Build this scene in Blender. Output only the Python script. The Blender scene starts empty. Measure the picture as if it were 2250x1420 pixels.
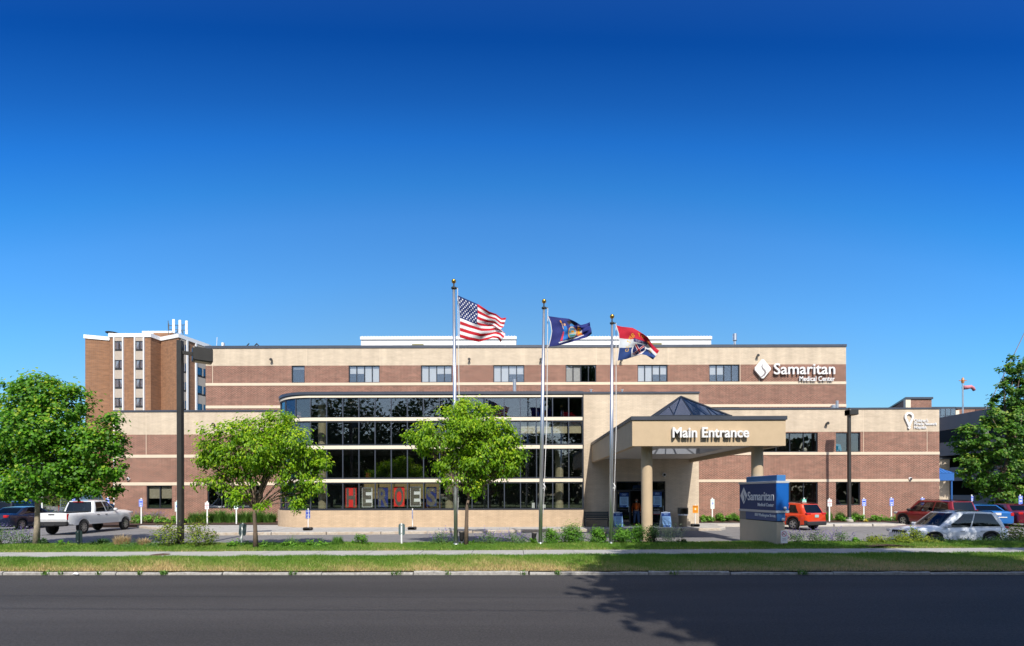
import bpy, math, random
import numpy as np
from mathutils import Matrix, Vector

# ------------------------------------------------------------------ camera, sky, sun, exposure
scn = bpy.context.scene
COL = scn.collection
F, CX, CY, EYE, ROLL = 1080.0, 1125.0, 1087.0, 2.2, 0.0026
cam_data = bpy.data.cameras.new('camera')
cam = bpy.data.objects.new('camera', cam_data); COL.objects.link(cam)
cam_data.sensor_width = 36.0
cam_data.lens = F / 2250.0 * 36.0
cam_data.shift_y = (CY - 710.0) / 2250.0
cam_data.clip_start, cam_data.clip_end = 0.1, 6000
cam.matrix_world = Matrix.Translation((0, 0, EYE)) @ Matrix.Rotation(math.pi / 2, 4, 'X') @ Matrix.Rotation(-ROLL, 4, 'Z')
scn.camera = cam

SUN_DIR = Vector((0.13, -0.893, 1.0)).normalized()          # towards the sun
EL = math.asin(SUN_DIR.z); AZ = math.atan2(SUN_DIR.x, SUN_DIR.y)
w = bpy.data.worlds.new('World'); scn.world = w; w.use_nodes = True
nt = w.node_tree; nt.nodes.clear()
sky = nt.nodes.new('ShaderNodeTexSky'); sky.sky_type = 'NISHITA'; sky.sun_disc = False
sky.sun_elevation = EL; sky.sun_rotation = AZ
sky.air_density = 1.0; sky.dust_density = 1.6; sky.ozone_density = 2.5; sky.altitude = 0
# polarised clear sky: deepest and bluest at right angles to the sun, natural towards the sun, the zenith and the far horizon
tcw = nt.nodes.new('ShaderNodeTexCoord'); dtw = nt.nodes.new('ShaderNodeVectorMath'); dtw.operation = 'DOT_PRODUCT'; dtw.inputs[1].default_value = Vector((0.02, SUN_DIR.y, SUN_DIR.z)).normalized()
nt.links.new(tcw.outputs['Generated'], dtw.inputs[0])
mrw = nt.nodes.new('ShaderNodeMapRange'); mrw.inputs[1].default_value = -1; mrw.inputs[2].default_value = 1; nt.links.new(dtw.outputs['Value'], mrw.inputs[0])
rpw = nt.nodes.new('ShaderNodeValToRGB'); nt.links.new(mrw.outputs[0], rpw.inputs[0])
TINT = ((-1.0, (.85, 1.0, 1.05)), (-.55, (.76, 1.0, 1.06)), (-.41, (.64, 1.02, 1.12)), (-.307, (.48, 1.04, 1.38)), (-.22, (.36, .98, 1.46)), (-.167, (.21, .88, 1.44)), (-.105, (.11, .70, 1.4)), (-.054, (.07, .52, 1.16)), (.02, (.02, .335, .93)), (.09, (.08, .4, 1.0)), (.22, (.35, .7, 1.15)), (.42, (.7, .95, 1.15)), (.65, (.95, 1.0, 1.05)), (1.0, (1.0, 1.0, 1.0)))
for i, (pz, c) in enumerate(TINT):
    e = rpw.color_ramp.elements[0] if i == 0 else (rpw.color_ramp.elements.new((pz + 1) / 2) if i < len(TINT) - 1 else rpw.color_ramp.elements[-1])
    e.position = (pz + 1) / 2; e.color = (*[v / 1.5 for v in c], 1)
mxw = nt.nodes.new('ShaderNodeMix'); mxw.data_type = 'RGBA'; mxw.blend_type = 'MULTIPLY'; mxw.inputs[0].default_value = 1.0
bg = nt.nodes.new('ShaderNodeBackground'); bg.inputs['Strength'].default_value = 0.13
scl = nt.nodes.new('ShaderNodeVectorMath'); scl.operation = 'SCALE'; scl.inputs['Scale'].default_value = 1.5
out = nt.nodes.new('ShaderNodeOutputWorld')
nt.links.new(sky.outputs[0], mxw.inputs[6]); nt.links.new(rpw.outputs[0], mxw.inputs[7]); nt.links.new(mxw.outputs[2], scl.inputs[0])
nt.links.new(scl.outputs[0], bg.inputs[0]); nt.links.new(bg.outputs[0], out.inputs[0])
sd = bpy.data.lights.new('sun', 'SUN'); sd.energy = 4.4; sd.angle = math.radians(0.5); sd.color = (1.0, 0.94, 0.85)
so = bpy.data.objects.new('sun', sd); COL.objects.link(so)
so.rotation_euler = SUN_DIR.to_track_quat('Z', 'Y').to_euler()
so.location = (10, -40, 60)
scn.view_settings.view_transform = 'Standard'
try: scn.view_settings.look = 'None'
except Exception: pass
scn.view_settings.gamma = 1.0; scn.view_settings.exposure = 0.32
scn.view_settings.use_curve_mapping = False
cy = scn.cycles
cy.use_denoising = True
try: cy.denoiser = 'OPENIMAGEDENOISE'
except Exception: pass
cy.max_bounces = 8; cy.diffuse_bounces = 3; cy.glossy_bounces = 4; cy.transmission_bounces = 6; cy.transparent_max_bounces = 12
cy.caustics_reflective = False; cy.caustics_refractive = False
cy.sample_clamp_indirect = 6.0

# ------------------------------------------------------------------ helpers
R_ = random.Random(11)
RNG = np.random.default_rng(5)
def P(px, py, D):
    """world point seen at picture position (px,py) of the 2250x1420 photograph at depth D"""
    u, v = px - CX, py - CY
    u0, v0 = u - ROLL * v, v + ROLL * u
    return Vector((u0 * D / F, D, EYE - v0 * D / F))
def X(px, D, py=1087): return P(px, py, D).x
def Z(py, D, px=1125): return P(px, py, D).z
def G(px, py, z=0.0):
    """point of the level z seen at (px,py)"""
    u, v = px - CX, py - CY
    u0, v0 = u - ROLL * v, v + ROLL * u
    D = (EYE - z) * F / v0
    return Vector((u0 * D / F, D, z))

def srgb(r, g, b):
    f = lambda c: (c / 255.0 / 12.92) if c <= 10 else ((c / 255.0 + 0.055) / 1.055) ** 2.4
    return (f(r), f(g), f(b))

MATS = {}
def mat(name, col, rough=0.6, metal=0.0, var=0.0, scale=6.0, bump=0.0, bscale=None, spec=0.5, coat=0.0, stretch=None, col2=None):
    if name in MATS: return MATS[name]
    m = bpy.data.materials.new(name); m.use_nodes = True
    t = m.node_tree; b = t.nodes['Principled BSDF']
    b.inputs['Base Color'].default_value = (*col, 1); b.inputs['Roughness'].default_value = rough
    b.inputs['Metallic'].default_value = metal; b.inputs['Specular IOR Level'].default_value = spec
    if coat: b.inputs['Coat Weight'].default_value = coat; b.inputs['Coat Roughness'].default_value = 0.05
    if var or bump:
        tc = t.nodes.new('ShaderNodeTexCoord'); mp = t.nodes.new('ShaderNodeMapping')
        if stretch: mp.inputs['Scale'].default_value = stretch
        t.links.new(tc.outputs['Object'], mp.inputs[0])
    if var:
        n = t.nodes.new('ShaderNodeTexNoise'); n.inputs['Scale'].default_value = scale; n.inputs['Detail'].default_value = 6; n.inputs['Roughness'].default_value = 0.65
        t.links.new(mp.outputs[0], n.inputs['Vector'])
        r = t.nodes.new('ShaderNodeValToRGB')
        r.color_ramp.elements[0].position = 0.3; r.color_ramp.elements[1].position = 0.7
        c2 = col2 or tuple(min(1, c * (1 + var)) for c in col)
        c1 = tuple(c * (1 - var) for c in col) if col2 is None else col
        r.color_ramp.elements[0].color = (*c1, 1); r.color_ramp.elements[1].color = (*c2, 1)
        t.links.new(n.outputs['Fac'], r.inputs[0]); t.links.new(r.outputs[0], b.inputs['Base Color'])
    if bump:
        n2 = t.nodes.new('ShaderNodeTexNoise'); n2.inputs['Scale'].default_value = bscale or scale * 4; n2.inputs['Detail'].default_value = 5
        t.links.new(mp.outputs[0], n2.inputs['Vector'])
        bp = t.nodes.new('ShaderNodeBump'); bp.inputs['Strength'].default_value = bump; bp.inputs['Distance'].default_value = 0.02
        t.links.new(n2.outputs['Fac'], bp.inputs['Height']); t.links.new(bp.outputs[0], b.inputs['Normal'])
    MATS[name] = m
    return m

def brick_mat(name, c1, c2, mortar, bw=0.235, bh=0.078, mort=0.012, var=0.12):
    m = bpy.data.materials.new(name); m.use_nodes = True
    t = m.node_tree; b = t.nodes['Principled BSDF']; b.inputs['Roughness'].default_value = 0.85; b.inputs['Specular IOR Level'].default_value = 0.25
    geo = t.nodes.new('ShaderNodeNewGeometry'); sep = t.nodes.new('ShaderNodeSeparateXYZ'); t.links.new(geo.outputs['Position'], sep.inputs[0])
    sub = t.nodes.new('ShaderNodeMath'); sub.operation = 'SUBTRACT'; t.links.new(sep.outputs[0], sub.inputs[0]); t.links.new(sep.outputs[1], sub.inputs[1])
    cmb = t.nodes.new('ShaderNodeCombineXYZ'); t.links.new(sub.outputs[0], cmb.inputs[0]); t.links.new(sep.outputs[2], cmb.inputs[1])
    br = t.nodes.new('ShaderNodeTexBrick'); t.links.new(cmb.outputs[0], br.inputs['Vector'])
    br.inputs['Scale'].default_value = 1.0; br.inputs['Brick Width'].default_value = bw; br.inputs['Row Height'].default_value = bh
    br.inputs['Mortar Size'].default_value = mort; br.inputs['Mortar Smooth'].default_value = 0.1
    br.inputs['Color1'].default_value = (*c1, 1); br.inputs['Color2'].default_value = (*c2, 1); br.inputs['Mortar'].default_value = (*mortar, 1)
    n = t.nodes.new('ShaderNodeTexNoise'); n.inputs['Scale'].default_value = 0.9; n.inputs['Detail'].default_value = 7; n.inputs['Roughness'].default_value = 0.7
    mp = t.nodes.new('ShaderNodeMapping'); mp.inputs['Scale'].default_value = (1, 3.2, 1); t.links.new(cmb.outputs[0], mp.inputs[0]); t.links.new(mp.outputs[0], n.inputs['Vector'])
    mr = t.nodes.new('ShaderNodeMapRange'); mr.inputs[1].default_value = 0.3; mr.inputs[2].default_value = 0.7; mr.inputs[3].default_value = 1 - var; mr.inputs[4].default_value = 1 + var
    t.links.new(n.outputs['Fac'], mr.inputs[0])
    mx = t.nodes.new('ShaderNodeMix'); mx.data_type = 'RGBA'; mx.blend_type = 'MULTIPLY'; mx.inputs[0].default_value = 1.0
    n2 = t.nodes.new('ShaderNodeTexNoise'); n2.inputs['Scale'].default_value = 1.0; n2.inputs['Detail'].default_value = 5; mp2 = t.nodes.new('ShaderNodeMapping'); mp2.inputs['Scale'].default_value = (1.7, .16, 1); t.links.new(cmb.outputs[0], mp2.inputs[0]); t.links.new(mp2.outputs[0], n2.inputs['Vector'])
    mr2 = t.nodes.new('ShaderNodeMapRange'); mr2.inputs[1].default_value = .35; mr2.inputs[2].default_value = .68; mr2.inputs[3].default_value = .9; mr2.inputs[4].default_value = 1.06; t.links.new(n2.outputs['Fac'], mr2.inputs[0])
    mu = t.nodes.new('ShaderNodeMath'); mu.operation = 'MULTIPLY'; t.links.new(mr.outputs[0], mu.inputs[0]); t.links.new(mr2.outputs[0], mu.inputs[1])
    t.links.new(br.outputs['Color'], mx.inputs[6]); t.links.new(mu.outputs[0], mx.inputs[7]); t.links.new(mx.outputs[2], b.inputs['Base Color'])
    bp = t.nodes.new('ShaderNodeBump'); bp.inputs['Strength'].default_value = 0.35; bp.inputs['Distance'].default_value = 0.01; bp.invert = True
    t.links.new(br.outputs['Fac'], bp.inputs['Height']); t.links.new(bp.outputs[0], b.inputs['Normal'])
    MATS[name] = m
    return m

def glass_mat(name, tint, refl=0.1, rough=0.0, f90=0.9):
    """tinted window glass: mirror layer over a dark see-through pane"""
    m = bpy.data.materials.new(name); m.use_nodes = True; t = m.node_tree; t.nodes.clear()
    o = t.nodes.new('ShaderNodeOutputMaterial'); tr = t.nodes.new('ShaderNodeBsdfTransparent'); tr.inputs[0].default_value = (*tint, 1)
    gl = t.nodes.new('ShaderNodeBsdfGlossy'); gl.inputs['Roughness'].default_value = rough; gl.inputs['Color'].default_value = (0.93, 0.97, 1, 1)
    lw = t.nodes.new('ShaderNodeLayerWeight'); lw.inputs['Blend'].default_value = 0.12
    mr = t.nodes.new('ShaderNodeMapRange'); mr.inputs[3].default_value = refl; mr.inputs[4].default_value = f90
    t.links.new(lw.outputs['Fresnel'], mr.inputs[0])
    mx = t.nodes.new('ShaderNodeMixShader'); t.links.new(mr.outputs[0], mx.inputs[0]); t.links.new(tr.outputs[0], mx.inputs[1]); t.links.new(gl.outputs[0], mx.inputs[2])
    t.links.new(mx.outputs[0], o.inputs[0]); MATS[name] = m
    return m

def leaf_mat(name, c1, c2, c3=None, trans=0.35, rough=0.5):
    m = bpy.data.materials.new(name); m.use_nodes = True; t = m.node_tree; b = t.nodes['Principled BSDF']
    b.inputs['Roughness'].default_value = rough; b.inputs['Specular IOR Level'].default_value = 0.35
    at = t.nodes.new('ShaderNodeAttribute'); at.attribute_name = 'rnd'
    r = t.nodes.new('ShaderNodeValToRGB'); r.color_ramp.elements[0].color = (*c1, 1); r.color_ramp.elements[1].color = (*(c3 or c2), 1)
    e = r.color_ramp.elements.new(0.6); e.color = (*c2, 1)
    t.links.new(at.outputs['Fac'], r.inputs[0]); t.links.new(r.outputs[0], b.inputs['Base Color'])
    tl = t.nodes.new('ShaderNodeBsdfTranslucent'); t.links.new(r.outputs[0], tl.inputs[0])
    mx = t.nodes.new('ShaderNodeMixShader'); mx.inputs[0].default_value = trans
    o = t.nodes['Material Output']; t.links.new(b.outputs[0], mx.inputs[1]); t.links.new(tl.outputs[0], mx.inputs[2]); t.links.new(mx.outputs[0], o.inputs[0])
    MATS[name] = m
    return m

def print_mat(name='printed_surface', rough=0.55):
    if name in MATS: return MATS[name]
    m = bpy.data.materials.new(name); m.use_nodes = True; t = m.node_tree; b = t.nodes['Principled BSDF']
    at = t.nodes.new('ShaderNodeAttribute'); at.attribute_name = 'print'
    t.links.new(at.outputs['Color'], b.inputs['Base Color']); b.inputs['Roughness'].default_value = rough
    MATS[name] = m
    return m

def tag(o, label=None, cat=None, group=None, kind=None):
    if label: o['label'] = label
    if cat: o['category'] = cat
    if group: o['group'] = group
    if kind: o['kind'] = kind
    return o
def empty(name, loc=(0, 0, 0), rz=0.0, label=None, cat=None, group=None, kind=None):
    o = bpy.data.objects.new(name, None); o.empty_display_size = 0.2
    o.location = loc; o.rotation_euler = (0, 0, rz); COL.objects.link(o)
    return tag(o, label, cat, group, kind)
def world_m(o):
    m = Matrix.LocRotScale(o.location, o.rotation_euler, o.scale)
    return world_m(o.parent) @ o.matrix_parent_inverse @ m if o.parent else m
def put(o, parent=None, local=False):
    COL.objects.link(o)
    if parent is not None:
        o.parent = parent
        if not local: o.matrix_parent_inverse = world_m(parent).inverted()
    return o
def copy_tree(o, parent=None):
    c = o.copy(); COL.objects.link(c)
    if parent is not None: c.parent = parent
    for ch in list(o.children): copy_tree(ch, c)
    return c

class MB:
    def __init__(s): s.v, s.f, s.m = [], [], []
    def face(s, pts, mi=0):
        n = len(s.v); s.v.extend([tuple(p) for p in pts]); s.f.append(tuple(range(n, n + len(pts)))); s.m.append(mi)
    def box(s, a, b, mi=0, mx=None):
        (x0, y0, z0), (x1, y1, z1) = a, b
        x0, x1 = min(x0, x1), max(x0, x1); y0, y1 = min(y0, y1), max(y0, y1); z0, z1 = min(z0, z1), max(z0, z1)
        c = [Vector(p) for p in ((x0, y0, z0), (x1, y0, z0), (x1, y1, z0), (x0, y1, z0), (x0, y0, z1), (x1, y0, z1), (x1, y1, z1), (x0, y1, z1))]
        if mx: c = [mx @ p for p in c]
        n = len(s.v); s.v.extend([tuple(p) for p in c])
        for q in ((0, 3, 2, 1), (4, 5, 6, 7), (0, 1, 5, 4), (1, 2, 6, 5), (2, 3, 7, 6), (3, 0, 4, 7)):
            s.f.append(tuple(n + i for i in q)); s.m.append(mi)
        return s
    def bbox(s, a, b, r=0.02, mi=0, mx=None):
        """box with chamfered edges (in x-z outline and depth)"""
        (x0, y0, z0), (x1, y1, z1) = a, b
        r = min(r, (x1 - x0) * .45, (y1 - y0) * .45, (z1 - z0) * .45)
        rings = []
        for y, k in ((y0, r), (y0 + r, 0), (y1 - r, 0), (y1, r)):
            q = r if k == 0 else r * 1.6
            xa, xb, za, zb = x0 + k, x1 - k, z0 + k, z1 - k
            rings.append([(xa + q, y, za), (xb - q, y, za), (xb, y, za + q), (xb, y, zb - q), (xb - q, y, zb), (xa + q, y, zb), (xa, y, zb - q), (xa, y, za + q)])
        s.loft(rings, mi, caps=True, mx=mx); return s
    def loft(s, rings, mi=0, caps=False, closed=True, mx=None):
        n = len(s.v); k = len(rings[0])
        for r in rings: s.v.extend([tuple((mx @ Vector(p)) if mx else p) for p in r])
        for i in range(len(rings) - 1):
            for j in range(k if closed else k - 1):
                a, b = n + i * k + j, n + i * k + (j + 1) % k
                s.f.append((a, b, b + k, a + k)); s.m.append(mi)
        if caps:
            s.f.append(tuple(n + j for j in reversed(range(k)))); s.m.append(mi)
            e = n + (len(rings) - 1) * k
            s.f.append(tuple(e + j for j in range(k))); s.m.append(mi)
        return s
    def tube(s, pts, radii, seg=8, mi=0, caps=True):
        pts = [Vector(p) for p in pts]; rings = []
        if not hasattr(radii, '__len__'): radii = [radii] * len(pts)
        for i, p in enumerate(pts):
            d = (pts[min(i + 1, len(pts) - 1)] - pts[max(i - 1, 0)]).normalized()
            up = Vector((0, 0, 1)) if abs(d.z) < 0.95 else Vector((1, 0, 0))
            a = d.cross(up).normalized(); b = d.cross(a).normalized()
            rings.append([p + (a * math.cos(t) + b * math.sin(t)) * radii[i] for t in [2 * math.pi * k / seg for k in range(seg)]])
        s.loft(rings, mi, caps); return s
    def lathe(s, prof, c=(0, 0, 0), seg=16, mi=0, caps=True, axis='Z'):
        rings = []
        for r, z in prof:
            ring = []
            for k in range(seg):
                t = 2 * math.pi * k / seg
                p = (r * math.cos(t), r * math.sin(t), z)
                if axis == 'Y': p = (p[0], p[2], p[1])
                ring.append((c[0] + p[0], c[1] + p[1], c[2] + p[2]))
            rings.append(ring)
        s.loft(rings, mi, caps); return s
    def prism(s, poly, z0, z1, mi=0, plane='XY', off=0.0):
        """poly extruded: plane XY along z, XZ along y (z0..z1 are then depths)"""
        f = (lambda p, h: (p[0], p[1], h)) if plane == 'XY' else (lambda p, h: (p[0], h, p[1]))
        s.loft([[f(p, z0) for p in poly], [f(p, z1) for p in poly]], mi, True); return s
    def build(s, name, mats, parent=None, smooth=False, local=False, loc=None):
        me = bpy.data.meshes.new(name); me.from_pydata(s.v, [], s.f)
        mats = mats if isinstance(mats, (list, tuple)) else [mats]
        for mm in mats: me.materials.append(mm)
        if len(mats) > 1: me.polygons.foreach_set('material_index', s.m)
        if smooth: me.polygons.foreach_set('use_smooth', [True] * len(me.polygons))
        me.validate(); me.update()
        o = bpy.data.objects.new(name, me)
        if loc is not None: o.location = loc
        return put(o, parent, local)
def fix_normals(o):
    import bmesh
    bm = bmesh.new(); bm.from_mesh(o.data); bmesh.ops.recalc_face_normals(bm, faces=bm.faces); bm.to_mesh(o.data); bm.free(); return o
def weld(o, d=1e-4, angle=None):
    import bmesh
    bm = bmesh.new(); bm.from_mesh(o.data); bmesh.ops.remove_doubles(bm, verts=bm.verts, dist=d)
    bmesh.ops.recalc_face_normals(bm, faces=bm.faces); bm.to_mesh(o.data); bm.free()
    if angle:
        o.data.polygons.foreach_set('use_smooth', [True] * len(o.data.polygons))
        try: o.data.set_sharp_from_angle(angle=math.radians(angle))
        except Exception: pass
    return o

def box_obj(name, a, b, m, parent=None, r=0.0, local=False):
    mb = MB(); (mb.bbox(a, b, r) if r else mb.box(a, b)); return mb.build(name, m, parent, local=local)

def np_mesh(name, verts, faces, mats, parent=None, attr=None, local=False, midx=None):
    """verts (n,3), faces (m,k) with one k"""
    me = bpy.data.meshes.new(name); nv, nf, k = len(verts), len(faces), faces.shape[1]
    me.vertices.add(nv); me.vertices.foreach_set('co', np.ascontiguousarray(verts, dtype=np.float32).ravel())
    me.loops.add(nf * k); me.loops.foreach_set('vertex_index', np.ascontiguousarray(faces, dtype=np.int32).ravel())
    me.polygons.add(nf); me.polygons.foreach_set('loop_start', np.arange(0, nf * k, k, dtype=np.int32))
    try: me.polygons.foreach_set('loop_total', np.full(nf, k, dtype=np.int32))
    except Exception: pass
    for mm in (mats if isinstance(mats, (list, tuple)) else [mats]): me.materials.append(mm)
    if midx is not None: me.polygons.foreach_set('material_index', np.asarray(midx, dtype=np.int32))
    me.update(calc_edges=True)
    if attr is not None:
        for nm, arr in attr.items():
            if arr.ndim == 1:
                a = me.attributes.new(nm, 'FLOAT', 'FACE'); a.data.foreach_set('value', np.ascontiguousarray(arr, dtype=np.float32))
            else:
                a = me.attributes.new(nm, 'FLOAT_COLOR', 'FACE'); a.data.foreach_set('color', np.ascontiguousarray(arr, dtype=np.float32).ravel())
    me.validate()
    return put(bpy.data.objects.new(name, me), parent, local)

def leaf_quads(pts, nrm, size, asp=0.62, rng=RNG, fold=0.18, axis=None):
    """one folded kite-shaped leaf (4 corners, two triangles) at every point"""
    n = len(pts); nrm = nrm / (np.linalg.norm(nrm, axis=1, keepdims=True) + 1e-9)
    a = rng.normal(size=(n, 3)) if axis is None else axis + rng.normal(size=(n, 3)) * 0.35
    a -= nrm * (a * nrm).sum(1, keepdims=True); a /= np.linalg.norm(a, axis=1, keepdims=True) + 1e-9
    b = np.cross(nrm, a); sz = (size * rng.uniform(0.65, 1.3, n))[:, None]
    tip, base = pts + a * sz * 0.55, pts - a * sz * 0.5
    l = pts + b * sz * asp * 0.5 + nrm * sz * fold; r = pts - b * sz * asp * 0.5 + nrm * sz * fold
    v = np.stack([base, l, tip, r], 1).reshape(-1, 3)
    i = np.arange(n) * 4
    f = np.stack([np.stack([i, i + 1, i + 2], 1), np.stack([i, i + 2, i + 3], 1)], 1).reshape(-1, 3)
    return v, f

# ---- flat print: a small raster of colours carried by the faces of a panel
FONT = {'A': '0E11111F111111', 'B': '1E11111E11111E', 'C': '0E11101010110E', 'D': '1E11111111111E', 'E': '1F10101E10101F', 'G': '0E11101713110F', 'H': '1111111F111111',
 'I': '0E04040404040E', 'K': '11121418141211', 'L': '1010101010101F', 'M': '111B1515111111', 'N': '11191513111111', 'O': '0E11111111110E', 'P': '1E11111E101010', 'R': '1E11111E141211', 'S': '0F10100E01011E',
 'T': '1F040404040404', 'U': '1111111111110E', 'X': '11110A040A1111', 'Y': '11110A04040404'}
def glyph(ch):
    h = FONT.get(ch)
    if not h: return np.zeros((7, 5), bool)
    return np.array([[(int(h[i * 2:i * 2 + 2], 16) >> (4 - k)) & 1 for k in range(5)] for i in range(7)], bool)
class Ras:
    def __init__(s, w, h, col): s.w, s.h = w, h; s.a = np.zeros((h, w, 3)); s.a[:] = srgb(*col); s.yy, s.xx = np.mgrid[0:h, 0:w] + 0.5
    def m(s, mask, col): s.a[mask] = srgb(*col); return s
    def rect(s, x0, y0, x1, y1, col): return s.m((s.xx > x0) & (s.xx < x1) & (s.yy > y0) & (s.yy < y1), col)
    def ell(s, cx, cy_, rx, ry, col, inner=0.0):
        d = ((s.xx - cx) / rx) ** 2 + ((s.yy - cy_) / ry) ** 2
        return s.m((d < 1) & (d >= inner * inner), col)
    def line(s, x0, y0, x1, y1, wd, col):
        dx, dy = x1 - x0, y1 - y0; t = np.clip(((s.xx - x0) * dx + (s.yy - y0) * dy) / (dx * dx + dy * dy + 1e-9), 0, 1)
        return s.m((s.xx - x0 - t * dx) ** 2 + (s.yy - y0 - t * dy) ** 2 < wd * wd / 4, col)
    def poly(s, pts, col):
        ins = np.zeros((s.h, s.w), bool); n = len(pts)
        for i in range(n):
            (xa, ya), (xb, yb) = pts[i], pts[(i + 1) % n]
            if ya == yb: continue
            c = ((ya > s.yy) != (yb > s.yy)) & (s.xx < (xb - xa) * (s.yy - ya) / (yb - ya) + xa)
            ins ^= c
        return s.m(ins, col)
    def text(s, t, cx, cy_, h, col, rot=0.0, sp=6.2):
        k = h / 7.0; c, sn = math.cos(rot), math.sin(rot); x0 = -len(t) * sp * k / 2
        lx = (s.xx - cx) * c + (s.yy - cy_) * sn; ly = -(s.xx - cx) * sn + (s.yy - cy_) * c
        for i, ch in enumerate(t):
            g = glyph(ch); gx = np.floor((lx - x0 - i * sp * k) / k).astype(int); gy = np.floor((ly + h / 2) / k).astype(int)
            ok = (gx >= 0) & (gx < 5) & (gy >= 0) & (gy < 7)
            mk = np.zeros_like(ok); mk[ok] = g[gy[ok], gx[ok]]; s.m(mk, col)
        return s
    def bars(s, x0, y0, x1, y1, n, col, rng=R_):
        """lines of print too small to read"""
        st = (y1 - y0) / n
        for i in range(n):
            x = x0 + rng.uniform(0, .12) * (x1 - x0); e = x1 - rng.uniform(0, .15) * (x1 - x0)
            while x < e:
                l = rng.uniform(.08, .22) * (x1 - x0); s.rect(x, y0 + i * st, min(x + l, e), y0 + i * st + st * .5, col); x += l + (x1 - x0) * .04
        return s
def print_panel(name, ras, w, h, th, mx, parent, edge=(150, 155, 160), back=None, local=False, surf=None, pm=None):
    """a thin panel w x h (x right, z up, front at -y) carrying the raster on its front; surf(u,v) may bend it"""
    nx, ny = ras.w, ras.h
    us = np.linspace(0, 1, nx + 1); vs = np.linspace(0, 1, ny + 1)
    if surf is None:
        gu, gv = np.meshgrid(us, vs); fr = np.stack([(gu - .5) * w, np.full_like(gu, -th / 2), (1 - gv) * h], -1).reshape(-1, 3)
        if mx is not None:
            M = np.array(mx); fr = fr @ M[:3, :3].T + M[:3, 3]
    else: fr = surf(us, vs)
    i = (np.arange(ny)[:, None] * (nx + 1) + np.arange(nx)[None, :]).ravel()
    f = np.stack([i, i + nx + 1, i + nx + 2, i + 1], 1); cols = ras.a.reshape(-1, 3)
    if surf is None:
        c = [Vector(p) for p in ((-w/2, -th/2, 0), (w/2, -th/2, 0), (w/2, th/2, 0), (-w/2, th/2, 0), (-w/2, -th/2, h), (w/2, -th/2, h), (w/2, th/2, h), (-w/2, th/2, h))]
        if mx is not None: c = [mx @ p for p in c]
        n = len(fr); fr = np.vstack([fr, np.array([tuple(p) for p in c])])
        f = np.vstack([f, np.array([(2, 3, 7, 6), (1, 2, 6, 5), (3, 0, 4, 7), (4, 5, 6, 7), (0, 3, 2, 1)]) + n])
        cols = np.vstack([cols, np.array([srgb(*(back or edge))] + [srgb(*edge)] * 4)])
    cols = np.hstack([cols, np.ones((len(cols), 1))])
    o = np_mesh(name, fr, f, pm or print_mat(), parent, {'print': cols}, local)
    return o

def letters(text, mx, parent, m, height, depth, width=None, bold=0.0, name='letter', shear=0.0):
    """raised letters, each its own mesh: baseline along +x, up +z, front towards -y of mx; height = cap height"""
    def mesh_of(t, off):
        c = bpy.data.curves.new('t', 'FONT'); c.body = t; c.extrude = 0.0; c.offset = off; c.resolution_u = 3
        o = bpy.data.objects.new('t', c); COL.objects.link(o)
        dg = bpy.context.evaluated_depsgraph_get(); me = bpy.data.meshes.new_from_object(o.evaluated_get(dg))
        bpy.data.objects.remove(o); bpy.data.curves.remove(c); return me
    def xs(me): a = np.zeros(len(me.vertices) * 3); me.vertices.foreach_get('co', a); return a.reshape(-1, 3)
    cap = xs(mesh_of('H', 0))[:, 1].max(); k = height / cap
    tot = xs(mesh_of(text, 0)); x0, x1 = tot[:, 0].min(), tot[:, 0].max(); kx = (width / (x1 - x0)) if width else k
    res = []
    for i, ch in enumerate(text):
        if ch == ' ': continue
        right = xs(mesh_of(text[:i + 1], 0))[:, 0].max(); own = mesh_of(ch, bold); co = xs(own)
        base_r = xs(mesh_of(ch, 0))[:, 0].max()
        co[:, 0] = (co[:, 0] - base_r + right - x0) * kx; co[:, 1] *= k
        mb = MB(); n = len(co)
        fr = [(p[0] + shear * p[1], -depth, p[1]) for p in co]; bk = [(p[0] + shear * p[1], 0.0, p[1]) for p in co]
        mb.v = [tuple(mx @ Vector(p)) for p in fr + bk]; edges = {}
        for pl in own.polygons:
            vs = list(pl.vertices); mb.f.append(tuple(vs)); mb.m.append(0)
            for a, b in zip(vs, vs[1:] + vs[:1]): edges[(a, b)] = 1
        for (a, b) in edges:
            if (b, a) not in edges: mb.f.append((b, a, a + n, b + n)); mb.m.append(0)
        res.append(mb.build(name, m, parent)); bpy.data.meshes.remove(own)
    return res
# ------------------------------------------------------------------ materials
M_ASPH_ROAD = mat('road_asphalt', (0.054, 0.05, 0.0495), 0.82, var=0.42, scale=26, bump=0.7, bscale=90, spec=0.3)
_t = M_ASPH_ROAD.node_tree; _b = _t.nodes['Principled BSDF']; _g = _t.nodes.new('ShaderNodeNewGeometry'); _m = _t.nodes.new('ShaderNodeMapping'); _m.inputs['Scale'].default_value = (.06, .7, 1)
_n = _t.nodes.new('ShaderNodeTexNoise'); _n.inputs['Scale'].default_value = 1.0; _n.inputs['Detail'].default_value = 8; _n.inputs['Roughness'].default_value = .6; _r = _t.nodes.new('ShaderNodeMapRange'); _r.inputs[1].default_value = .3; _r.inputs[2].default_value = .7; _r.inputs[3].default_value = .78; _r.inputs[4].default_value = 1.2
_x = _t.nodes.new('ShaderNodeMix'); _x.data_type = 'RGBA'; _x.blend_type = 'MULTIPLY'; _x.inputs[0].default_value = 1.0; _src = _b.inputs['Base Color'].links[0].from_socket
_t.links.new(_g.outputs['Position'], _m.inputs[0]); _t.links.new(_m.outputs[0], _n.inputs['Vector']); _t.links.new(_n.outputs['Fac'], _r.inputs[0]); _t.links.new(_src, _x.inputs[6]); _t.links.new(_r.outputs[0], _x.inputs[7]); _t.links.new(_x.outputs[2], _b.inputs['Base Color'])
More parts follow.
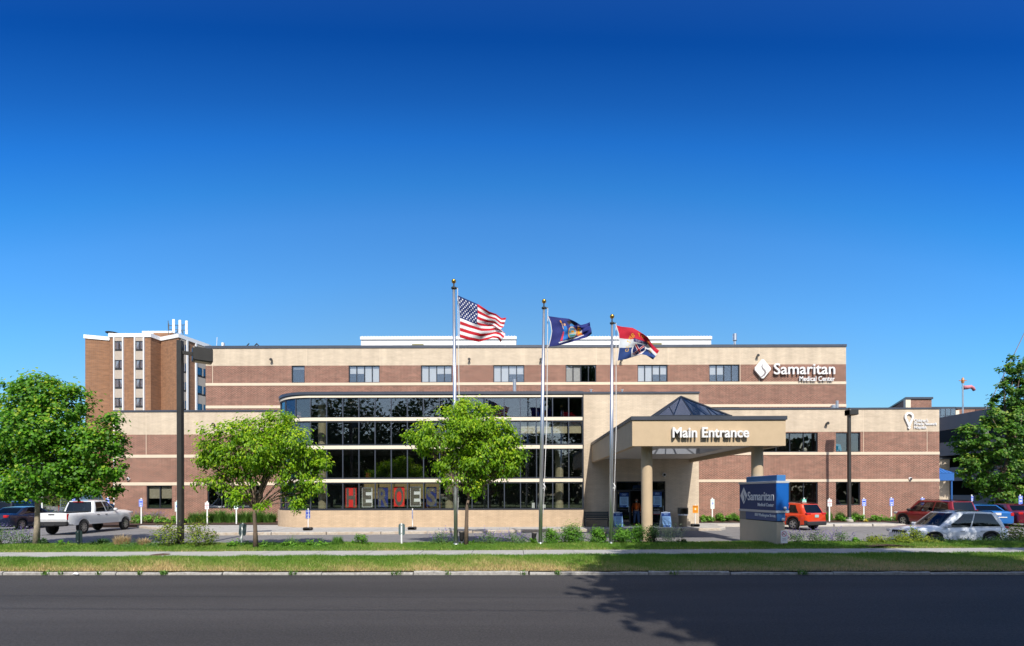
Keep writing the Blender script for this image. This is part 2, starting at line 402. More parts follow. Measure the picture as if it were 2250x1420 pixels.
M_ASPH_LOT = mat('lot_asphalt', (0.185, 0.18, 0.182), 0.9, var=0.14, scale=1.6, bump=0.3, bscale=60, spec=0.25)
M_CONC = mat('concrete', (0.37, 0.36, 0.345), 0.9, var=0.13, scale=3.0, bump=0.25, bscale=50, spec=0.25)
M_CONC_L = mat('pale_concrete', (0.47, 0.44, 0.39), 0.9, var=0.14, scale=2.5, bump=0.25, bscale=40, spec=0.25)
M_CURB = mat('weathered_curb', (0.36, 0.28, 0.205), 0.95, var=0.3, scale=5, col2=(0.5, 0.46, 0.4), bump=0.4, bscale=30)
M_CURB_ST = mat('street_curb_stone', (0.34, 0.33, 0.31), 0.95, var=0.35, scale=9, bump=0.6, bscale=45)
M_SOIL = mat('dry_soil', (0.16, 0.12, 0.055), 0.95, var=0.4, scale=7, bump=0.5, bscale=50)
M_LAWN = mat('lawn_ground', (0.07, 0.11, 0.02), 0.95, var=0.35, scale=4, bump=0.5, bscale=70)
M_MULCH = mat('bark_mulch', (0.055, 0.028, 0.018), 0.95, var=0.5, scale=22, bump=1.0, bscale=45)
M_RED = brick_mat('red_brick', (0.235, 0.094, 0.066), (0.118, 0.05, 0.038), (0.48, 0.325, 0.245), var=0.2)
M_RED_UP = brick_mat('red_brick_upper', (0.22, 0.088, 0.064), (0.116, 0.05, 0.038), (0.44, 0.295, 0.225), var=0.22)
M_BUFF = brick_mat('buff_brick', (0.625, 0.52, 0.395), (0.57, 0.47, 0.35), (0.51, 0.43, 0.335), mort=0.01, var=0.1)
M_TAN = brick_mat('tan_brick', (0.58, 0.43, 0.285), (0.52, 0.38, 0.25), (0.45, 0.35, 0.25), mort=0.01, var=0.07)
M_ORBRICK = brick_mat('orange_brown_brick', (0.31, 0.15, 0.075), (0.23, 0.115, 0.065), (0.27, 0.18, 0.125), bw=0.3, bh=0.11, var=0.24)
M_BAND = mat('limestone_band', (0.66, 0.55, 0.42), 0.85, var=0.05, scale=2)
M_SPAN = mat('spandrel_panel', (0.74, 0.655, 0.52), 0.6, var=0.04, scale=1.5)
M_COPE = mat('slate_metal_coping', (0.075, 0.085, 0.108), 0.4, 0.35, var=0.12, scale=1.2)
M_FRAME = mat('dark_window_frame', (0.03, 0.036, 0.048), 0.4, 0.3)
M_MULL = mat('grey_mullion', (0.075, 0.088, 0.115), 0.35, 0.4)
M_BLIND = mat('pale_blind', (0.72, 0.68, 0.62), 0.9)
M_BLIND2 = mat('beige_blind', (0.5, 0.43, 0.29), 0.9)
M_ROOM = mat('dim_interior', (0.024, 0.024, 0.026), 0.9, var=0.3, scale=1.2)
M_ROOMC = mat('interior_ceiling', (0.04, 0.04, 0.04), 0.9)
M_STUCCO = mat('canopy_stucco', (0.54, 0.415, 0.27), 0.85, var=0.06, scale=1.8, bump=0.1, bscale=60)
M_SOFF = mat('soffit_paint', (0.55, 0.53, 0.48), 0.7)
M_ROOF = mat('roof_membrane', (0.2, 0.2, 0.2), 0.9, var=0.2, scale=1)
M_WHITE = mat('white_paint', (0.8, 0.8, 0.8), 0.5)
M_WHITEMET = mat('white_metal_siding', (0.8, 0.8, 0.8), 0.5, var=0.02, scale=1)
M_GALV = mat('galvanised_metal', (0.55, 0.57, 0.59), 0.35, 0.8, var=0.12, scale=8)
M_BLACK = mat('black_rubber', (0.018, 0.018, 0.02), 0.7)
M_DARKMET = mat('bronze_painted_steel', (0.042, 0.04, 0.036), 0.45, 0.2, var=0.15, scale=3)
GL_CURT = glass_mat('curtain_wall_glass', (0.88, 0.9, 0.89), 0.1)
GL_WIN = glass_mat('window_glass', (0.84, 0.86, 0.87), 0.1)
GL_UP = glass_mat('upper_window_glass', (0.9, 0.92, 0.94), 0.13)
GL_SKY = glass_mat('skylight_glass', (0.42, 0.47, 0.6), 0.16)

# ------------------------------------------------------------------ ground
def sheet(name, xs, ys, zf, m, kind='structure', skirt=0.0):
    gx, gy = np.meshgrid(xs, ys); gz = zf(gx, gy)
    v = np.stack([gx, gy, gz], -1).reshape(-1, 3); nx, ny = len(xs), len(ys)
    i = (np.arange(ny - 1)[:, None] * nx + np.arange(nx - 1)[None, :]).ravel()
    f = np.stack([i, i + 1, i + nx + 1, i + nx], 1)
    if skirt:
        vv, ff = [v], [f]; ed = [np.arange(nx), (ny - 1) * nx + np.arange(nx)]
        off = len(v)
        for e in ed:
            lo = v[e].copy(); lo[:, 2] -= skirt; vv.append(lo); k = np.arange(nx - 1)
            ff.append(np.stack([e[:-1], e[1:], off + k + 1, off + k], 1)); off += nx
        v, f = np.vstack(vv), np.vstack(ff)
    o = np_mesh(name, v, f, m)
    tag(o, kind=kind); return o
def sst(t): t = np.clip(t, 0, 1); return t * t * (3 - 2 * t)
def lot_z(x, y): return -0.43 * sst((x - 13.5) / 4) * sst((29.0 - y) / 4)
def walk_far(x): return 19.1 + 0.017 * x
def walk_near(x): return 17.25 + 0.02 * x
def curb_y(x): return 14.25 - 0.014 * x

sheet('ground', np.array([-2500., 2500]), np.array([-1500., 2500]), lambda x, y: x * 0 - 0.85, M_LAWN)
sheet('far_lawn', np.array([-300., 300]), np.array([-300., -7.]), lambda x, y: x * 0 + 0.02, M_LAWN)
xs = np.linspace(-220, 220, 89)
gx = np.stack([xs, xs]); gy = np.stack([xs * 0 - 7.0, curb_y(xs) + 0.1])
v = np.stack([gx, gy, gx * 0 - 0.12], -1).reshape(-1, 3); i = np.arange(88)
tag(np_mesh('road', v, np.stack([i, i + 1, i + 90, i + 89], 1), M_ASPH_ROAD), kind='structure')
sheet('parking_lot', np.linspace(-150, 150, 151), np.concatenate([np.linspace(20.6, 36, 32), [60, 110]]), lot_z, M_ASPH_LOT)
def strip(name, x0, x1, n, ya, yb, zf, m, rows=8, kind='structure', skirt=0.9):
    xs = np.linspace(x0, x1, n); t = np.linspace(0, 1, rows)
    gx = np.tile(xs, (rows, 1)); gy = ya(xs)[None, :] * (1 - t[:, None]) + yb(xs)[None, :] * t[:, None]
    gz = zf(gx, t[:, None] + gx * 0)
    v = np.stack([gx, gy, gz], -1).reshape(-1, 3)
    i = (np.arange(rows - 1)[:, None] * n + np.arange(n - 1)[None, :]).ravel(); f = np.stack([i, i + 1, i + n + 1, i + n], 1)
    e = (rows - 1) * n + np.arange(n); lo = v[e].copy(); lo[:, 2] -= skirt; lo[:, 1] += 0.15; k = np.arange(n - 1)
    f = np.vstack([f, np.stack([e[:-1], e[1:], len(v) + k + 1, len(v) + k], 1)]); v = np.vstack([v, lo])
    o = np_mesh(name, v, f, m); o.data.polygons.foreach_set('use_smooth', [True] * len(o.data.polygons)); return tag(o, kind=kind)
def verge_z(x, t): return -0.02 + 0.07 * sst(t * 1.4) + 0.025 * np.sin(x * 1.3 + t * 5) * t * (1 - t)
def berm_z(x, t): return 0.03 + 0.10 * np.sin(np.clip(t, 0, 1) * 2.2) + 0.012 * np.sin(x * 1.9 + 2)
def berm_far(x): return 21.25 + 0.0 * x
strip('verge_soil', -70, 70, 281, lambda x: curb_y(x) + 0.02, walk_near, verge_z, M_SOIL)
strip('berm_soil', -70, 70, 281, walk_far, berm_far, berm_z, M_LAWN)

# street sidewalk: slab by slab
walk = empty('sidewalk', (0, 18, 0), kind='structure')
for k in range(-22, 23):
    xa, xb = 0.42 + 1.92 * k + 0.009, 0.42 + 1.92 * (k + 1) - 0.009
    dz = R_.uniform(-0.004, 0.006); mb = MB()
    c = [(xa, walk_near(xa)), (xb, walk_near(xb)), (xb, walk_far(xb)), (xa, walk_far(xa))]
    mb.prism(c, -0.1, 0.045 + dz); mb.build('walk_slab', M_CONC, walk)
mb = MB(); mb.prism([(-43, 16), (44, 17.9), (44, 20), (-43, 18.4)], -0.3, -0.02); mb.build('joint_bed', M_SOIL, walk)
curb = empty('street_curb', (0, 14.2, 0), kind='structure')
x = -34.0
while x < 34:
    L = R_.uniform(2.2, 3.4); g = R_.choice([0.02, 0.03, 0.02, 0.05]) ; xe = x + L; mb = MB()
    zt = -0.03 + R_.uniform(-0.03, 0.012); n = 7; rings = []
    for i in range(n):
        xx = x + L * i / (n - 1); y = curb_y(xx); j = R_.uniform(-0.012, 0.012); r = 0.02 if 0 < i < n - 1 else 0.035
        rings.append([(xx, y - 0.08, -0.3), (xx, y - 0.075, zt - r + j), (xx, y - 0.075 + r, zt + j), (xx, y + 0.07, zt + j), (xx, y + 0.09, -0.3)])
    mb.loft(rings, caps=True); fix_normals(mb.build('curb_stone', M_CURB_ST, curb)); x = xe + g

# forecourt pavement in slabs with a kerb
court = empty('forecourt_pavement', (0, 30, 0), kind='structure')
FE = [(-25.5, 33.4), (-16.3, 27.0), (-7.3, 27.35), (2.8, 28.9), (12.6, 29.6), (13.3, 30.6), (13.7, 32.9), (29.6, 33.2)]
def fe_y(x):
    for (xa, ya), (xb, yb) in zip(FE, FE[1:]):
        if xa <= x <= xb: return ya + (yb - ya) * (x - xa) / (xb - xa)
    return FE[-1][1]
cuts = sorted(set([p[0] for p in FE] + [-25.5 + 1.95 * k for k in range(29) if -25.5 + 1.95 * k < 29.6]))
cuts = [c for i, c in enumerate(cuts) if i == 0 or c - cuts[i - 1] > 0.15 or c in [p[0] for p in FE]]
for xa, xb in zip(cuts, cuts[1:]):
    if xb - xa < 0.1: continue
    g = 0.008; mb = MB(); ya, yb = fe_y(xa) + 0.17, fe_y(xb) + 0.17
    mb.prism([(xa + g, ya), (xb - g, yb), (xb - g, 36.2), (xa + g, 36.2)], -0.05, 0.147 + R_.uniform(-0.003, 0.003)); mb.build('pavement_slab', M_CONC, court)
mb = MB(); mb.prism([(p[0], p[1] + 0.2) for p in FE] + [(29.5, 36), (-25.4, 36)], -0.05, 0.12); mb.build('joint_bed', M_SOIL, court)
for (xa, ya), (xb, yb) in zip(FE, FE[1:]):
    n = max(1, int(math.hypot(xb - xa, yb - ya) / 2.4)); dx, dy = xb - xa, yb - ya; l = math.hypot(dx, dy); nx_, ny_ = -dy / l * 0.16, dx / l * 0.16
    for k in range(n):
        t0, t1 = k / n + 0.003, (k + 1) / n - 0.003; a = (xa + dx * t0, ya + dy * t0); b = (xa + dx * t1, ya + dy * t1)
        mb = MB(); q = lambda p, o, z: (p[0] + nx_ * o, p[1] + ny_ * o, z)
        mb.loft([[q(p, 0, -0.05), q(p, 0.05, 0.12), q(p, 0.2, 0.15), q(p, 1, 0.15), q(p, 1, -0.05)] for p in (a, b)], caps=True)
        fix_normals(mb.build('kerb_piece', M_CURB if xb < 13 else M_CONC_L, court))
# planting beds against the wings
for nm, xa, xb, ya, yb in (('mulch_bed', -30, -16.0, 33.9, 37.2), ('mulch_bed', 12.3, 33, 34.9, 37.6)):
    sheet(nm, np.linspace(xa, xb, 30), np.linspace(ya, yb, 8), lambda x, y, ya=ya: 0.16 + 0.1 * sst((y - ya) / 1.0) + 0.02 * np.sin(x * 5) * np.sin(y * 6), M_MULCH, skirt=0.3)
mb = MB(); a = P(1905, 1207, 19.55); b = P(2010, 1206, 19.6)
sheet('mulch_patch', np.linspace(a.x, b.x, 20), np.linspace(19.5, 20.5, 6), lambda x, y: 0.085 + 0.06 * np.sin((x - a.x) / (b.x - a.x) * 3.1416) + 0.01 * np.sin(x * 17 + y * 9), M_MULCH)
mb = MB(); mb.lathe([(0.0, 0.055), (0.3, 0.055), (0.31, 0.04)], (P(352, 1221, 17.9).x, 17.9, 0), 20, caps=False)
o = mb.build('manhole_cover', mat('rusty_iron', (0.13, 0.065, 0.04), 0.7, 0.4, var=0.3, scale=12)); tag(o, 'round rusty iron access cover set in the street sidewalk', 'manhole cover')
# faded parking lines
M_LINE = mat('worn_paint', (0.3, 0.3, 0.29), 0.9, var=0.35, scale=6)
marks = empty('parking_markings', (0, 30, 0), kind='structure')
for x0, y0, x1, y1 in ((15.2, 26.8, 13.9, 32.3), (20.6, 28.2, 19.2, 32.8), (24.2, 29.4, 23.4, 33.0), (-21.5, 28.5, -22.3, 33.0), (-28.2, 28.5, -29.0, 34.0)):
    d = Vector((x1 - x0, y1 - y0, 0)).normalized() * 0.05; n = Vector((-d.y, d.x, 0)); pts = []; N = 10
    top, bot = [], []
    for i in range(N + 1):
        xx, yy = x0 + (x1 - x0) * i / N, y0 + (y1 - y0) * i / N; z = float(lot_z(np.array(xx), np.array(yy))) + 0.012
        top.append((xx + n.x, yy + n.y, z)); bot.append((xx - n.x, yy - n.y, z))
    mb = MB()
    for i in range(N): mb.face([bot[i], bot[i + 1], top[i + 1], top[i]])
    mb.build('parking_line', M_LINE, marks)

# ------------------------------------------------------------------ hospital building
D_UP, D_WL, D_WR, D_GL, D_EN = 40.0, 37.0, 37.5, 31.4, 31.9
hosp = empty('hospital_building', (0, 36, 0), label='long brown and buff brick hospital with curved dark glass front', cat='building')

def wall_strip(name, m, x0, x1, z0, z1, y, holes=(), depth=0.22, parent=hosp):
    """front wall facing -y with openings (x0,x1,z0,z1) and their reveals"""
    holes = [(max(a, x0), min(b, x1), max(c, z0), min(d, z1)) for a, b, c, d in holes if b > x0 and a < x1 and d > z0 and c < z1]
    xs = sorted(set([x0, x1] + [h[0] for h in holes] + [h[1] for h in holes])); zs = sorted(set([z0, z1] + [h[2] for h in holes] + [h[3] for h in holes]))
    mb = MB()
    for xa, xb in zip(xs, xs[1:]):
        for za, zb in zip(zs, zs[1:]):
            cx_, cz = (xa + xb) / 2, (za + zb) / 2
            if any(h[0] < cx_ < h[1] and h[2] < cz < h[3] for h in holes): continue
            mb.face([(xa, y, za), (xb, y, za), (xb, y, zb), (xa, y, zb)])
    for a, b, c, d in holes:
        mb.face([(a, y, c), (a, y, d), (a, y + depth, d), (a, y + depth, c)]); mb.face([(b, y, d), (b, y, c), (b, y + depth, c), (b, y + depth, d)])
        if c > z0 + 1e-4: mb.face([(b, y, c), (a, y, c), (a, y + depth, c), (b, y + depth, c)])
        if d < z1 - 1e-4: mb.face([(a, y, d), (b, y, d), (b, y + depth, d), (a, y + depth, d)])
    return mb.build(name, m, parent)
def shell(x0, x1, y0, y1, z0, z1, m, parent=hosp, roof=True):
    mb = MB(); mb.face([(x0, y1, z0), (x0, y0, z0), (x0, y0, z1), (x0, y1, z1)]); mb.face([(x1, y0, z0), (x1, y1, z0), (x1, y1, z1), (x1, y0, z1)])
    mb.face([(x1, y1, z0), (x0, y1, z0), (x0, y1, z1), (x1, y1, z1)]); mb.build('side_wall', m, parent)
    if roof: mb = MB(); mb.face([(x0, y0, z1 - .4), (x1, y0, z1 - .4), (x1, y1, z1 - .4), (x0, y1, z1 - .4)]); mb.build('roof', M_ROOF, parent)
def room(x0, x1, y0, y1, z0, z1, floors=(), parent=hosp):
    mb = MB(); mb.face([(x0, y1, z0), (x1, y1, z0), (x1, y1, z1), (x0, y1, z1)])
    for xx in (x0, x1): mb.face([(xx, y0, z0), (xx, y1, z0), (xx, y1, z1), (xx, y0, z1)])
    for zz in (z0, z1) + tuple(floors): mb.face([(x0, y0, zz), (x1, y0, zz), (x1, y1, zz), (x0, y1, zz)])
    return mb.build('interior', M_ROOM, parent)
def coping(x0, x1, y0, y1, z0, z1, parent=hosp):
    L = 3.05; x = x0; k = 0
    mb = MB()
    while x < x1 - 0.01:
        e = min(x + L, x1); mb.box((x + .004, y0 - 0.05, z0), (e - .004, y0 + 0.3, z1 + (0.004 if k % 2 else 0))); x = e; k += 1
    mb.box((x0, y0 + .3, z0), (x0 + .3, y1, z1)); mb.box((x1 - .3, y0 + .3, z0), (x1, y1, z1)); mb.build('coping', M_COPE, parent)
def window(x0, x1, z0, z1, y, divs=(), blinds=None, glass=GL_WIN, bm=M_BLIND, t=0.06, parent=hosp, sill=True):
    mb = MB(); ya, yb = y + 0.07, y + 0.17
    mb.box((x0, ya, z0), (x0 + t, yb, z1)); mb.box((x1 - t, ya, z0), (x1, yb, z1)); mb.box((x0 + t, ya, z0), (x1 - t, yb, z0 + t)); mb.box((x0 + t, ya, z1 - t), (x1 - t, yb, z1))
    for d in divs: mb.box((d - t / 2, ya + .005, z0 + t), (d + t / 2, yb - .005, z1 - t))
    wd = mb.build('window', M_FRAME, parent); ed = [x0] + list(divs) + [x1]
    for i, (a, b) in enumerate(zip(ed, ed[1:])):
        a2 = a + (t if i == 0 else t / 2); b2 = b - (t if i == len(ed) - 2 else t / 2)
        box_obj('pane', (a2, y + .115, z0 + t), (b2, y + .125, z1 - t), glass, wd)
        if blinds and blinds[i]:
            box_obj('blind', (a2 + .015, y + .20, z1 - t - (z1 - z0 - 2 * t) * blinds[i]), (b2 - .015, y + .212, z1 - t), bm, wd)
    return wd

# --- upper block
x0, x1 = X(452, D_UP, 800), X(1859, D_UP, 800)
u = lambda y: Z(y, D_UP, 1155)
zt, zc, zr, zb1, zb2, zb3, zb4 = u(758.6), u(764.2), u(802.3), u(840.3), u(846.3), u(890.0), u(896.0)
wins = []
for pa, pb, bl in ((640.5, 669.5, (.15,)), (766, 834, (.45, .45, 1, 1)), (925, 993, (1, 1, .47, .47)), (1084, 1152, (1, 1, .5, .5)), (1243, 1310, (1, 1, 0, 0)), (1401, 1467, (1, 1, .54, .54)), (1558.5, 1625, (.56, .56, 0, 0))):
    wins.append((X(pa, D_UP, 820), X(pb, D_UP, 820), zb1 + .01, zr - .0, bl))
hl = [(a, b, c, d) for a, b, c, d, _ in wins]
wall_strip('buff_parapet', M_BUFF, x0, x1, zr, zc, D_UP)
wall_strip('red_brick_wall', M_RED_UP, x0, x1, zb1, zr, D_UP, hl)
box_obj('stone_band', (x0, D_UP - .03, zb2), (x1, D_UP + .2, zb1), M_BAND, hosp)
wall_strip('red_brick_wall', M_RED_UP, x0, x1, zb3, zb2, D_UP)
box_obj('stone_band', (x0, D_UP - .03, zb4), (x1, D_UP + .2, zb3), M_BAND, hosp)
lowwin = (X(1560, D_UP, 895), X(1625, D_UP, 895), zb4 - 1.3, zb4 - 0.03)
wall_strip('red_brick_wall', M_RED_UP, x0, x1, 0.0, zb4, D_UP, [lowwin])
coping(x0 - .04, x1 + .04, D_UP, 62, zc, zt); shell(x0, x1, D_UP, 62, 0, zc, M_RED_UP)
room(x0 + .2, x1 - .2, D_UP + .25, D_UP + 4, zb2, zc, ())
for a, b, c, d, bl in wins:
    n = len(bl); window(a, b, c, d, D_UP, [a + (b - a) * k / n for k in range(1, n)], bl, GL_UP)
window(*lowwin, D_UP, [lowwin[0] + (lowwin[1] - lowwin[0]) * k / 4 for k in (1, 2, 3)], None, GL_UP)
for px in (467, 673, 834.8, 1151.5, 1310.5, 1468, 1626, 1668):
    xx = X(px, D_UP, 780); o = box_obj('expansion_joint', (xx - .02, D_UP - .006, zb2 if px < 480 or px > 1600 else zr), (xx + .02, D_UP + .01, zc), M_BAND, hosp)

# --- left wing
x0, x1 = X(251, D_WL, 1000), X(640, D_WL, 1000)
u = lambda y: Z(y, D_WL, 380)
zt, zc, zr, zb1, zb2, zb3, zb4 = u(901.6), u(905.2), u(955), u(999.4), u(1006), u(1060), u(1067)
wl = [(X(322, D_WL, 1090), X(378, D_WL, 1090), u(1118), zb4), (X(455.5, D_WL, 1090), X(578, D_WL, 1090), u(1117.5), zb4)]
wall_strip('buff_parapet', M_BUFF, x0, x1, zr, zc, D_WL); wall_strip('red_brick_wall', M_RED, x0, x1, zb1, zr, D_WL)
box_obj('stone_band', (x0, D_WL - .03, zb2), (x1, D_WL + .2, zb1), M_BAND, hosp)
wall_strip('red_brick_wall', M_RED, x0, x1, zb3, zb2, D_WL)
box_obj('stone_band', (x0, D_WL - .03, zb4 + .004), (x1, D_WL + .2, zb3), M_BAND, hosp)
wall_strip('red_brick_wall', M_RED, x0, x1, 0, zb4 + .004, D_WL, wl)
coping(x0 - .04, x1, D_WL, D_UP - .05, zc, zt); shell(x0, x1 + 2, D_WL, D_UP + 6, 0, zc, M_RED)
room(x0 + .2, x1, D_WL + .25, D_WL + 3.4, 0.1, zb3)
window(*wl[0], D_WL, [(wl[0][0] + wl[0][1]) / 2], (.56, .56), bm=M_BLIND2)
a, b = wl[1][:2]; window(*wl[1], D_WL, [a + (b - a) * k / 4 for k in (1, 2, 3)])
for px in (321, 520): xx = X(px, D_WL, 930); box_obj('expansion_joint', (xx - .018, D_WL - .006, zb2), (xx + .018, D_WL + .01, zc), M_BAND, hosp)

# --- right wing
x0, x1 = 11.9, X(2064, D_WR, 1000)
u = lambda y: Z(y, D_WR, 1880)
zt, zc, zr, zb1, zb2, zb3, zb4 = u(896.2), u(899.4), u(949), u(993.2), u(999.6), u(1053), u(1059)
up = [(X(1646, D_WR, 970), X(1797, D_WR, 970), zb1, u(950.5)), (X(1836.5, D_WR, 970), X(1890.5, D_WR, 970), zb1, u(950.5))]
lo = [(X(1646, D_WR, 1085), X(1797, D_WR, 1085), u(1110.3), zb4), (X(1836.5, D_WR, 1085), X(1890.5, D_WR, 1085), u(1110.3), zb4)]
wall_strip('buff_parapet', M_BUFF, x0, x1, zr, zc, D_WR); wall_strip('red_brick_wall', M_RED, x0, x1, zb1, zr, D_WR, up)
box_obj('stone_band', (x0, D_WR - .03, zb2), (x1, D_WR + .2, zb1 - .002), M_BAND, hosp)
wall_strip('red_brick_wall', M_RED, x0, x1, zb3, zb2, D_WR)
box_obj('stone_band', (x0, D_WR - .03, zb4 + .004), (x1, D_WR + .2, zb3), M_BAND, hosp)
wall_strip('red_brick_wall', M_RED, x0, x1, 0, zb4 + .004, D_WR, lo)
coping(x0, x1 + .04, D_WR, D_UP - .05, zc, zt); shell(x0, x1, D_WR, 47, 0, zc, M_RED)
room(x0 + .2, x1 - .2, D_WR + .25, D_WR + 4.5, 0.1, zr + .3, (zb2,))
for wv in (up, lo):
    a, b = wv[0][:2]; window(*wv[0], D_WR, [a + (b - a) * k / 5 for k in (1, 2, 3, 4)]); a, b = wv[1][:2]; window(*wv[1], D_WR, [(a + b) / 2])
for px in (1897, 2037): xx = X(px, D_WR, 930); box_obj('expansion_joint', (xx - .015, D_WR - .006, zb2), (xx + .015, D_WR + .01, zc), M_BAND, hosp)
# stored furniture seen through the upper windows of the right wing
FB = up[1]; mb = MB(); mb.prism([(FB[0] + .05, FB[2] + .05), (FB[0] + .82, FB[2] + .05), (FB[0] + .7, FB[2] + .62), (FB[0] + .42, FB[2] + .66), (FB[0] + .05, FB[2] + .72)], D_WR + .5, D_WR + .8, plane='XZ'); mb.build('furniture_cover', mat('teal_cloth', (0.0, 0.25, 0.42), 0.8), hosp)
FB = up[0]; mb = MB()
mb.tube([(FB[1] - .95, D_WR + .7, FB[2] + .35), (FB[1] - .8, D_WR + .7, FB[2] + .75), (FB[1] - .5, D_WR + .7, FB[2] + .9), (FB[1] - .2, D_WR + .7, FB[2] + .95)], [.05, .07, .07, .05], 8)
mb.lathe([(0, 0), (.17, .02), (.2, .16), (.1, .3), (0, .32)], (FB[1] - .62, D_WR + .7, FB[2] + .08), 10, caps=False); mb.build('clinic_equipment', mat('cream_plastic', (.55, .53, .42), .5), hosp)

# --- curved glass front
s_gl = F / D_GL
XS, XE = X(682.8, D_GL, 990), X(1281, D_GL, 990); RAD = 3.0
PITCH = 35.43 / s_gl
def arc(t, off=0.0):
    """t in metres along the wall from the start of the straight part, negative = into the curve; returns point and outward normal"""
    if t >= 0: p, n = Vector((XS + t, D_GL, 0)), Vector((0, -1, 0))
    else:
        a = min(-t / RAD, math.pi / 2); n = Vector((-math.sin(a), -math.cos(a), 0)); p = Vector((XS, D_GL + RAD, 0)) + n * RAD
        ex = -t - RAD * math.pi / 2
        if ex > 0: p = p + Vector((0, ex, 0))
    return p + n * off, n
T0 = -(RAD * math.pi / 2) - (D_WL - D_GL - RAD)
TP = [T0] + [RAD * -math.pi / 2 * k / 14 for k in range(14, 0, -1)] + [0.0, XE - XS]
u = lambda y: Z(y, D_GL, 980)
def sweep(name, z0, z1, o0, o1, m, parent=hosp, top=None):
    mb = MB(); rings = []
    for t in TP:
        a, _ = arc(t, o0); b, _ = arc(t, o1); rings.append([(a.x, a.y, z0), (b.x, b.y, z0), (b.x, b.y, z1), (a.x, a.y, z1)])
    mb.loft(rings, caps=True); return weld(mb.build(name, m, parent), 1e-5, 30)
rows = [(875.6, 916.2), (928.0, 975.6), (988.6, 1049.0), (1062.6, 1117.2)]
sweep('coping', u(867.2), u(861.3), -.25, .14, M_COPE); sweep('spandrel_band', u(873.6), u(869.4), -.2, .075, M_SPAN)
sweep('head_rail', u(869.4), u(867.2), -.2, .05, M_FRAME)
for za, zb in ((917.6, 924.9), (979.1, 986.7), (1052.6, 1059.8)): sweep('spandrel_band', u(zb), u(za), -.2, .075, M_SPAN)
for za, zb in ((873.6, 875.6), (916.2, 917.6), (924.9, 928.0), (975.6, 979.1), (986.7, 988.6), (1049.0, 1052.6), (1059.8, 1062.6)): sweep('rail', u(zb), u(za), -.12, .03, M_FRAME)
sweep('sill', u(1121.2), u(1117.2), -.2, .11, M_FRAME)
TM = [-RAD * math.pi / 2 - 1.3, -RAD * math.pi / 2] + [-PITCH * k for k in (4, 3, 2, 1)] + [PITCH * k for k in range(17)] + [XE - XS - .03]
for t in TM:
    p, n = arc(t); ang = math.atan2(n.x, -n.y); mx = Matrix.Translation(p) @ Matrix.Rotation(ang, 4, 'Z')
    mb = MB(); mb.box((-.03, -.055, u(1117.2)), (.03, .06, u(873.6)), mx=mx); mb.build('mullion', M_MULL, hosp)
for ya, yb in rows:
    for ta, tb in zip(TM, TM[1:]):
        a, _ = arc(ta); b, _ = arc(tb); d = (b - a); d.normalize(); n = Vector((d.y, -d.x, 0)); w_ = 0.028
        tilt = R_.uniform(-.002, .002); a2, b2 = a + d * w_, b - d * w_; mb = MB(); za, zb = u(yb) - .005, u(ya) + .005
        f_ = [a2 + n * .006, b2 + n * (.006 + tilt), b2 - n * .006, a2 - n * .006]
        mb.loft([[(p.x, p.y, za) for p in f_], [(p.x, p.y, zb) for p in f_]], caps=True); mb.build('glass_pane', GL_CURT, hosp)
TPs = TP; sweep('low_brick_wall', 0.0, u(1121.2), -.2, .2, M_TAN)
box_obj('end_frame', (XE - .03, D_GL - .12, u(1121.2)), (XE + .03, D_GL + .5, u(867.2)), M_FRAME, hosp)
mb = MB(); mb.face([(XE, D_GL - .2, 0), (XE, D_EN, 0), (XE, D_EN, u(1121.2)), (XE, D_GL - .2, u(1121.2))]); mb.build('low_brick_wall', M_TAN, hosp)
# interior of the glass front
zf = [0.12, u(983), u(870)]
mb = MB(); mb.face([(XS - RAD - .0, D_WL - .05, 0), (XE + 3, D_WL - .05, 0), (XE + 3, D_WL - .05, zf[2]), (XS - RAD, D_WL - .05, zf[2])])
mb.face([(XE, D_EN, 0), (XE, D_WL, 0), (XE, D_WL, zf[2]), (XE, D_EN, zf[2])]); mb.build('interior', M_ROOM, hosp)
for z0, z1, m in ((zf[0] - .1, zf[0], M_ROOM), (zf[1] - .1, zf[1] + .1, M_ROOM), (zf[2] - .05, zf[2], M_ROOMC)):
    mb = MB(); ol = [arc(t, -.22)[0] for t in TP]; ol = [(p.x, p.y) for p in ol] + [(XE - .05, D_WL - .06), (XS - RAD + .25, D_WL - .06)]
    mb.prism(ol, z0, z1); mb.build('floor_slab', m, hosp)
mb = MB(); ol = [arc(t, -.1)[0] for t in TP]; mb.face([(p.x, p.y, u(864.5)) for p in ol] + [(XE, D_UP, u(864.5)), (XS - RAD, D_UP, u(864.5))]); mb.build('roof', M_ROOF, hosp)
M_ICOL = mat('interior_column', (0.36, 0.31, 0.2), 0.8)
for px in (709, 987, 1229):
    for za, zb in ((zf[0], zf[1] - .1), (zf[1] + .1, zf[2] - .06)):
        if px > 800 and za > 2: continue
        mb = MB(); p = P(px, 1090, 32.6); mb.lathe([(.27, za), (.27, zb)], (p.x, p.y, 0), 20); mb.build('interior_column', M_ICOL, hosp, smooth=False)
p0, p1 = P(797, 1062, 33.2), P(968, 1096, 33.2)
mb = MB(); n = 5
for k in range(n):
    a = p0.x + (p1.x - p0.x) * k / n; b = p0.x + (p1.x - p0.x) * (k + 1) / n
    mb.box((a + .02, 33.2, p1.z), (b - .02, 33.25, (p0.z + p1.z) / 2 - .01)); mb.box((a + .02, 33.2, (p0.z + p1.z) / 2 + .01), (b - .02, 33.25, p0.z))
mb.build('partition_screen', mat('partition_board', (0.26, 0.19, 0.09), 0.8), hosp)
mb = MB(); a, b = P(926, 1105, 33.0), P(968, 1118, 33.0); mb.box((a.x, 33, zf[0]), (b.x, 33.6, a.z)); mb.build('reception_desk', mat('orange_wood', (0.4, 0.14, 0.03), 0.5), hosp)
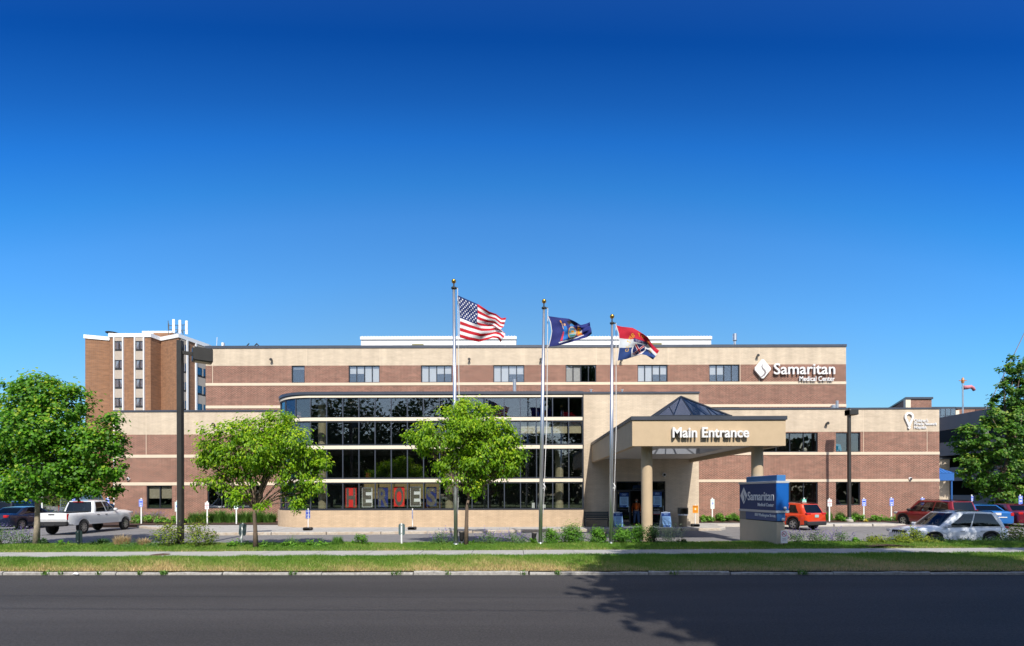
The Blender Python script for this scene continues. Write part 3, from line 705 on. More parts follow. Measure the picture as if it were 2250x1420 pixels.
for px, py in ((1172, 1105), (1187, 1107), (1195.5, 1109)):
    a = P(px, py, 31.9); hgt = a.z - u(1118) ; mb = MB(); mb.box((a.x - .1, 31.85, u(1118)), (a.x + .1, 31.9, a.z)); mb.build('notice_card', M_WHITE, hosp)
for px0, px1 in ((1143, 1178), (1178, 1213), (1213, 1249), (1249, 1280)):
    box_obj('roller_blind', (X(px0, D_GL) + .05, D_GL + .2, u(952)), (X(px1, D_GL) - .05, D_GL + .212, u(927)), M_BLIND2, hosp)
box_obj('upper_floor_chair', (X(806, 33.2), 33, u(1048)), (X(813, 33.2), 33.4, u(1036)), mat('orange_fabric', (.5, .1, .02), .8), hosp)

# --- entrance block
x0, x1 = XE, X(1535.5, D_EN, 1000)
u = lambda y: Z(y, D_EN, 1410)
DO = (X(1354, D_EN, 1100), X(1462.5, D_EN, 1100), 0.0, u(1057.8))
wall_strip('entrance_wall', M_BUFF, x0, x1, 0.0, u(865.4), D_EN, [DO], 1.9)
box_obj('coping', (x0 - .03, D_EN - .06, u(865.4)), (x1 + .05, D_EN + .3, u(861.2)), M_COPE, hosp)
mb = MB(); mb.face([(x1, D_EN, 0), (x1, D_WR, 0), (x1, D_WR, u(865.4)), (x1, D_EN, u(865.4))]); mb.face([(x0, D_EN, u(863.5)), (x1, D_EN, u(863.5)), (x1, D_UP, u(863.5)), (x0, D_UP, u(863.5))]); mb.build('side_wall', M_BUFF, hosp)
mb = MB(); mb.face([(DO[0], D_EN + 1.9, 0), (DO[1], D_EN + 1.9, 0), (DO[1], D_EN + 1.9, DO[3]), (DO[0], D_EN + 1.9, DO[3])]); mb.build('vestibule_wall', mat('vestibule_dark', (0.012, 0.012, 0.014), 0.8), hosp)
def door(xa, xb, za, zb, y, n=1):
    mb = MB(); t = .07
    mb.box((xa, y, za), (xa + t, y + .06, zb)); mb.box((xb - t, y, za), (xb, y + .06, zb)); mb.box((xa + t, y, zb - t), (xb - t, y + .06, zb)); mb.box((xa + t, y, za), (xb - t, y + .06, za + .22)); mb.box((xa + t, y, za + 1.02), (xb - t, y + .06, za + 1.1))
    d = mb.build('glass_door', M_FRAME, hosp); box_obj('pane', (xa + t, y + .025, za + .22), (xb - t, y + .035, zb - t), glass_mat('door_glass', (.45, .47, .5), .06) if 'door_glass' not in MATS else MATS['door_glass'], d)
    mb = MB(); mb.tube([(xb - .12, y - .05, za + .9), (xb - .12, y - .05, za + 1.3)], .014, 6); mb.build('handle', M_GALV, d); return d
ztr = u(1079)
for pa, pb in ((1354.5, 1386), (1427, 1462)): door(X(pa, D_EN, 1120) + .03, X(pb, D_EN, 1120), .15, ztr, D_EN + .1)
mb = MB(); mb.box((DO[0], D_EN + .1, ztr), (DO[1], D_EN + .2, ztr + .08)); mb.box((DO[0], D_EN + .1, DO[3] - .07), (DO[1], D_EN + .2, DO[3])); tr = mb.build('transom', M_FRAME, hosp)
box_obj('pane', (DO[0], D_EN + .14, ztr + .08), (DO[1], D_EN + .15, DO[3] - .07), MATS['door_glass'], tr)

# --- roof-top things of the hospital
pent = []
for pa, pb, lab in ((793, 1134, 'long white metal rooftop penthouse behind the pole of the striped flag'), (1222, 1562.5, 'white metal rooftop penthouse right of centre behind the shortest flagpole')):
    D = 50.0; a, b = P(pa, 740, D), P(pb, 740, D); t = empty('rooftop_penthouse', ((a.x + b.x) / 2, D, 14), label=lab, cat='rooftop housing', group='white rooftop penthouses')
    zt_, zb_ = Z(739.5, D, (pa + pb) / 2), 13.5
    box_obj('wall', (a.x, D, zb_), (b.x, D + 6, zt_ - .32), M_WHITEMET, t)
    mb = MB(); n = int((b.x - a.x) / .3); mb.box((a.x - .05, D - .12, zt_ - .32), (b.x + .05, D + 6.1, zt_ - .03))
    for k in range(n): xx = a.x + (b.x - a.x) * (k + .5) / n; mb.box((xx - .035, D - .13, zt_ - .03), (xx + .035, D + 6.1, zt_ + .03))
    mb.build('ribbed_roof', M_WHITEMET, t)
for pa, pb, py in ((905, 930, 757.5), (1430, 1454, 755.3)):
    a, b = P(pa, py, 44), P(pb, py, 44); t = tag(box_obj('roof_hatch', (a.x, 44, a.z - .6), (b.x, 44.8, a.z + .06), mat('olive_metal', (.2, .18, .07), .6)), 'low olive roof hatch in front of the %s penthouse' % ('left' if pa < 1000 else 'right'), 'roof hatch', 'olive roof hatches')
def flue(px, ytop, ybot, D, rpx, lab, cap=True):
    a, b = P(px, ytop, D), P(px, ybot, D); s = F / D; r = rpx / s; mb = MB()
    if cap: h = a.z - b.z; mb.lathe([(r * .6, b.z - .6), (r * .6, b.z + h * .3), (r, b.z + h * .36), (r, a.z), (r * .7, a.z + .02)], (a.x, D, 0), 16)
    else: mb.lathe([(r, b.z - .3), (r, a.z), (r * .8, a.z + .01)], (a.x, D, 0), 16)
    tag(mb.build('roof_flue', M_GALV), lab, 'flue')
flue(1614.5, 734, 757, 43, 4.3, 'silver capped flue at the right end of the top roof')
flue(1130.5, 834, 861, 33.2, 3.6, 'tall silver pipe standing on the roof of the glass front', False)
flue(1839, 881, 896, 38.5, 3.0, 'small silver pipe on the right wing beside the tall block', False)
mb = MB(); p = P(1831, 892, 38.4); mb.lathe([(.2, p.z - .3), (.2, p.z), (.1, p.z + .08)], (p.x, p.y, 0), 12); tag(mb.build('roof_vent', M_GALV), 'squat round vent on the right wing roof', 'roof vent')
for px, D in ((1298.5, 33), (1367, 33.5)):
    p = P(px, 858, D); mb = MB(); mb.lathe([(.06, p.z - .3), (.06, p.z), (.1, p.z + .02), (.1, p.z + .06)], (p.x, D, 0), 8); tag(mb.build('roof_vent', M_GALV), 'short pipe vent on the entrance block roof, %s of the shortest flagpole' % ('left' if px < 1340 else 'right'), 'roof vent', 'short vents on the entrance block')
p = P(477, 741, 41); q = P(476, 757, 41); mb = MB(); mb.tube([(q.x, 41, q.z - .2), (p.x, 41, p.z)], .02, 5); mb.box((q.x + .4, 41, q.z - .2), (q.x + .57, 41.2, q.z + .16)); tag(mb.build('roof_aerial', M_WHITE), 'thin white whip aerial at the left end of the top roof', 'aerial')
# pigeons on the parapet
M_BIRD = mat('dark_plumage', (.02, .022, .028), .6)
for px, ln, lab in ((545, -1, 'leftmost of the dark birds on the top parapet'), (562, -1, 'middle dark bird on the top parapet'), (566.5, 1, 'right dark bird on the top parapet')):
    p = P(px, 759.5, D_UP + .1); mb = MB(); q = Vector((p.x, p.y, p.z)); r = []
    for t, rr, dx, dz in ((0, .008, -.12, .0), (1, .035, -.05, .03), (2, .05, .02, .08), (3, .035, .07, .15), (4, .028, .08, .185), (5, .006, .115, .19)): r.append((q + Vector((dx * -ln, 0, dz)), rr))
    mb.tube([a for a, _ in r], [b for _, b in r], 7); tag(mb.build('pigeon', M_BIRD, smooth=True), lab, 'bird', 'birds on the top parapet')
# wall flood lights and dome cameras
def flood(px, py, D, lab):
    p = P(px, py, D); t = empty('wall_floodlight', (p.x, D, p.z), label=lab, cat='wall lamp', group='small wall floodlights'); mb = MB()
    mb.lathe([(.05, -.02), (.11, -.2), (.12, -.24)], (p.x, 0, 0), 10, axis='Y'); mb.v = [(a, D + b, p.z + c + .05) for a, b, c in mb.v]; mb.build('lamp_head', M_DARKMET, t)
    mb = MB(); mb.tube([(p.x, D, p.z - .14), (p.x, D - .1, p.z - .12), (p.x, D - .12, p.z)], .025, 6); mb.build('bracket', M_DARKMET, t)
for a in ((598, 793, D_UP, 'wall floodlight high on the buff band left of the first upper window'), (1031.5, 792.5, D_UP, 'wall floodlight just right of the tallest flagpole'), (1188, 793, D_UP, 'wall floodlight beside the middle flagpole'), (1364, 795, D_UP, 'wall floodlight under the red white and blue flag'), (1663, 784, D_UP, 'wall floodlight above the white diamond emblem'), (1815, 932.5, D_WR, 'wall floodlight on the right wing beside the lamp post'), (472, 935, D_WL, 'wall floodlight on the left wing above the round tree')): flood(*a)
for px, py, D, lab in ((283, 1053, D_WL, 'white dome camera by the maple on the left wing'), (1459, 1043.5, D_EN, 'white dome camera over the entrance doors'), (1999, 1052.5, D_WR, 'white dome camera on the lower stone band of the right wing')):
    p = P(px, py, D); t = empty('dome_camera', (p.x, D, p.z), label=lab, cat='security camera', group='dome cameras on the walls')
    mb = MB(); mb.lathe([(.12, 0), (.13, -.06), (.11, -.12)], (p.x, 0, 0), 12, axis='Y'); mb.v = [(a, D + b, p.z + c) for a, b, c in mb.v]; mb.build('housing', M_WHITE, t)
    mb = MB(); mb.lathe([(.085, -.115), (.07, -.17), (.03, -.2), (0.002, -.205)], (p.x, 0, 0), 12, axis='Y', caps=False); mb.v = [(a, D + b, p.z + c) for a, b, c in mb.v]; mb.build('dome', M_BLACK, t, smooth=True)

# ------------------------------------------------------------------ entrance canopy
DC, DB = 21.1, D_EN
cl, cr = P(1389.3, 981, DC), P(1726.4, 979, DC); ctop, ccap = Z(923, DC, 1550), Z(914.8, DC, 1550); cb = Z(980, DC, 1550)
can = empty('entrance_canopy', ((cl.x + cr.x) / 2, 26, 0), label='buff drive-through canopy on round columns with glass pyramid over the entrance', cat='canopy')
xa, xb = cl.x, cr.x
mb = MB(); th = .22
mb.box((xa, DC, cb), (xb, DC + th, ctop)); mb.box((xa, DC + th, cb), (xa + th, DB - .01, ctop)); mb.box((xb - th, DC + th, cb), (xb, DB - .01, ctop)); mb.build('fascia', M_STUCCO, can)
mb = MB(); e = .05
mb.box((xa - e, DC - e, ctop), (xb + e, DC + .35, ccap)); mb.box((xa - e, DC + .35, ctop), (xa + .35, DB - .02, ccap)); mb.box((xb - .35, DC + .35, ctop), (xb + e, DB - .02, ccap)); mb.build('coping', M_COPE, can)
pxc, pyc, hw = X(1523, 24.5, 911), 26.35, 1.88
zs, zr_, zp = cb + .22, ctop - .12, 6.08
mb = MB(); X4 = [xa + th, pxc - hw + .25, pxc + hw - .25, xb - th]; Y4 = [DC + th, pyc - hw + .25, pyc + hw - .25, DB - .02]
for z in (zs, zr_):
    for i in range(3):
        for j in range(3):
            if i == 1 and j == 1: continue
            mb.face([(X4[i], Y4[j], z), (X4[i + 1], Y4[j], z), (X4[i + 1], Y4[j + 1], z), (X4[i], Y4[j + 1], z)])
mb.build('soffit', M_SOFF, can)
mb = MB()
for a, b in (((X4[1], Y4[1]), (X4[2], Y4[1])), ((X4[2], Y4[1]), (X4[2], Y4[2])), ((X4[2], Y4[2]), (X4[1], Y4[2])), ((X4[1], Y4[2]), (X4[1], Y4[1]))):
    mb.face([(a[0], a[1], zs), (b[0], b[1], zs), (b[0], b[1], zp), (a[0], a[1], zp)])
mb.build('skylight_well', M_SOFF, can)
mb = MB()
for a, b in (((-hw, -hw), (hw, -hw)), ((hw, -hw), (hw, hw)), ((hw, hw), (-hw, hw)), ((-hw, hw), (-hw, -hw))):
    mb.face([(pxc + a[0], pyc + a[1], zr_), (pxc + b[0], pyc + b[1], zr_), (pxc + b[0], pyc + b[1], zp), (pxc + a[0], pyc + a[1], zp)])
mb.build('skylight_kerb', M_COPE, can)
ap = Vector((X(1496, pyc, 871), pyc, Z(871.5, pyc, 1496)))
skl = MB(); skl.box((pxc - hw - .04, pyc - hw - .04, zp - .04), (pxc + hw + .04, pyc - hw + .06, zp + .05)); skl.box((pxc - hw - .04, pyc + hw - .06, zp - .04), (pxc + hw + .04, pyc + hw + .04, zp + .05))
skl.box((pxc - hw - .04, pyc - hw + .06, zp - .04), (pxc - hw + .06, pyc + hw - .06, zp + .05)); skl.box((pxc + hw - .06, pyc - hw + .06, zp - .04), (pxc + hw + .04, pyc + hw - .06, zp + .05))
cs = [Vector((pxc - hw, pyc - hw, zp)), Vector((pxc + hw, pyc - hw, zp)), Vector((pxc + hw, pyc + hw, zp)), Vector((pxc - hw, pyc + hw, zp))]
for c in cs: skl.tube([c, ap], .05, 4)
panes = []
for k in range(4):
    a, b = cs[k], cs[(k + 1) % 4]; q = [a.lerp(b, t) for t in (0, .25, .5, .75, 1)]; l, r = a.lerp(ap, .5), b.lerp(ap, .5)
    skl.tube([q[2], ap], .035, 4); skl.tube([q[1], l], .035, 4); skl.tube([q[3], r], .035, 4)
    panes += [[q[0], q[1], l], [q[1], q[2], ap, l], [q[2], q[3], r, ap], [q[3], q[4], r]]
sk = skl.build('skylight_frame', M_FRAME, can)
for pp in panes: mb = MB(); mb.face(pp); mb.build('pane', GL_SKY, sk)
for px, py, D in ((1421, 1009, 22.05), (1663.7, 1006, 22.05)):
    p = P(px, py, D); r = 12.0 / (F / D); mb = MB(); mb.lathe([(r * 1.0, 0.0), (r, cb + .22)], (p.x, D, 0), 28); o = mb.build('column', M_STUCCO, can)
    weld(o, 1e-5, 40)
for k in range(4):
    c = (xa + 1.0 + 1.5 * k, DC + 1.6, zs - .012); mb = MB(); mb.lathe([(.11, 0.0), (.11, .011)], c, 12); mb.build('downlight', M_WHITE, can)
mx = Matrix.Translation(P(1477, 961.6, DC - .06)); wd_ = X(1642.5, DC, 950) - X(1477, DC, 950)
t = empty('entrance_lettering', tuple(P(1477, 961.6, DC - .02)), label='raised white words Main Entrance on the canopy front', cat='sign lettering')
letters('Main Entrance', mx, t, M_WHITE, 21.3 / (F / DC), .11, wd_, bold=.02)

# ------------------------------------------------------------------ wall signs
mb = MB(); t = empty('hospital_wall_sign', tuple(P(1744, 815, D_UP - .1)), label='white raised letters Samaritan Medical Center with diamond emblem high on brick', cat='wall sign')
DS = D_UP - .08
letters('Samaritan', Matrix.Translation(P(1699.5, 823, DS)), t, M_WHITE, 23.3 / (F / DS), .12, X(1833, DS, 815) - X(1699.5, DS, 815), bold=.008)
letters('Medical Center', Matrix.Translation(P(1755.5, 838, DS)), t, M_WHITE, 10.3 / (F / DS), .1, X(1832.5, DS, 830) - X(1755.5, DS, 830), bold=.006)
def diamond(cx_, cy_, hw_, hh, D, nm, m, par, dep=.16, tm=None, curve_m=None):
    pts = []
    for (ax, ay), (bx, by) in zip([(0, -1), (1, 0), (0, 1), (-1, 0)], [(1, 0), (0, 1), (-1, 0), (0, -1)]):
        for k in (.1, .9): pts.append((ax + (bx - ax) * k, ay + (by - ay) * k))
    w3 = [P(cx_ + x * hw_, cy_ + y * hh, D) for x, y in pts]; mb = MB(); mb.loft([[(p.x, D, p.z) for p in w3], [(p.x, D - dep, p.z) for p in w3]], caps=True); o = fix_normals(mb.build(nm, m, par))
    return o
em = diamond(1674, 811.7, 19.2, 23, DS, 'diamond_emblem', M_WHITE, t)
SC = [(.12, -.52), (.0, -.3), (.06, -.1), (.3, .1), (.42, .3), (.28, .52), (.0, .7), (-.2, .74)]
def s_stroke(cx_, cy_, hw_, hh, D, par, m):
    pts = [P(cx_ + x * hw_, cy_ + y * hh, D) for x, y in SC]; mb = MB(); wds = [.01, .045, .06, .075, .08, .07, .045, .01]; n = len(pts); lf, rt = [], []
    for i in range(n):
        d = (pts[min(i + 1, n - 1)] - pts[max(i - 1, 0)]).normalized(); nn = Vector((d.z, 0, -d.x)); lf.append(pts[i] + nn * wds[i]); rt.append(pts[i] - nn * wds[i])
    mb.loft([[tuple(a), tuple(b), (b.x, D - .012, b.z), (a.x, D - .012, a.z)] for a, b in zip(lf, rt)], caps=True); return fix_normals(mb.build('emblem_curve', m, par))
s_stroke(1674, 811.7, 19.2, 23, DS - .16, em, mat('emblem_grey', (.22, .2, .2), .6))
t = empty('children_network_sign', tuple(P(2020, 922, D_WR - .05)), label="white balloon emblem and words Children's Miracle Network Hospitals on right wing", cat='wall sign')
DS = D_WR - .02
def ballo(k):
    pts = []
    for i in range(25):
        a = math.pi * (-.17 + 1.34 * i / 24); pts.append((-math.cos(a) * 10.1 * k, -math.sin(a) * 10.1 * k))
    pts = [(x, y) for x, y in pts]; return pts + [(2.0 * k, 20.5 * k), (-2.0 * k, 20.5 * k)]
o_, i_ = ballo(1.0), [(x * .6, y * .62 + .4) for x, y in ballo(1.0)]
mb = MB(); rings = []
for (a, b), (c, d) in zip(o_, i_):
    p, q = P(1996.2 + a, 916.2 + b, DS), P(1996.2 + c, 916.2 + d, DS); rings.append([(p.x, DS, p.z), (p.x, DS - .09, p.z), (q.x, DS - .09, q.z), (q.x, DS, q.z)])
rings.append(rings[0]); mb.loft(rings); fix_normals(mb.build('balloon_emblem', M_WHITE, t))
mb = MB(); mb.lathe([(2.7 / (F / DS), 0), (2.7 / (F / DS), -.09)], axis='Y', seg=14); q = P(1996.2, 940, DS); mb.v = [(a + q.x, b + DS, c + q.z) for a, b, c in mb.v]; mb.build('emblem_dot', M_WHITE, t)
for s_, xa_, xb_, yb_ in (("Children's", 2007.6, 2038.5, 927.4), ('Miracle Network', 2007.6, 2057.5, 934.6), ('Hospitals', 2007.6, 2034.5, 942.0)):
    letters(s_, Matrix.Translation(P(xa_, yb_, DS)), t, M_WHITE, 6.2 / (F / DS), .05, X(xb_, DS) - X(xa_, DS), bold=.012)
# ------------------------------------------------------------------ brick tower far left
KT = 354.0 * 75
def tw(px, ytop): return P(px, ytop, KT / (CY - ytop))
zt = Z(733, 75, 290); zc = zt - .58
FP = [tw(187, 735.5), tw(240.5, 740.5), Vector((X(241, 75, 735), 75.6, 0)), Vector((X(241, 75, 735), 75.0, 0)), Vector((X(331, 75, 733), 75.0, 0)), tw(353.5, 741.5), tw(392.5, 734.0), tw(457, 757.0)]
tower = empty('brick_tower', (FP[3].x + 4, 80, 0), label='orange brown brick tower block with white cornice behind the left wing', cat='building')
bk = [Vector((FP[-1].x + 1, 98, 0)), Vector((FP[0].x - 3, 98, 0))]
poly = [(p.x, p.y) for p in FP] + [(p.x, p.y) for p in bk]
mb = MB(); n = len(poly)
for i in range(n):
    a, b = poly[i], poly[(i + 1) % n]; mb.face([(a[0], a[1], 0), (b[0], b[1], 0), (b[0], b[1], zc), (a[0], a[1], zc)])
mb.build('brick_wall', M_ORBRICK, tower)
def grow(poly, o):
    r = []; n = len(poly)
    for i in range(n):
        p, q, s = Vector(poly[i - 1]), Vector(poly[i]), Vector(poly[(i + 1) % n]); d1 = (q - p).normalized(); d2 = (s - q).normalized()
        n1, n2 = Vector((d1.y, -d1.x)), Vector((d2.y, -d2.x)); m = (n1 + n2); m = m / max(.35, m.length_squared) * 2 if m.length > 0 else n1
        r.append(tuple(q + m * o * .5 * 1.0))
    return r
mb = MB(); mb.prism(grow(poly, .25), zc, zt); mb.build('white_cornice', M_WHITEMET, tower)
M_PREC = mat('ribbed_precast', (.42, .36, .3), .9, var=.1, scale=3); M_CURT = mat('sheer_curtain', (.5, .48, .5), .9)
def t_bay(fr, ua, ub, y_rows, hpx, sills=True):
    """fr maps (u metres along the face, z) to world; precast bay with windows"""
    pass
zz = lambda y: Z(y, 75, 285)
ROWS = [750, 791.5, 833, 874.5, 916, 957.5, 999]
for bi, (ba, bb) in enumerate(((253.5, 270.8), (299, 316.4))):
    xa, xb = X(ba, 75, 820), X(bb, 75, 820)
    for k, y in enumerate(ROWS):
        ztop = zc if k == 0 else zz(ROWS[k - 1] + 22); box_obj('precast_panel', (xa, 74.93, zz(y)), (xb, 75.1, ztop), M_PREC, tower)
        wn = box_obj('window', (xa, 74.95, zz(y + 22)), (xb, 75.1, zz(y + 17.5)), M_BLACK, tower)
        mb = MB(); t = .07; za, zb = zz(y + 17.5), zz(y)
        mb.box((xa, 74.9, zb - t), (xb, 75.0, zb)); mb.box(((xa + xb) / 2 - .04, 74.9, za), ((xa + xb) / 2 + .04, 75.0, zb - t)); mb.build('frame', M_FRAME, wn)
        box_obj('pane', (xa, 74.97, za), (xb, 74.985, zb - t), MATS['window_glass'], wn)
        if k < 4:
            s = R_.choice([0, 1]); mb = MB(); cx_ = xa + (xb - xa) * (.06 if s == 0 else .94); d = 1 if s == 0 else -1
            mb.prism([(cx_, za), (cx_ + d * .12, za + .3), (cx_ + d * .55, zb - .1), (cx_, zb - .1)][::d], 74.986, 74.995, plane='XZ'); mb.build('curtain', M_CURT, wn)
    for px in (ba - 1.2, bb + 1.0): xx = X(px, 75, 820); box_obj('white_fin', (xx - .08, 74.78, 0), (xx + .08, 75.05, zc), M_WHITE, tower)
# receding right face
a, b = FP[6], FP[7]; d = (b - a); d.z = 0; Lr = d.length; d.normalize(); nrm = Vector((d.y, -d.x, 0))
MT = Matrix.Translation((a.x, a.y, 0)) @ Matrix.Rotation(math.atan2(d.y, d.x), 4, 'Z')
def u_of(px):
    lo, hi = 0.0, Lr
    for _ in range(40):
        m_ = (lo + hi) / 2; q = a + d * m_; v = CX + q.x / q.y * F
        if v < px: lo = m_
        else: hi = m_
    return lo
for ua, ub in ((u_of(398), u_of(409)), (u_of(431.5), u_of(451.5))):
    for k in range(7):
        z1 = zc - .75 - 2.9 * k; mb = MB(); mb.box((ua, -.06, z1 - 1.55), (ub, .1, z1 - 1.25), mx=MT); mb.box((ua, -.05, z1 - 1.25), (ub, .1, z1), mx=MT); wn = mb.build('window', M_BLACK, tower)
        mb = MB(); mb.box((ua + .05, -.09, z1 - 1.2), ((ua + ub) / 2 - .05, -.07, z1 - .05), mx=MT); mb.box(((ua + ub) / 2 + .05, -.09, z1 - 1.2), (ub - .05, -.07, z1 - .05), mx=MT); mb.build('pane', MATS['window_glass'], wn)
        mb = MB(); mb.box((ua, -.07, z1), (ub, .1, zc if k == 0 else z1 + 1.35), mx=MT); mb.box(((ua + ub) * .5 + (ub - ua) * .12, -.1, z1 - 1.3), ((ua + ub) * .5 + (ub - ua) * .25, .02, z1), mx=MT); mb.build('precast_panel', M_PREC, tower)
for px in (411, 430.5): uu = u_of(px); mb = MB(); mb.box((uu - .12, -.2, 0), (uu + .12, .05, zc), mx=MT); mb.build('white_fin', M_WHITE, tower)
# rooftop bits of the tower
p = P(247, 732, 80); mb = MB(); mb.lathe([(.55, p.z - 1.2), (.55, p.z - .1)], (p.x, 80, 0), 12); t = mb.build('roof_ventilator', M_WHITE); tag(t, 'white stub vent with dark flat cap on the tower roof', 'roof vent')
mb = MB(); mb.lathe([(.9, p.z - .05), (.95, p.z + .02), (.5, p.z + .12), (.01, p.z + .16)], (p.x, 80, 0), 14, caps=False); mb.build('cap', M_BLACK, t)
tag(box_obj('roof_block', (X(312, 84, 728), 84, zt - .5), (X(377, 84, 728), 90, Z(727.5, 84, 340)), M_WHITEMET), 'low white roof structure behind the tower cornice', 'rooftop housing')
o = box_obj('roof_brick_housing', (X(337, 79, 732), 79, zt - .5), (X(379, 79, 732), 83, Z(731.5, 79, 360)), M_ORBRICK); tag(o, 'small brick housing on the tower roof below the aerials', 'rooftop housing')
ant = empty('antenna_array', tuple(P(394, 735, 78)), label='mobile phone mast with three white panel antennas on the tower roof', cat='antenna')
for px, ya, yb in ((382.5, 702.5, 732), (396.3, 704, 733.5), (410.8, 705.5, 735)):
    a, b = P(px, ya, 78), P(px, yb, 78); mb = MB(); mb.bbox((a.x - .19, 77.8, b.z), (a.x + .19, 78.0, a.z), .05); mb.build('antenna_panel', M_WHITE, ant)
mb = MB()
for pts in (((369.5, 716), (408, 714)), ((370, 724), (409, 726)), ((385, 733), (396, 722)), ((403, 735), (396, 722)), ((391, 714), (391, 736)), ((369.5, 705), (370, 736)), ((371, 711), (371, 724)), ((402, 714), (402, 736))): mb.tube([P(px, py, 78.3) for px, py in pts], .05, 5)
mb.build('support_frame', mat('dark_grey_steel', (.08, .085, .09), .6), ant)

# ------------------------------------------------------------------ things behind at the right
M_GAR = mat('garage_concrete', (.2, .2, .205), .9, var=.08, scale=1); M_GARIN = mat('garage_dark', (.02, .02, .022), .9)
gar = empty('parking_garage', (54, 54, 0), label='grey concrete parking garage with dark open decks behind the right tree', cat='building')
gx_ = 50.5
for i, (yt, yb_) in enumerate(((918, 947), (974, 1003), (1029, 1058), (1088, 1125))):
    sc = (2064 - CX) / gx_ ; z1, z0 = EYE + (CY + -ROLL * 0 - (yt + ROLL * 939)) / sc, EYE + (CY - (yb_ + ROLL * 939)) / sc
    mb = MB(); y_ = 42.0
    while y_ < 74: mb.box((gx_, y_ + .012, max(z0, -.2)), (gx_ + .3, min(y_ + 9, 74) - .012, z1)); y_ += 9
    mb.box((gx_ + .3, 41.7, max(z0, -.2)), (76, 42.0, z1)); mb.build('spandrel', M_GAR, gar)
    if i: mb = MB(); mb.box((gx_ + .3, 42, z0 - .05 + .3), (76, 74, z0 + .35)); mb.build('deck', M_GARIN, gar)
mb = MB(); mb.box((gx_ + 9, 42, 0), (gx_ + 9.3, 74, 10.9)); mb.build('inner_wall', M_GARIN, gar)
for k in range(4): box_obj('column', (gx_ + .35, 44 + 9 * k, 0), (gx_ + .9, 44.6 + 9 * k, 10.8), M_GAR, gar)
rear = empty('rear_brick_building', (60, 88, 0), label='dark red brick building with glazed corner beyond the garage roof', cat='building')
M_RED2 = M_RED_UP; D = 84
z0 = 4; zt2 = Z(894.5, D, 2130)
box_obj('brick_wall', (X(2105, D), D, z0), (X(2186, D), D + 8, zt2 - .3), M_RED2, rear); box_obj('coping', (X(2100, D), D - .1, zt2 - .3), (X(2187, D), D + 8, zt2), M_COPE, rear)
box_obj('pale_pier', (X(2097, D), D - .3, z0), (X(2105, D), D + 2, zt2 - .6), M_SPAN, rear)
xa, xb = X(2040, D), X(2097, D); box_obj('glazed_bay', (xa, D - .25, z0), (xb, D + 4, zt2), M_MULL, rear)
for i in range(5):
    for j in range(4): box_obj('pane', (xa + .12 + (xb - xa) * i / 5, D - .29, zt2 - .35 - 1.2 * (j + 1) + .1), (xa + (xb - xa) * (i + 1) / 5 - .04, D - .26, zt2 - .35 - 1.2 * j), GL_UP, rear)
pa = box_obj('painted_recess_shade', (X(2143, D), D - .06, z0), (X(2159, D), D - .01, zt2 - .35), mat('brick_shade_colour', (.1, .05, .045), .9), rear)  # flat strip in a darkened brick colour: shade of a recess painted on
ph = empty('brick_roof_block', (45, 62, 8), label='square red brick roof block with a pale corner behind the right wing', cat='rooftop housing'); D = 60
za, zb = 8.0, Z(877.5, D, 2020)
mb = MB(); mb.face([(X(2001, D), D, za), (X(2047.5, D), D, za), (X(2047.5, D), D, zb), (X(2001, D), D, zb)]); l = P(1955, 888, 67); mb.face([(l.x, 67, za), (X(1990, D), D, za), (X(1990, D), D, zb), (l.x, 67, zb)]); mb.face([(l.x, 67, zb), (X(1990, D), D, zb), (X(2047.5, D), D, zb), (X(2047.5, D), 67, zb)]); mb.face([(X(2047.5, D), D, za), (X(2047.5, D), 67, za), (X(2047.5, D), 67, zb), (X(2047.5, D), D, zb)]); mb.build('brick_wall', M_RED2, ph)
box_obj('pale_pier', (X(1990, D), D - .05, za), (X(2001, D), D + .3, zb), M_SPAN, ph)
mb = MB(); mb.prism([(X(1990, D) - .1, D - .12), (X(2047.5, D) + .1, D - .12), (X(2047.5, D) + .1, 67), (l.x - .1, 67)], zb, zb + .25); mb.build('coping', M_COPE, ph)
aw = empty('side_entrance_awning', (34, 40, 0), label='blue hipped metal awning at the right end of the hospital', cat='awning')
M_BLUEMET = mat('blue_metal', (.035, .14, .42), .45, .1); y0, y1 = 38.6, 42.6; xr = X(2096.5, y0, 1055); xl = X(2064, D_WR) + .01; z0, z1, z2 = Z(1056, y0, 2096), Z(1039.5, y0, 2096), Z(1008, 40.6, 2064)
mb = MB(); mb.box((xl, y0, z0), (xr, y0 + .1, z1)); mb.box((xr - .1, y0 + .1, z0), (xr, y1, z1)); mb.build('valance', M_BLUEMET, aw)
mb = MB(); tt = (xl, 40.6, z2); mb.face([(xl, y0 - .02, z1), (xr + .02, y0 - .02, z1), (xl + .35, 40.6, z2), (xl, 40.6, z2)]); mb.face([(xr + .02, y0 - .02, z1), (xr + .02, y1, z1), (xl + .35, 40.6, z2)])
mb.face([(xr + .02, y1, z1), (xl, y1, z1), (xl, 40.6, z2), (xl + .35, 40.6, z2)]); mb.build('roof_sheet', M_BLUEMET, aw)
for k in range(9):
    xx = xl + .1 + k * .27; t = min(1, (xr - xx) / (xr - xl - .35)); mb = MB(); mb.tube([(xx, y0 - .02, z1 + .02), (min(xx, xl + .35) if t > .95 else xx - 0 * t, y0 + (40.6 - y0) * t, z1 + (z2 - z1) * t + .02)], .018, 4); mb.build('seam', M_BLUEMET, aw)
for yy in (y0 + .1, y1 - .1): mb = MB(); mb.tube([(xr - .12, yy, -.2), (xr - .12, yy, z0)], .06, 8); mb.build('post', M_BLUEMET, aw)
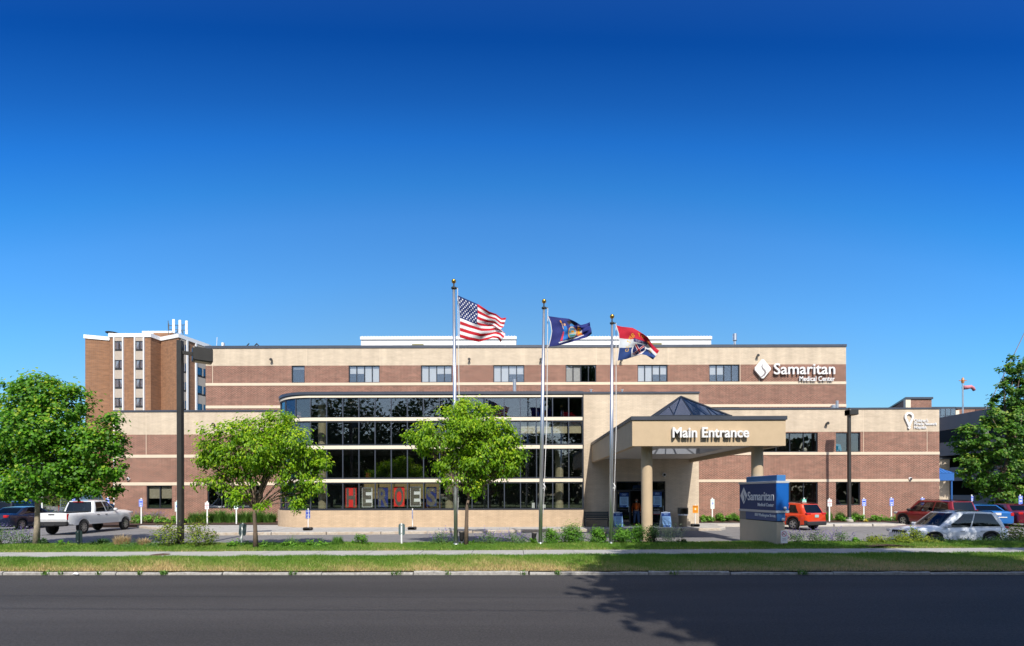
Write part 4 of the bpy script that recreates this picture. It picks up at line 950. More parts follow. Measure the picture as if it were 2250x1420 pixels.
o = tag(box_obj('annex_wall', (X(2064, 45) - 3, 45, 0), (X(2086.5, 45), 47, Z(1009, 45, 2075)), M_BUFF), 'narrow buff annex wall showing above the blue awning', 'building'); box_obj('coping', (X(2064, 45) - 3, 44.9, Z(1009, 45, 2075)), (X(2086.5, 45) + .06, 47, Z(1006, 45, 2075)), M_COPE, o)
# windsock
D = 70; a, b = P(2115.5, 842, D), P(2115.5, 915, D); ws = empty('windsock_mast', (a.x, D, 8), label='thin mast with drooping pink windsock beyond the garage roof', cat='windsock')
mb = MB(); mb.tube([(a.x, D, b.z - 2), (a.x, D, a.z)], .1, 6); mb.build('mast', M_GALV, ws)
pts = [(2117, 852, .3), (2126, 851.5, .28), (2133, 850, .25), (2137.5, 852.5, .22), (2141, 858.5, .17)]; M_SOCK = mat('faded_pink_cloth', (.55, .2, .24), .9)
mb = MB(); mb.tube([P(x_, y_, D) for x_, y_, _ in pts], [r_ for *_, r_ in pts], 10); mb.build('sock', M_SOCK, ws, smooth=True)
mb = MB(); mb.tube([(a.x - .55, D, a.z + .35), (a.x + .55, D, a.z + .35)], .05, 5); mb.lathe([(.16, a.z), (.2, a.z + .4), (.1, a.z + .75), (.01, a.z + .8)], (a.x, D, 0), 8, caps=False); mb.build('beacon', mat('orange_lens', (.5, .2, .05), .4), ws)

# ------------------------------------------------------------------ monument sign
KS = .922
sg_o, sg_n = Vector((11.48 * KS, 24.8 * KS, 0)), Vector((11.73 * KS, 21.8 * KS, 0))
e1 = (sg_n - sg_o).normalized(); Ls = (sg_n - sg_o).length; e2 = Vector((-e1.y, e1.x, 0))      # e1 far -> near, e2 left face -> right
MS = Matrix(((e1.x, e2.x, 0, sg_o.x), (e1.y, e2.y, 0, sg_o.y), (0, 0, 1, 0), (0, 0, 0, 1)))
def on_sign(px, py):
    """local (x along the face from the far end, z) of the picture point on the sign's left face"""
    r = P(px, py, 1.0) - Vector((0, 0, EYE)); k = (sg_o.dot(e2)) / (r.dot(e2)); q = r * k + Vector((0, 0, EYE)); return (q - sg_o).dot(e1), q.z
sign = empty('monument_sign', tuple((sg_o + sg_n) / 2), label='blue and beige roadside sign reading Samaritan Medical Center with street address', cat='sign')
Zn = lambda y: Z(y, 21.8 * KS, 1706)
zA, zB, zC, zD_, zE, zF_ = Zn(1147.5), Zn(1127.6), Zn(1122.2), Zn(1062), Zn(1057), Zn(1044)
W1 = .36
M_SB = mat('sign_bright_blue', (.008, .11, .42), .35, var=.03, scale=2); M_SN = mat('sign_navy', (.015, .05, .17), .4); M_SP = mat('sign_slate_panel', (.065, .11, .25), .4)
M_SBE = mat('sign_beige', (.57, .48, .35), .7, var=.04, scale=2); M_SIL = mat('sign_silver', (.6, .62, .64), .4, .3); M_SG = mat('sign_grey_post', (.27, .25, .22), .7); M_SL = mat('sign_letter', (.85, .86, .88), .5); M_SLB = mat('sign_light_blue', (.055, .2, .48), .4)
def sbox(nm, a, b, m, r=0.008): mb = MB(); mb.bbox(a, b, r, mx=MS); return fix_normals(mb.build(nm, m, sign))
sbox('pedestal', (.0, 0, -.3), (Ls, W1, zA), M_SBE, .015)
sbox('joint_groove', (.3, .03, zA), (Ls - .03, W1 - .03, zA + .03), M_BLACK)
xl2, _ = on_sign(1639, 1130); sbox('lower_post', (.0, .0, zA + .002), (xl2, W1, zC), M_SG)
sbox('address_panel', (xl2 + .004, -.015, zA + .03), (Ls + .004, W1 + .0, zB), M_SP); sbox('address_end', (Ls + .006, .0, zA + .035), (Ls + .03, W1, zB), M_SLB)
sbox('silver_band', (.02, -.05, zB + .002), (Ls + .065, W1 + .15, zC), M_SIL); sbox('main_panel', (.08, -.04, zC + .002), (Ls - .002, W1 + .1, zD_), M_SN); sbox('main_end', (Ls, -.04, zC + .002), (Ls + .06, W1 + .13, zD_), M_SB)
sbox('upper_post', (0, 0.0, zC), (.078, W1, zD_), M_SG); sbox('silver_band', (.0, -.05, zD_ + .002), (Ls + .07, W1 + .16, zE), M_SIL)
xc_, _ = on_sign(1639.5, 1053); sbox('blue_cap', (xc_, .0, zE + .002), (Ls + .03, W1 + .02, zF_), M_SLB)
def smx(x, z, dy=-.045): return MS @ Matrix.Translation((x, dy, z))
def slet(txt, pa, ya, pb, yb, hgt, bold=0.0, dy=-.042, m=None):
    x0, z0 = on_sign(pa, ya); x1, z1 = on_sign(pb, yb); letters(txt, smx(x0, (z0 + z1) / 2, dy), sign, m or M_SL, hgt, .02, x1 - x0, bold)
_, z1 = on_sign(1650, 1081.5); _, z0 = on_sign(1650, 1099.5); slet('Samaritan', 1645.6, 1099, 1702.6, 1100.2, (z1 - z0) * 1.0, .008)
_, z1 = on_sign(1685, 1105.5); _, z0 = on_sign(1685, 1112.7); slet('Medical Center', 1667.5, 1112.3, 1702.4, 1113.4, z1 - z0, .008)
_, z1 = on_sign(1680, 1127.9); _, z0 = on_sign(1680, 1134.3); slet('830 Washington Street', 1660, 1133.8, 1705, 1136.6, (z1 - z0), 0.0, -.018)
xa, zt_ = on_sign(1637, 1071.5); _, zb_ = on_sign(1637, 1107.5); xq0, _ = on_sign(1629.3, 1089); xq1, _ = on_sign(1644.2, 1089); hw_, hh = (xq1 - xq0) / 2, (zt_ - zb_) / 2; cx_, cz = (xq0 + xq1) / 2, (zt_ + zb_) / 2
mb = MB(); mb.loft([[(cx_ - hw_, y, cz), (cx_, y, cz - hh), (cx_ + hw_, y, cz), (cx_, y, cz + hh)] for y in (-.042, -.06)], caps=True, mx=MS); fix_normals(mb.build('diamond_emblem', M_SL, sign))
pts = [(cx_ + x * hw_, cz - y * hh) for x, y in SC]; wds = [.01, .02, .03, .04, .045, .04, .02, .005]; mb = MB(); mb.loft([[(x - w_, -.063, z), (x + w_, -.063, z), (x + w_, -.06, z), (x - w_, -.06, z)] for (x, z), w_ in zip(pts, wds)], caps=True, mx=MS); fix_normals(mb.build('emblem_curve', M_SN, sign))
for zz_, yy in ((zC + .08, .3), (zA + .1, .22)):
    mb = MB(); mb.lathe([(.03, 0), (.055, .03), (.06, .1), (.03, .13)], (Ls + .1, yy, zz_ - .05), 10); mb.v = [tuple(MS @ Vector(p)) for p in mb.v]; fix_normals(mb.build('sign_spotlight', M_WHITE, sign, smooth=True))

# ------------------------------------------------------------------ posts and small signs
M_SIGNPOST = mat('white_post', (.78, .8, .78), .5)
def r_blue_patient():
    r = Ras(24, 40, (38, 88, 225)); r.rect(1, 1, 23, 2, (225, 235, 250)).rect(1, 38, 23, 39, (225, 235, 250)).rect(1, 1, 2, 39, (225, 235, 250)).rect(22, 1, 23, 39, (225, 235, 250))
    r.rect(4, 5, 20, 9, (235, 240, 250)).bars(5, 6, 19, 9, 1, (60, 100, 220)).rect(4, 19, 20, 22, (235, 240, 250)).rect(3, 24.5, 21, 27.5, (235, 240, 250)).rect(6, 31, 18, 36, (235, 240, 250)).rect(9, 12, 15, 16, (20, 60, 190)); return r
def wheelchair(r, cx_, cy_, k, col):
    r.ell(cx_ - .1 * k, cy_ - .75 * k, .22 * k, .22 * k, col).line(cx_ - .1 * k, cy_ - .45 * k, cx_, cy_ + .15 * k, .26 * k, col).line(cx_, cy_ + .15 * k, cx_ + .45 * k, cy_ + .15 * k, .2 * k, col).line(cx_ + .45 * k, cy_ + .15 * k, cx_ + .6 * k, cy_ + .7 * k, .2 * k, col)
    r.ell(cx_ - .05 * k, cy_ + .35 * k, .5 * k, .5 * k, col, .65); return r
def r_disabled():
    r = Ras(24, 50, (225, 245, 240)); r.bars(3, 3, 21, 15, 3, (110, 190, 190)); r.rect(7, 17, 18, 28, (20, 70, 190)); wheelchair(r, 12.5, 22.5, 4.6, (240, 245, 250)); r.rect(0, 32, 24, 33, (150, 200, 200)); r.bars(4, 36, 20, 46, 2, (120, 200, 190)); return r
def r_noparking():
    r = Ras(26, 40, (240, 238, 238)); r.text('NO', 13, 8, 7, (205, 60, 80)).rect(2, 13, 24, 19, (215, 80, 95)).bars(3, 14.5, 23, 19, 1, (245, 225, 225)); r.ell(13, 28, 6, 6, (215, 90, 110), .75).line(9, 24, 17, 32, 1.5, (215, 90, 110)); return r
def r_teal(): r = Ras(24, 24, (60, 185, 160)); r.rect(0, 9, 24, 24, (225, 245, 240)).bars(3, 2, 21, 8, 2, (230, 250, 245)).bars(3, 12, 21, 22, 3, (80, 170, 155)); return r
def r_P():
    r = Ras(24, 40, (38, 88, 225)); r.rect(1, 1, 23, 2, (225, 235, 250)).rect(1, 1, 2, 39, (225, 235, 250)).rect(22, 1, 23, 39, (225, 235, 250)); r.rect(6, 5, 18, 17, (235, 240, 250)).rect(9, 8, 15, 12, (38, 88, 225)).rect(9, 14, 15, 17, (38, 88, 225)).rect(4, 22, 20, 25, (235, 240, 250)).rect(4, 28, 20, 32, (235, 240, 250)); return r
def post_sign(px, ytop, ybot_panel, ybase, D, wpx, ras, lab, group='parking signs on white posts', zb=None, lean=0.0, nm='parking_sign'):
    s = F / D; b = P(px, ybase, D); p0, p1 = P(px, ybot_panel, D), P(px, ytop, D); z0 = b.z if zb is None else zb
    t = empty(nm, (b.x, D, z0), label=lab, cat='sign', group=group); mb = MB(); h = p1.z - z0
    mb.bbox((b.x - .045, D - .02, z0 - .1), (b.x + .045, D + .02, p1.z + .1), .012); mb.build('post', M_SIGNPOST, t)
    mx = Matrix.Translation((b.x, D - .035, p0.z)); print_panel('sign_panel', ras, wpx / s, p1.z - p0.z, .012, mx, t)
    if lean: t.rotation_euler = (0, lean, 0)
    return t
for a in ((310.5, 1097.5, 1113.5, 1148.5, 34.6, 8.6, r_blue_patient(), 'blue parking sign beside the front of the white pickup'),
          (389, 1103, 1124, 1153, 34.2, 7.6, r_disabled(), 'white and teal disabled parking sign next to the tall lamp post'),
          (455.5, 1104.5, 1119, 1155, 34.2, 8.6, r_noparking(), 'red and white no parking sign left of the round tree'),
          (519.5, 1103.5, 1119, 1154, 34.3, 8.6, r_disabled(), 'white and teal disabled parking sign half hidden by the round tree'),
          (1565.2, 1097, 1118, 1144.5, 35.6, 8.2, r_disabled(), 'white and blue disabled parking sign between canopy and roadside sign'),
          (1766.8, 1097, 1106.5, 1144, 35.6, 8.6, r_teal(), 'small teal and white sign behind the orange car'),
          (1822.5, 1098, 1113, 1148, 35.4, 9, r_noparking(), 'red and white no parking sign right of the orange car'),
          (1898, 1097, 1112, 1146, 35.6, 8.6, r_blue_patient(), 'blue parking sign just right of the thin lamp post'),
          (1958.5, 1095.5, 1111.5, 1144, 35.6, 8.6, r_blue_patient(), 'blue parking sign left of the dark red SUV'),
          (2026.5, 1095, 1110, 1144, 35.6, 8.6, r_P(), 'blue parking sign behind the roof of the dark red SUV'),
          (2135.3, 1090, 1100.5, 1135, 39.5, 4.5, r_blue_patient(), 'narrow blue sign in front of the garage wall behind the blue sedan'),
          (2241.5, 1090, 1107, 1140, 35.2, 8.4, r_P(), 'blue parking sign above the roof of the maroon sedan'),
          (92.5, 1094, 1104, 1145, 36, 6, r_blue_patient(), 'blue parking sign beside the maple trunk'),
          (163, 1092, 1100, 1145, 37, 7, r_P(), 'blue parking sign behind the cab of the white pickup'),
          (237.5, 1095, 1112, 1145, 36.5, 8, r_blue_patient(), 'blue parking sign behind the front door of the white pickup')): post_sign(*a)
# portable signs on black rubber feet
def portable(px, ytop, ybotp, ybase, D, wpx, ras, lab, rz, postx=0.0):
    s = F / D; b = P(px, ybase, D); t = empty('portable_sign', (b.x, D, .15), label=lab, cat='sign', group='signs on black rubber feet')
    mb = MB(); mb.bbox((b.x - .24, D - .2, .15), (b.x + .24, D + .2, .33), .05); mb.build('rubber_foot', M_BLACK, t)
    zt_ = P(px, ytop, D).z; mb = MB(); mb.tube([(b.x + postx, D, .3), (b.x + postx, D, zt_ + .1)], .03, 8); mb.build('post', M_WHITE, t)
    zb_ = P(px, ybotp, D).z; print_panel('sign_panel', ras, wpx / s, zt_ - zb_, .012, Matrix.Translation((b.x + postx, D - .04, zb_)) @ Matrix.Rotation(rz, 4, 'Z'), t); return t
portable(676.5, 1121, 1139.5, 1168, 28.6, 16, r_blue_patient(), 'blue portable sign turned edge on near the curved end of the low wall', math.radians(78), .02)
portable(905.5, 1121, 1139, 1165, 28.9, 16, r_blue_patient(), 'blue portable sign turned edge on below the letter E of the window letters', math.radians(-72), .03)
ro = Ras(24, 30, (235, 150, 20)); ro.rect(2, 4, 22, 7, (120, 60, 10)).ell(12, 14, 3.4, 4.5, (250, 230, 200)).ell(12, 13, 1.4, 1.6, (60, 40, 20)).bars(3, 21, 21, 28, 2, (180, 30, 20))
portable(1527.5, 1111, 1127.3, 1152.5, 31.0, 12, ro, 'orange portable notice with pictogram at the right end of the entrance', 0.0)
# backs of road signs seen from the street
M_BACK = mat('sign_back_steel', (.13, .19, .2), .45, .5, var=.1, scale=8); M_BACKD = mat('sign_back_dark_green', (.012, .028, .028), .5)
def back_sign(px, yt, yb, ybase, D, wpx, lean, m, mp, lab, z0):
    b = P(px, ybase, D); s = F / D; t = empty('road_sign', (b.x, D, z0), label=lab, cat='sign', group='road signs seen from behind'); h0, h1 = P(px, yb, D).z - z0, P(px, yt, D).z - z0
    mb = MB(); mb.box((-.03, -.02, -.1), (.03, .02, h1 + .02)); mb.build('post', mp, t, local=True); w_ = wpx / s; mb = MB()
    r = .05; pts = [(-w_ / 2 + r, h0), (w_ / 2 - r, h0), (w_ / 2, h0 + r), (w_ / 2, h1 - r), (w_ / 2 - r, h1), (-w_ / 2 + r, h1), (-w_ / 2, h1 - r), (-w_ / 2, h0 + r)]; mb.prism(pts, .022, .034, plane='XZ'); fix_normals(mb.build('sign_plate', m, t, local=True))
    for zz_ in (h0 + .08, h1 - .06): mb = MB(); mb.lathe([(.02, -.035), (.02, -.02)], (0, 0, zz_), 6, axis='Y'); mb.build('bolt', M_GALV, t, local=True)
    t.rotation_euler = (0, lean, 0); return t
back_sign(172.3, 1166, 1193.5, 1205, 20.6, 14.5, 0.0, M_BACKD, M_BACKD, 'dark green road sign seen from behind in front of the pickup', .1)
back_sign(529.5, 1150.5, 1177, 1205.5, 20.2, 16, 0.075, M_BACK, M_SIGNPOST, 'leaning grey road sign seen from behind left of the round tree trunk', .1)
back_sign(882.5, 1151, 1176, 1201, 20.6, 14, 0.0, M_BACK, M_SIGNPOST, 'upright grey road sign seen from behind left of the tallest flagpole', .1)
# no smoking notice
t = empty('no_smoking_notice', tuple(P(1722.7, 1195, 19.85)), label='small white no smoking notice at the foot of the roadside sign', cat='sign')
r = Ras(30, 54, (238, 236, 236)); r.ell(15, 15, 11, 11, (215, 60, 85), .8).line(7.5, 7.5, 22.5, 22.5, 2, (215, 60, 85)).rect(7, 14, 18, 17, (70, 70, 75)).line(20, 10, 23, 13, 1, (70, 70, 75)).bars(5, 33, 25, 48, 3, (120, 120, 130))
print_panel('notice_panel', r, 15.2 / 54.4, 28 / 54.4, .015, Matrix.Translation(P(1722.9, 1193.8, 19.85)), t); q = P(1722.9, 1193.8, 19.85); mb = MB(); mb.box((q.x - .015, q.y + .01, -.1), (q.x + .015, q.y + .04, q.z + .4)); mb.build('post', M_DARKMET, t)
# A-frame boards and posters
def r_notice(seed):
    r = Ras(34, 54, (150, 190, 225)); rr = random.Random(seed); r.rect(0, 0, 34, 15, (12, 62, 130)).bars(8, 2.5, 27, 13, 3, (170, 200, 230), rr).bars(5, 19, 29, 44, 6, (90, 120, 160), rr).rect(0, 47, 34, 54, (18, 75, 150)).poly([(24, 54), (31, 44), (34, 47), (34, 54)], (150, 195, 235)).rect(3, 49.5, 13, 51, (170, 200, 230)); return r
def aframe(pxa, pxb, yt, yb, D, seed, lab, rz=0.0):
    s = F / D; c = P((pxa + pxb) / 2, yb, D); w_ = (pxb - pxa) / s * .93; h = (yb - yt) / s; t = empty('a_frame_board', (c.x, D, .15), rz, label=lab, cat='notice board', group='blue A-frame boards at the entrance')
    for sgn in (1, -1):
        mx = Matrix.Translation((0, -.24 * sgn, 0)) @ Matrix.Rotation(math.radians(-15.5) * sgn, 4, 'X') @ (Matrix.Rotation(math.pi, 4, 'Z') if sgn < 0 else Matrix.Identity(4))
        print_panel('board', r_notice(seed), w_, h, .03, mx, t, edge=(200, 215, 230), local=True)
    mb = MB(); mb.bbox((-w_ * .2, -.04, h * .95), (w_ * .2, .04, h * 1.0), .01); mb.build('handle', M_WHITE, t, local=True); return t
aframe(1347, 1368, 1124, 1157, 31.0, 3, 'blue and white A-frame board beside the bench and shortest flagpole', .12)
aframe(1451, 1474, 1123, 1156.5, 30.8, 4, 'blue and white A-frame board right of the canopy column', .22)
for pa, pb, yt, yb, lab, sd_ in ((1361.5, 1381, 1083, 1114.5, 'blue and white poster on the left entrance door', 7), (1434.8, 1454, 1081, 1114.2, 'blue and white poster on the right entrance door', 8)):
    D = D_EN + .07; c = P((pa + pb) / 2, yb, D); o = print_panel('door_poster', r_notice(sd_), (pb - pa) * D / F, (yb - yt) * D / F, .008, Matrix.Translation((c.x, D, c.z)), None); tag(o, lab, 'poster', 'posters on the entrance doors')
for k, (py0, py1) in enumerate(((1118, 1122), (1123.5, 1130.5))):
    D = D_EN + .09; r = Ras(24, 8, (30, 32, 36) if k == 0 else (150, 150, 155)); r.bars(1, 1, 23, 7, 2, (200, 205, 210) if k == 0 else (60, 60, 65)); 
    if k: r.rect(0, 6.5, 24, 8, (200, 60, 70))
    c = P(1443, py1, D); tag(print_panel('door_sticker', r, 14.5 * D / F, (py1 - py0) * D / F, .004, Matrix.Translation((c.x, D, c.z)), None), ('line of white small print' if k == 0 else 'grey and red sticker') + ' on the right entrance door below the poster', 'sticker')
# window letters
HT = [('H', 759.5, 783, 1071.5, 1115.5, (225, 45, 40)), ('E', 795.3, 818, 1071, 1115, (225, 225, 220)), ('R', 830.2, 852.5, 1071.2, 1115, (30, 42, 110)), ('O', 865.3, 888.5, 1069.5, 1113.3, (225, 45, 40)), ('E', 901, 924, 1069.5, 1113, (225, 228, 222)), ('S', 936.5, 959, 1070, 1113, (28, 40, 100))]
M_PH = mat('photo_mosaic', (.035, .03, .026), .8, var=.8, scale=45, col2=(.25, .215, .185))
NM = {'H': 'red panel with a photo letter H, first of the window letters', 'R': 'navy panel with a photo letter R in the window', 'O': 'red panel with a photo letter O in the window', 'S': 'navy panel with a photo letter S, last of the window letters'}
seenE = 0
for ch, pa, pb, yt, yb, c in HT:
    D = D_GL + .22; a, b = P(pa, yb, D), P(pb, yt, D); w_, h = b.x - a.x, b.z - a.z
    lab = NM.get(ch) or ('white panel with a photo letter E right after the letter H' if seenE == 0 else 'white panel with a photo letter E just before the letter S'); seenE += ch == 'E'
    t = empty('letter_panel', (a.x, D, a.z), label=lab, cat='letter panel', group='photo letters in the ground floor windows')
    mb = MB(); mb.bbox((a.x, D, a.z), (b.x, D + .04, b.z), .01); mb.build('panel', mat('panel_%d_%d' % (c[0], c[2]), tuple(min(.95, v * 1.5) for v in srgb(*c)), .6), t)
    m0 = .12 * w_
    letters(ch, Matrix.Translation((a.x + m0, D - .004, a.z + .085 * h)), t, M_PH, h * .83, .012, w_ - 2 * m0, bold=.035, name='photo_letter')

# ------------------------------------------------------------------ street furniture at the entrance
bn = empty('bench', (X(1311, 31.2), 31.2, .15), label='dark slatted bench against the wall in the canopy shade', cat='bench')
M_BEN = mat('bench_grey_green', (.05, .06, .062), .6); hwb = 27.0 * 31.2 / F
for k in range(4): box_obj('seat_slat', (-hwb, -.35 + .12 * k, .44), (hwb, -.25 + .12 * k, .475), M_BEN, bn, .008, local=True)
for k in range(4): mb = MB(); mb.bbox((-hwb, .14, .54 + .105 * k), (hwb, .17, .63 + .105 * k), .008); mb.build('back_slat', M_BEN, bn, local=True)
for sx in (-1, 1):
    mb = MB(); xx = sx * (hwb - .03); mb.box((xx - .03, -.36, 0), (xx + .03, -.3, .62)); mb.box((xx - .03, .12, 0), (xx + .03, .19, .96)); mb.box((xx - .03, -.3, .38), (xx + .03, .12, .44)); mb.box((xx - .03, -.38, .62), (xx + .03, .12, .66)); mb.build('leg', M_BEN, bn, local=True)
q = P(1500.5, 1154, 31.2); tc_ = empty('litter_bin', (q.x, 31.2, .15), label='tan litter bin with square hooded lid beside the entrance', cat='bin')
M_BIN = mat('bin_tan', (.3, .25, .17), .8, var=.1, scale=8); M_BINL = mat('bin_lid', (.22, .2, .16), .6)
mb = MB(); mb.lathe([(.24, 0), (.25, .04), (.27, .7), (.29, .72), (.29, .76)], seg=20); mb.build('body', M_BIN, tc_, True, True)
mb = MB(); mb.lathe([(.295, .7), (.3, .72), (.3, .78), (.27, .79)], seg=20, caps=False); mb.build('liner_edge', M_WHITE, tc_, True, True)
mb = MB(); mb.bbox((-.26, -.26, .79), (-.19, .26, 1.12), .02); mb.bbox((.19, -.26, .79), (.26, .26, 1.12), .02); mb.bbox((-.26, -.26, 1.12), (.26, .26, 1.2), .02); mb.box((-.18, .2, .79), (.18, .24, 1.12)); mb.build('hood', M_BINL, tc_, local=True)

# ------------------------------------------------------------------ flagpoles, flags, lamp posts
M_ALU = mat('brushed_aluminium', (.62, .64, .67), .32, .85, var=.06, scale=3, stretch=(4, 4, .3)); M_GOLD = mat('gold_ball', (.55, .32, .06), .3, .9); M_ROPE = mat('white_rope', (.7, .7, .7), .8)
def flagpole(px0, ybase, D, px1, ytop, lab, rb, rt):
    b = P(px0, ybase, D); b.z = .1; a = P(px1, ytop, D); t = empty('flagpole', tuple(b), label=lab, cat='flagpole', group='flagpoles by the sidewalk'); H = a.z; dx = a.x - b.x
    at = lambda z: Vector((b.x + dx * (z - .1) / (H - .1), D, z)); zs = [-.2, .1 + (H - .1) * .45, H - .45]; mb = MB()
    mb.tube([at(z) for z in zs], [rb, rb * .98, rt], 16); mb.build('shaft', M_ALU, t, True)
    mb = MB(); mb.lathe([(rb * 1.0, .1), (rb * 2.0, .1), (rb * 1.9, .14), (rb * 1.1, .2)], (b.x, D, 0), 16, caps=False); mb.build('collar', M_ALU, t, True)
    mb = MB(); c = at(H - .43); mb.lathe([(rt * 1.2, 0), (rt * 1.9, .02), (rt * 1.9, .07), (rt * .6, .1), (rt * .5, .24)], c, 12); mb.box((c.x, D - .02, c.z + .02), (c.x + .16, D + .02, c.z + .07)); mb.build('truck', M_DARKMET, t)
    mb = MB(); c = at(H - .1); r = .095; mb.lathe([(max(.004, r * math.sin(th)), -r * math.cos(th)) for th in [math.pi * k / 9 for k in range(10)]], c, 14, caps=False); mb.build('ball_finial', M_GOLD, t, True)
    mb = MB(); n = 9
    for off in (.13, .15): mb.tube([at(H - .4) + Vector((off + .02, -.03, 0)), at(H * .5) + Vector((off + .05, -.03, 0)), at(1.4) + Vector((rb + .02, -.04, 0))], .008, 4)
    mb.build('halyard', M_ROPE, t)
    mb = MB(); c = at(2.55) + Vector((rb, -.05, 0)); mb.tube([c + Vector((.0, 0, -.1)), c + Vector((.05, 0, 0)), c + Vector((0, 0, .12))], .02, 5); mb.tube([c + Vector((.02, 0, .1)), c + Vector((.09, 0, -.02)), c + Vector((.03, 0, -.2))], .016, 5); mb.build('cleat', M_WHITE, t); return t, at
flagpole(1001.8, 1198.5, 20.5, 997.0, 613, 'tallest flagpole carrying the striped national flag', .082, .058)
flagpole(1187.2, 1197.5, 20.8, 1195.5, 657, 'middle flagpole carrying the dark blue state flag', .082, .052)
flagpole(1342.5, 1197.5, 20.8, 1345.0, 690.5, 'shortest flagpole carrying the red white and blue banner', .08, .05)
def pl(pts, n):
    p = np.array(pts, float); d = np.concatenate([[0], np.cumsum(np.hypot(*np.diff(p, axis=0).T))]); t = np.linspace(0, d[-1], n)
    q = np.stack([np.interp(t, d, p[:, 0]), np.interp(t, d, p[:, 1])], 1)
    for _ in range(2): q[1:-1] = (q[:-2] + 2 * q[1:-1] + q[2:]) / 4
    return q
def flag(ras, top, bot, hoist, fly, D, lab, wave, nm='flag', rip=0.0):
    def surf(us, vs):
        nu, nv = len(us), len(vs); T, B, L, Rr = pl(top, nu), pl(bot, nu), pl(hoist, nv), pl(fly, nv)
        u = us[None, :, None]; v = vs[:, None, None]
        S = (1 - v) * T[None] + v * B[None] + (1 - u) * L[:, None] + u * Rr[:, None] - ((1 - u) * (1 - v) * T[0] + u * (1 - v) * T[-1] + (1 - u) * v * B[0] + u * v * B[-1])
        U, V = u[..., 0] + 0 * v[..., 0], v[..., 0] + 0 * u[..., 0]
        S[..., 1] += rip * np.sin(U * 7 - V * 2) * np.sin(V * 3.14) * U
        dd = D + wave * U ** .7 * (np.sin(U * 8.5 + V * 3.2) + .45 * np.sin(U * 15 - V * 6 + 1) + .25 * np.sin(V * 17 + U * 9)) + .3 * U
        a, b = S[..., 0] - CX, S[..., 1] - CY; x = (a - ROLL * b) * dd / F; z = EYE - (b + ROLL * a) * dd / F
        return np.stack([x, dd, z], -1).reshape(-1, 3)
    m = MATS.get('flag_cloth')
    if m is None:
        m = print_mat('flag_cloth', .8); t = m.node_tree; at = [n for n in t.nodes if n.type == 'ATTRIBUTE'][0]; tl = t.nodes.new('ShaderNodeBsdfTranslucent'); mx = t.nodes.new('ShaderNodeMixShader'); mx.inputs[0].default_value = .3
        t.links.new(at.outputs['Color'], tl.inputs[0]); t.links.new(t.nodes['Principled BSDF'].outputs[0], mx.inputs[1]); t.links.new(tl.outputs[0], mx.inputs[2]); t.links.new(mx.outputs[0], t.nodes['Material Output'].inputs[0])
    o = print_panel(nm, ras, 1, 1, 0, None, None, surf=surf, pm=m); o.data.polygons.foreach_set('use_smooth', [True] * len(o.data.polygons))
    sm = o.modifiers.new('cloth', 'SOLIDIFY'); sm.thickness = .004
    return tag(o, lab, 'flag', 'flags on the three poles')
us = Ras(114, 78, (238, 238, 240))
for k in range(0, 13, 2): us.rect(0, k * 6, 114, k * 6 + 6, (200, 22, 44))
us.rect(0, 0, 46, 42, (26, 48, 110))
for r_i in range(9):
    for c_i in range(11):
        if (r_i + c_i) % 2 == 0: us.ell(3.9 + c_i * 3.84, 4.3 + r_i * 4.2, 1.35, 1.35, (242, 242, 245))
us.rect(0, 0, 1.5, 78, (235, 235, 235))
flag(us, [(1004.6, 648.5), (1020, 655.5), (1052, 669.5), (1075, 685), (1090, 690), (1102, 699.5), (1112, 698)], [(1009.5, 741.5), (1030, 747.5), (1053, 751.5), (1068, 747), (1083, 742), (1094, 744), (1100, 752.5)],
     [(1004.6, 648.5), (1008, 672), (1010, 700), (1009.5, 741.5)], [(1112, 698), (1107, 717), (1100, 724), (1111, 735), (1106, 744), (1100, 752.5)], 20.3, 'red and white striped flag with white stars on a blue corner', .16, rip=2.0)
ny = Ras(120, 80, (34, 46, 122)); GO = (240, 170, 40)
ny.ell(62, 14, 12, 8, (60, 50, 60)).line(50, 9, 60, 16, 3, (30, 28, 34)).line(74, 9, 64, 16, 3, (30, 28, 34)).ell(62, 22, 6, 6, (60, 130, 190))
ny.poly([(36, 24), (46, 24), (48, 44), (50, 66), (34, 66), (36, 44)], (40, 130, 215)).poly([(34, 40), (37, 40), (36, 67), (29, 67)], (215, 60, 90)).ell(41, 20, 3, 4, (225, 180, 150)).line(33, 14, 36, 32, 2, (225, 185, 150)).ell(32, 12, 2, 4, GO)
ny.ell(62, 46, 13, 20, GO).ell(62, 46, 11, 18, (120, 175, 205)).rect(52, 46, 73, 50, (210, 200, 160)).ell(62, 42, 5, 4, GO).rect(53, 54, 72, 58, (60, 130, 90)).rect(54, 32, 71, 35, (70, 70, 80))
ny.poly([(78, 26), (88, 26), (90, 44), (92, 62), (76, 62), (77, 44)], GO).ell(83, 21, 3, 4, (230, 190, 160)).poly([(84, 34), (92, 34), (91, 50), (85, 48)], (190, 190, 200)).rect(76, 56, 92, 60, (200, 70, 80))
ny.poly([(26, 70), (48, 68), (76, 66), (96, 62), (96, 65), (76, 70), (48, 73), (27, 74)], (225, 230, 235)).rect(0, 0, 2.2, 80, (235, 235, 235))
flag(ny, [(1203.0, 694.5), (1228, 698), (1250, 700.5), (1264, 707), (1276, 714.5), (1288, 711.5), (1296, 708)], [(1204.5, 762), (1225, 760), (1250, 753.5), (1275, 745.5), (1290, 741.5), (1300.5, 733.5)],
     [(1203.0, 694.5), (1209, 708), (1211.8, 728), (1209, 745), (1204.5, 762)], [(1296, 708), (1297, 717), (1299.5, 726), (1300.5, 733.5)], 20.6, 'dark blue flag with a coat of arms flanked by two robed figures', .14, rip=2.5)
dv = Ras(130, 86, (215, 220, 225)); dv.rect(0, 0, 130, 32, (200, 28, 56)).rect(0, 55, 130, 86, (32, 66, 130))
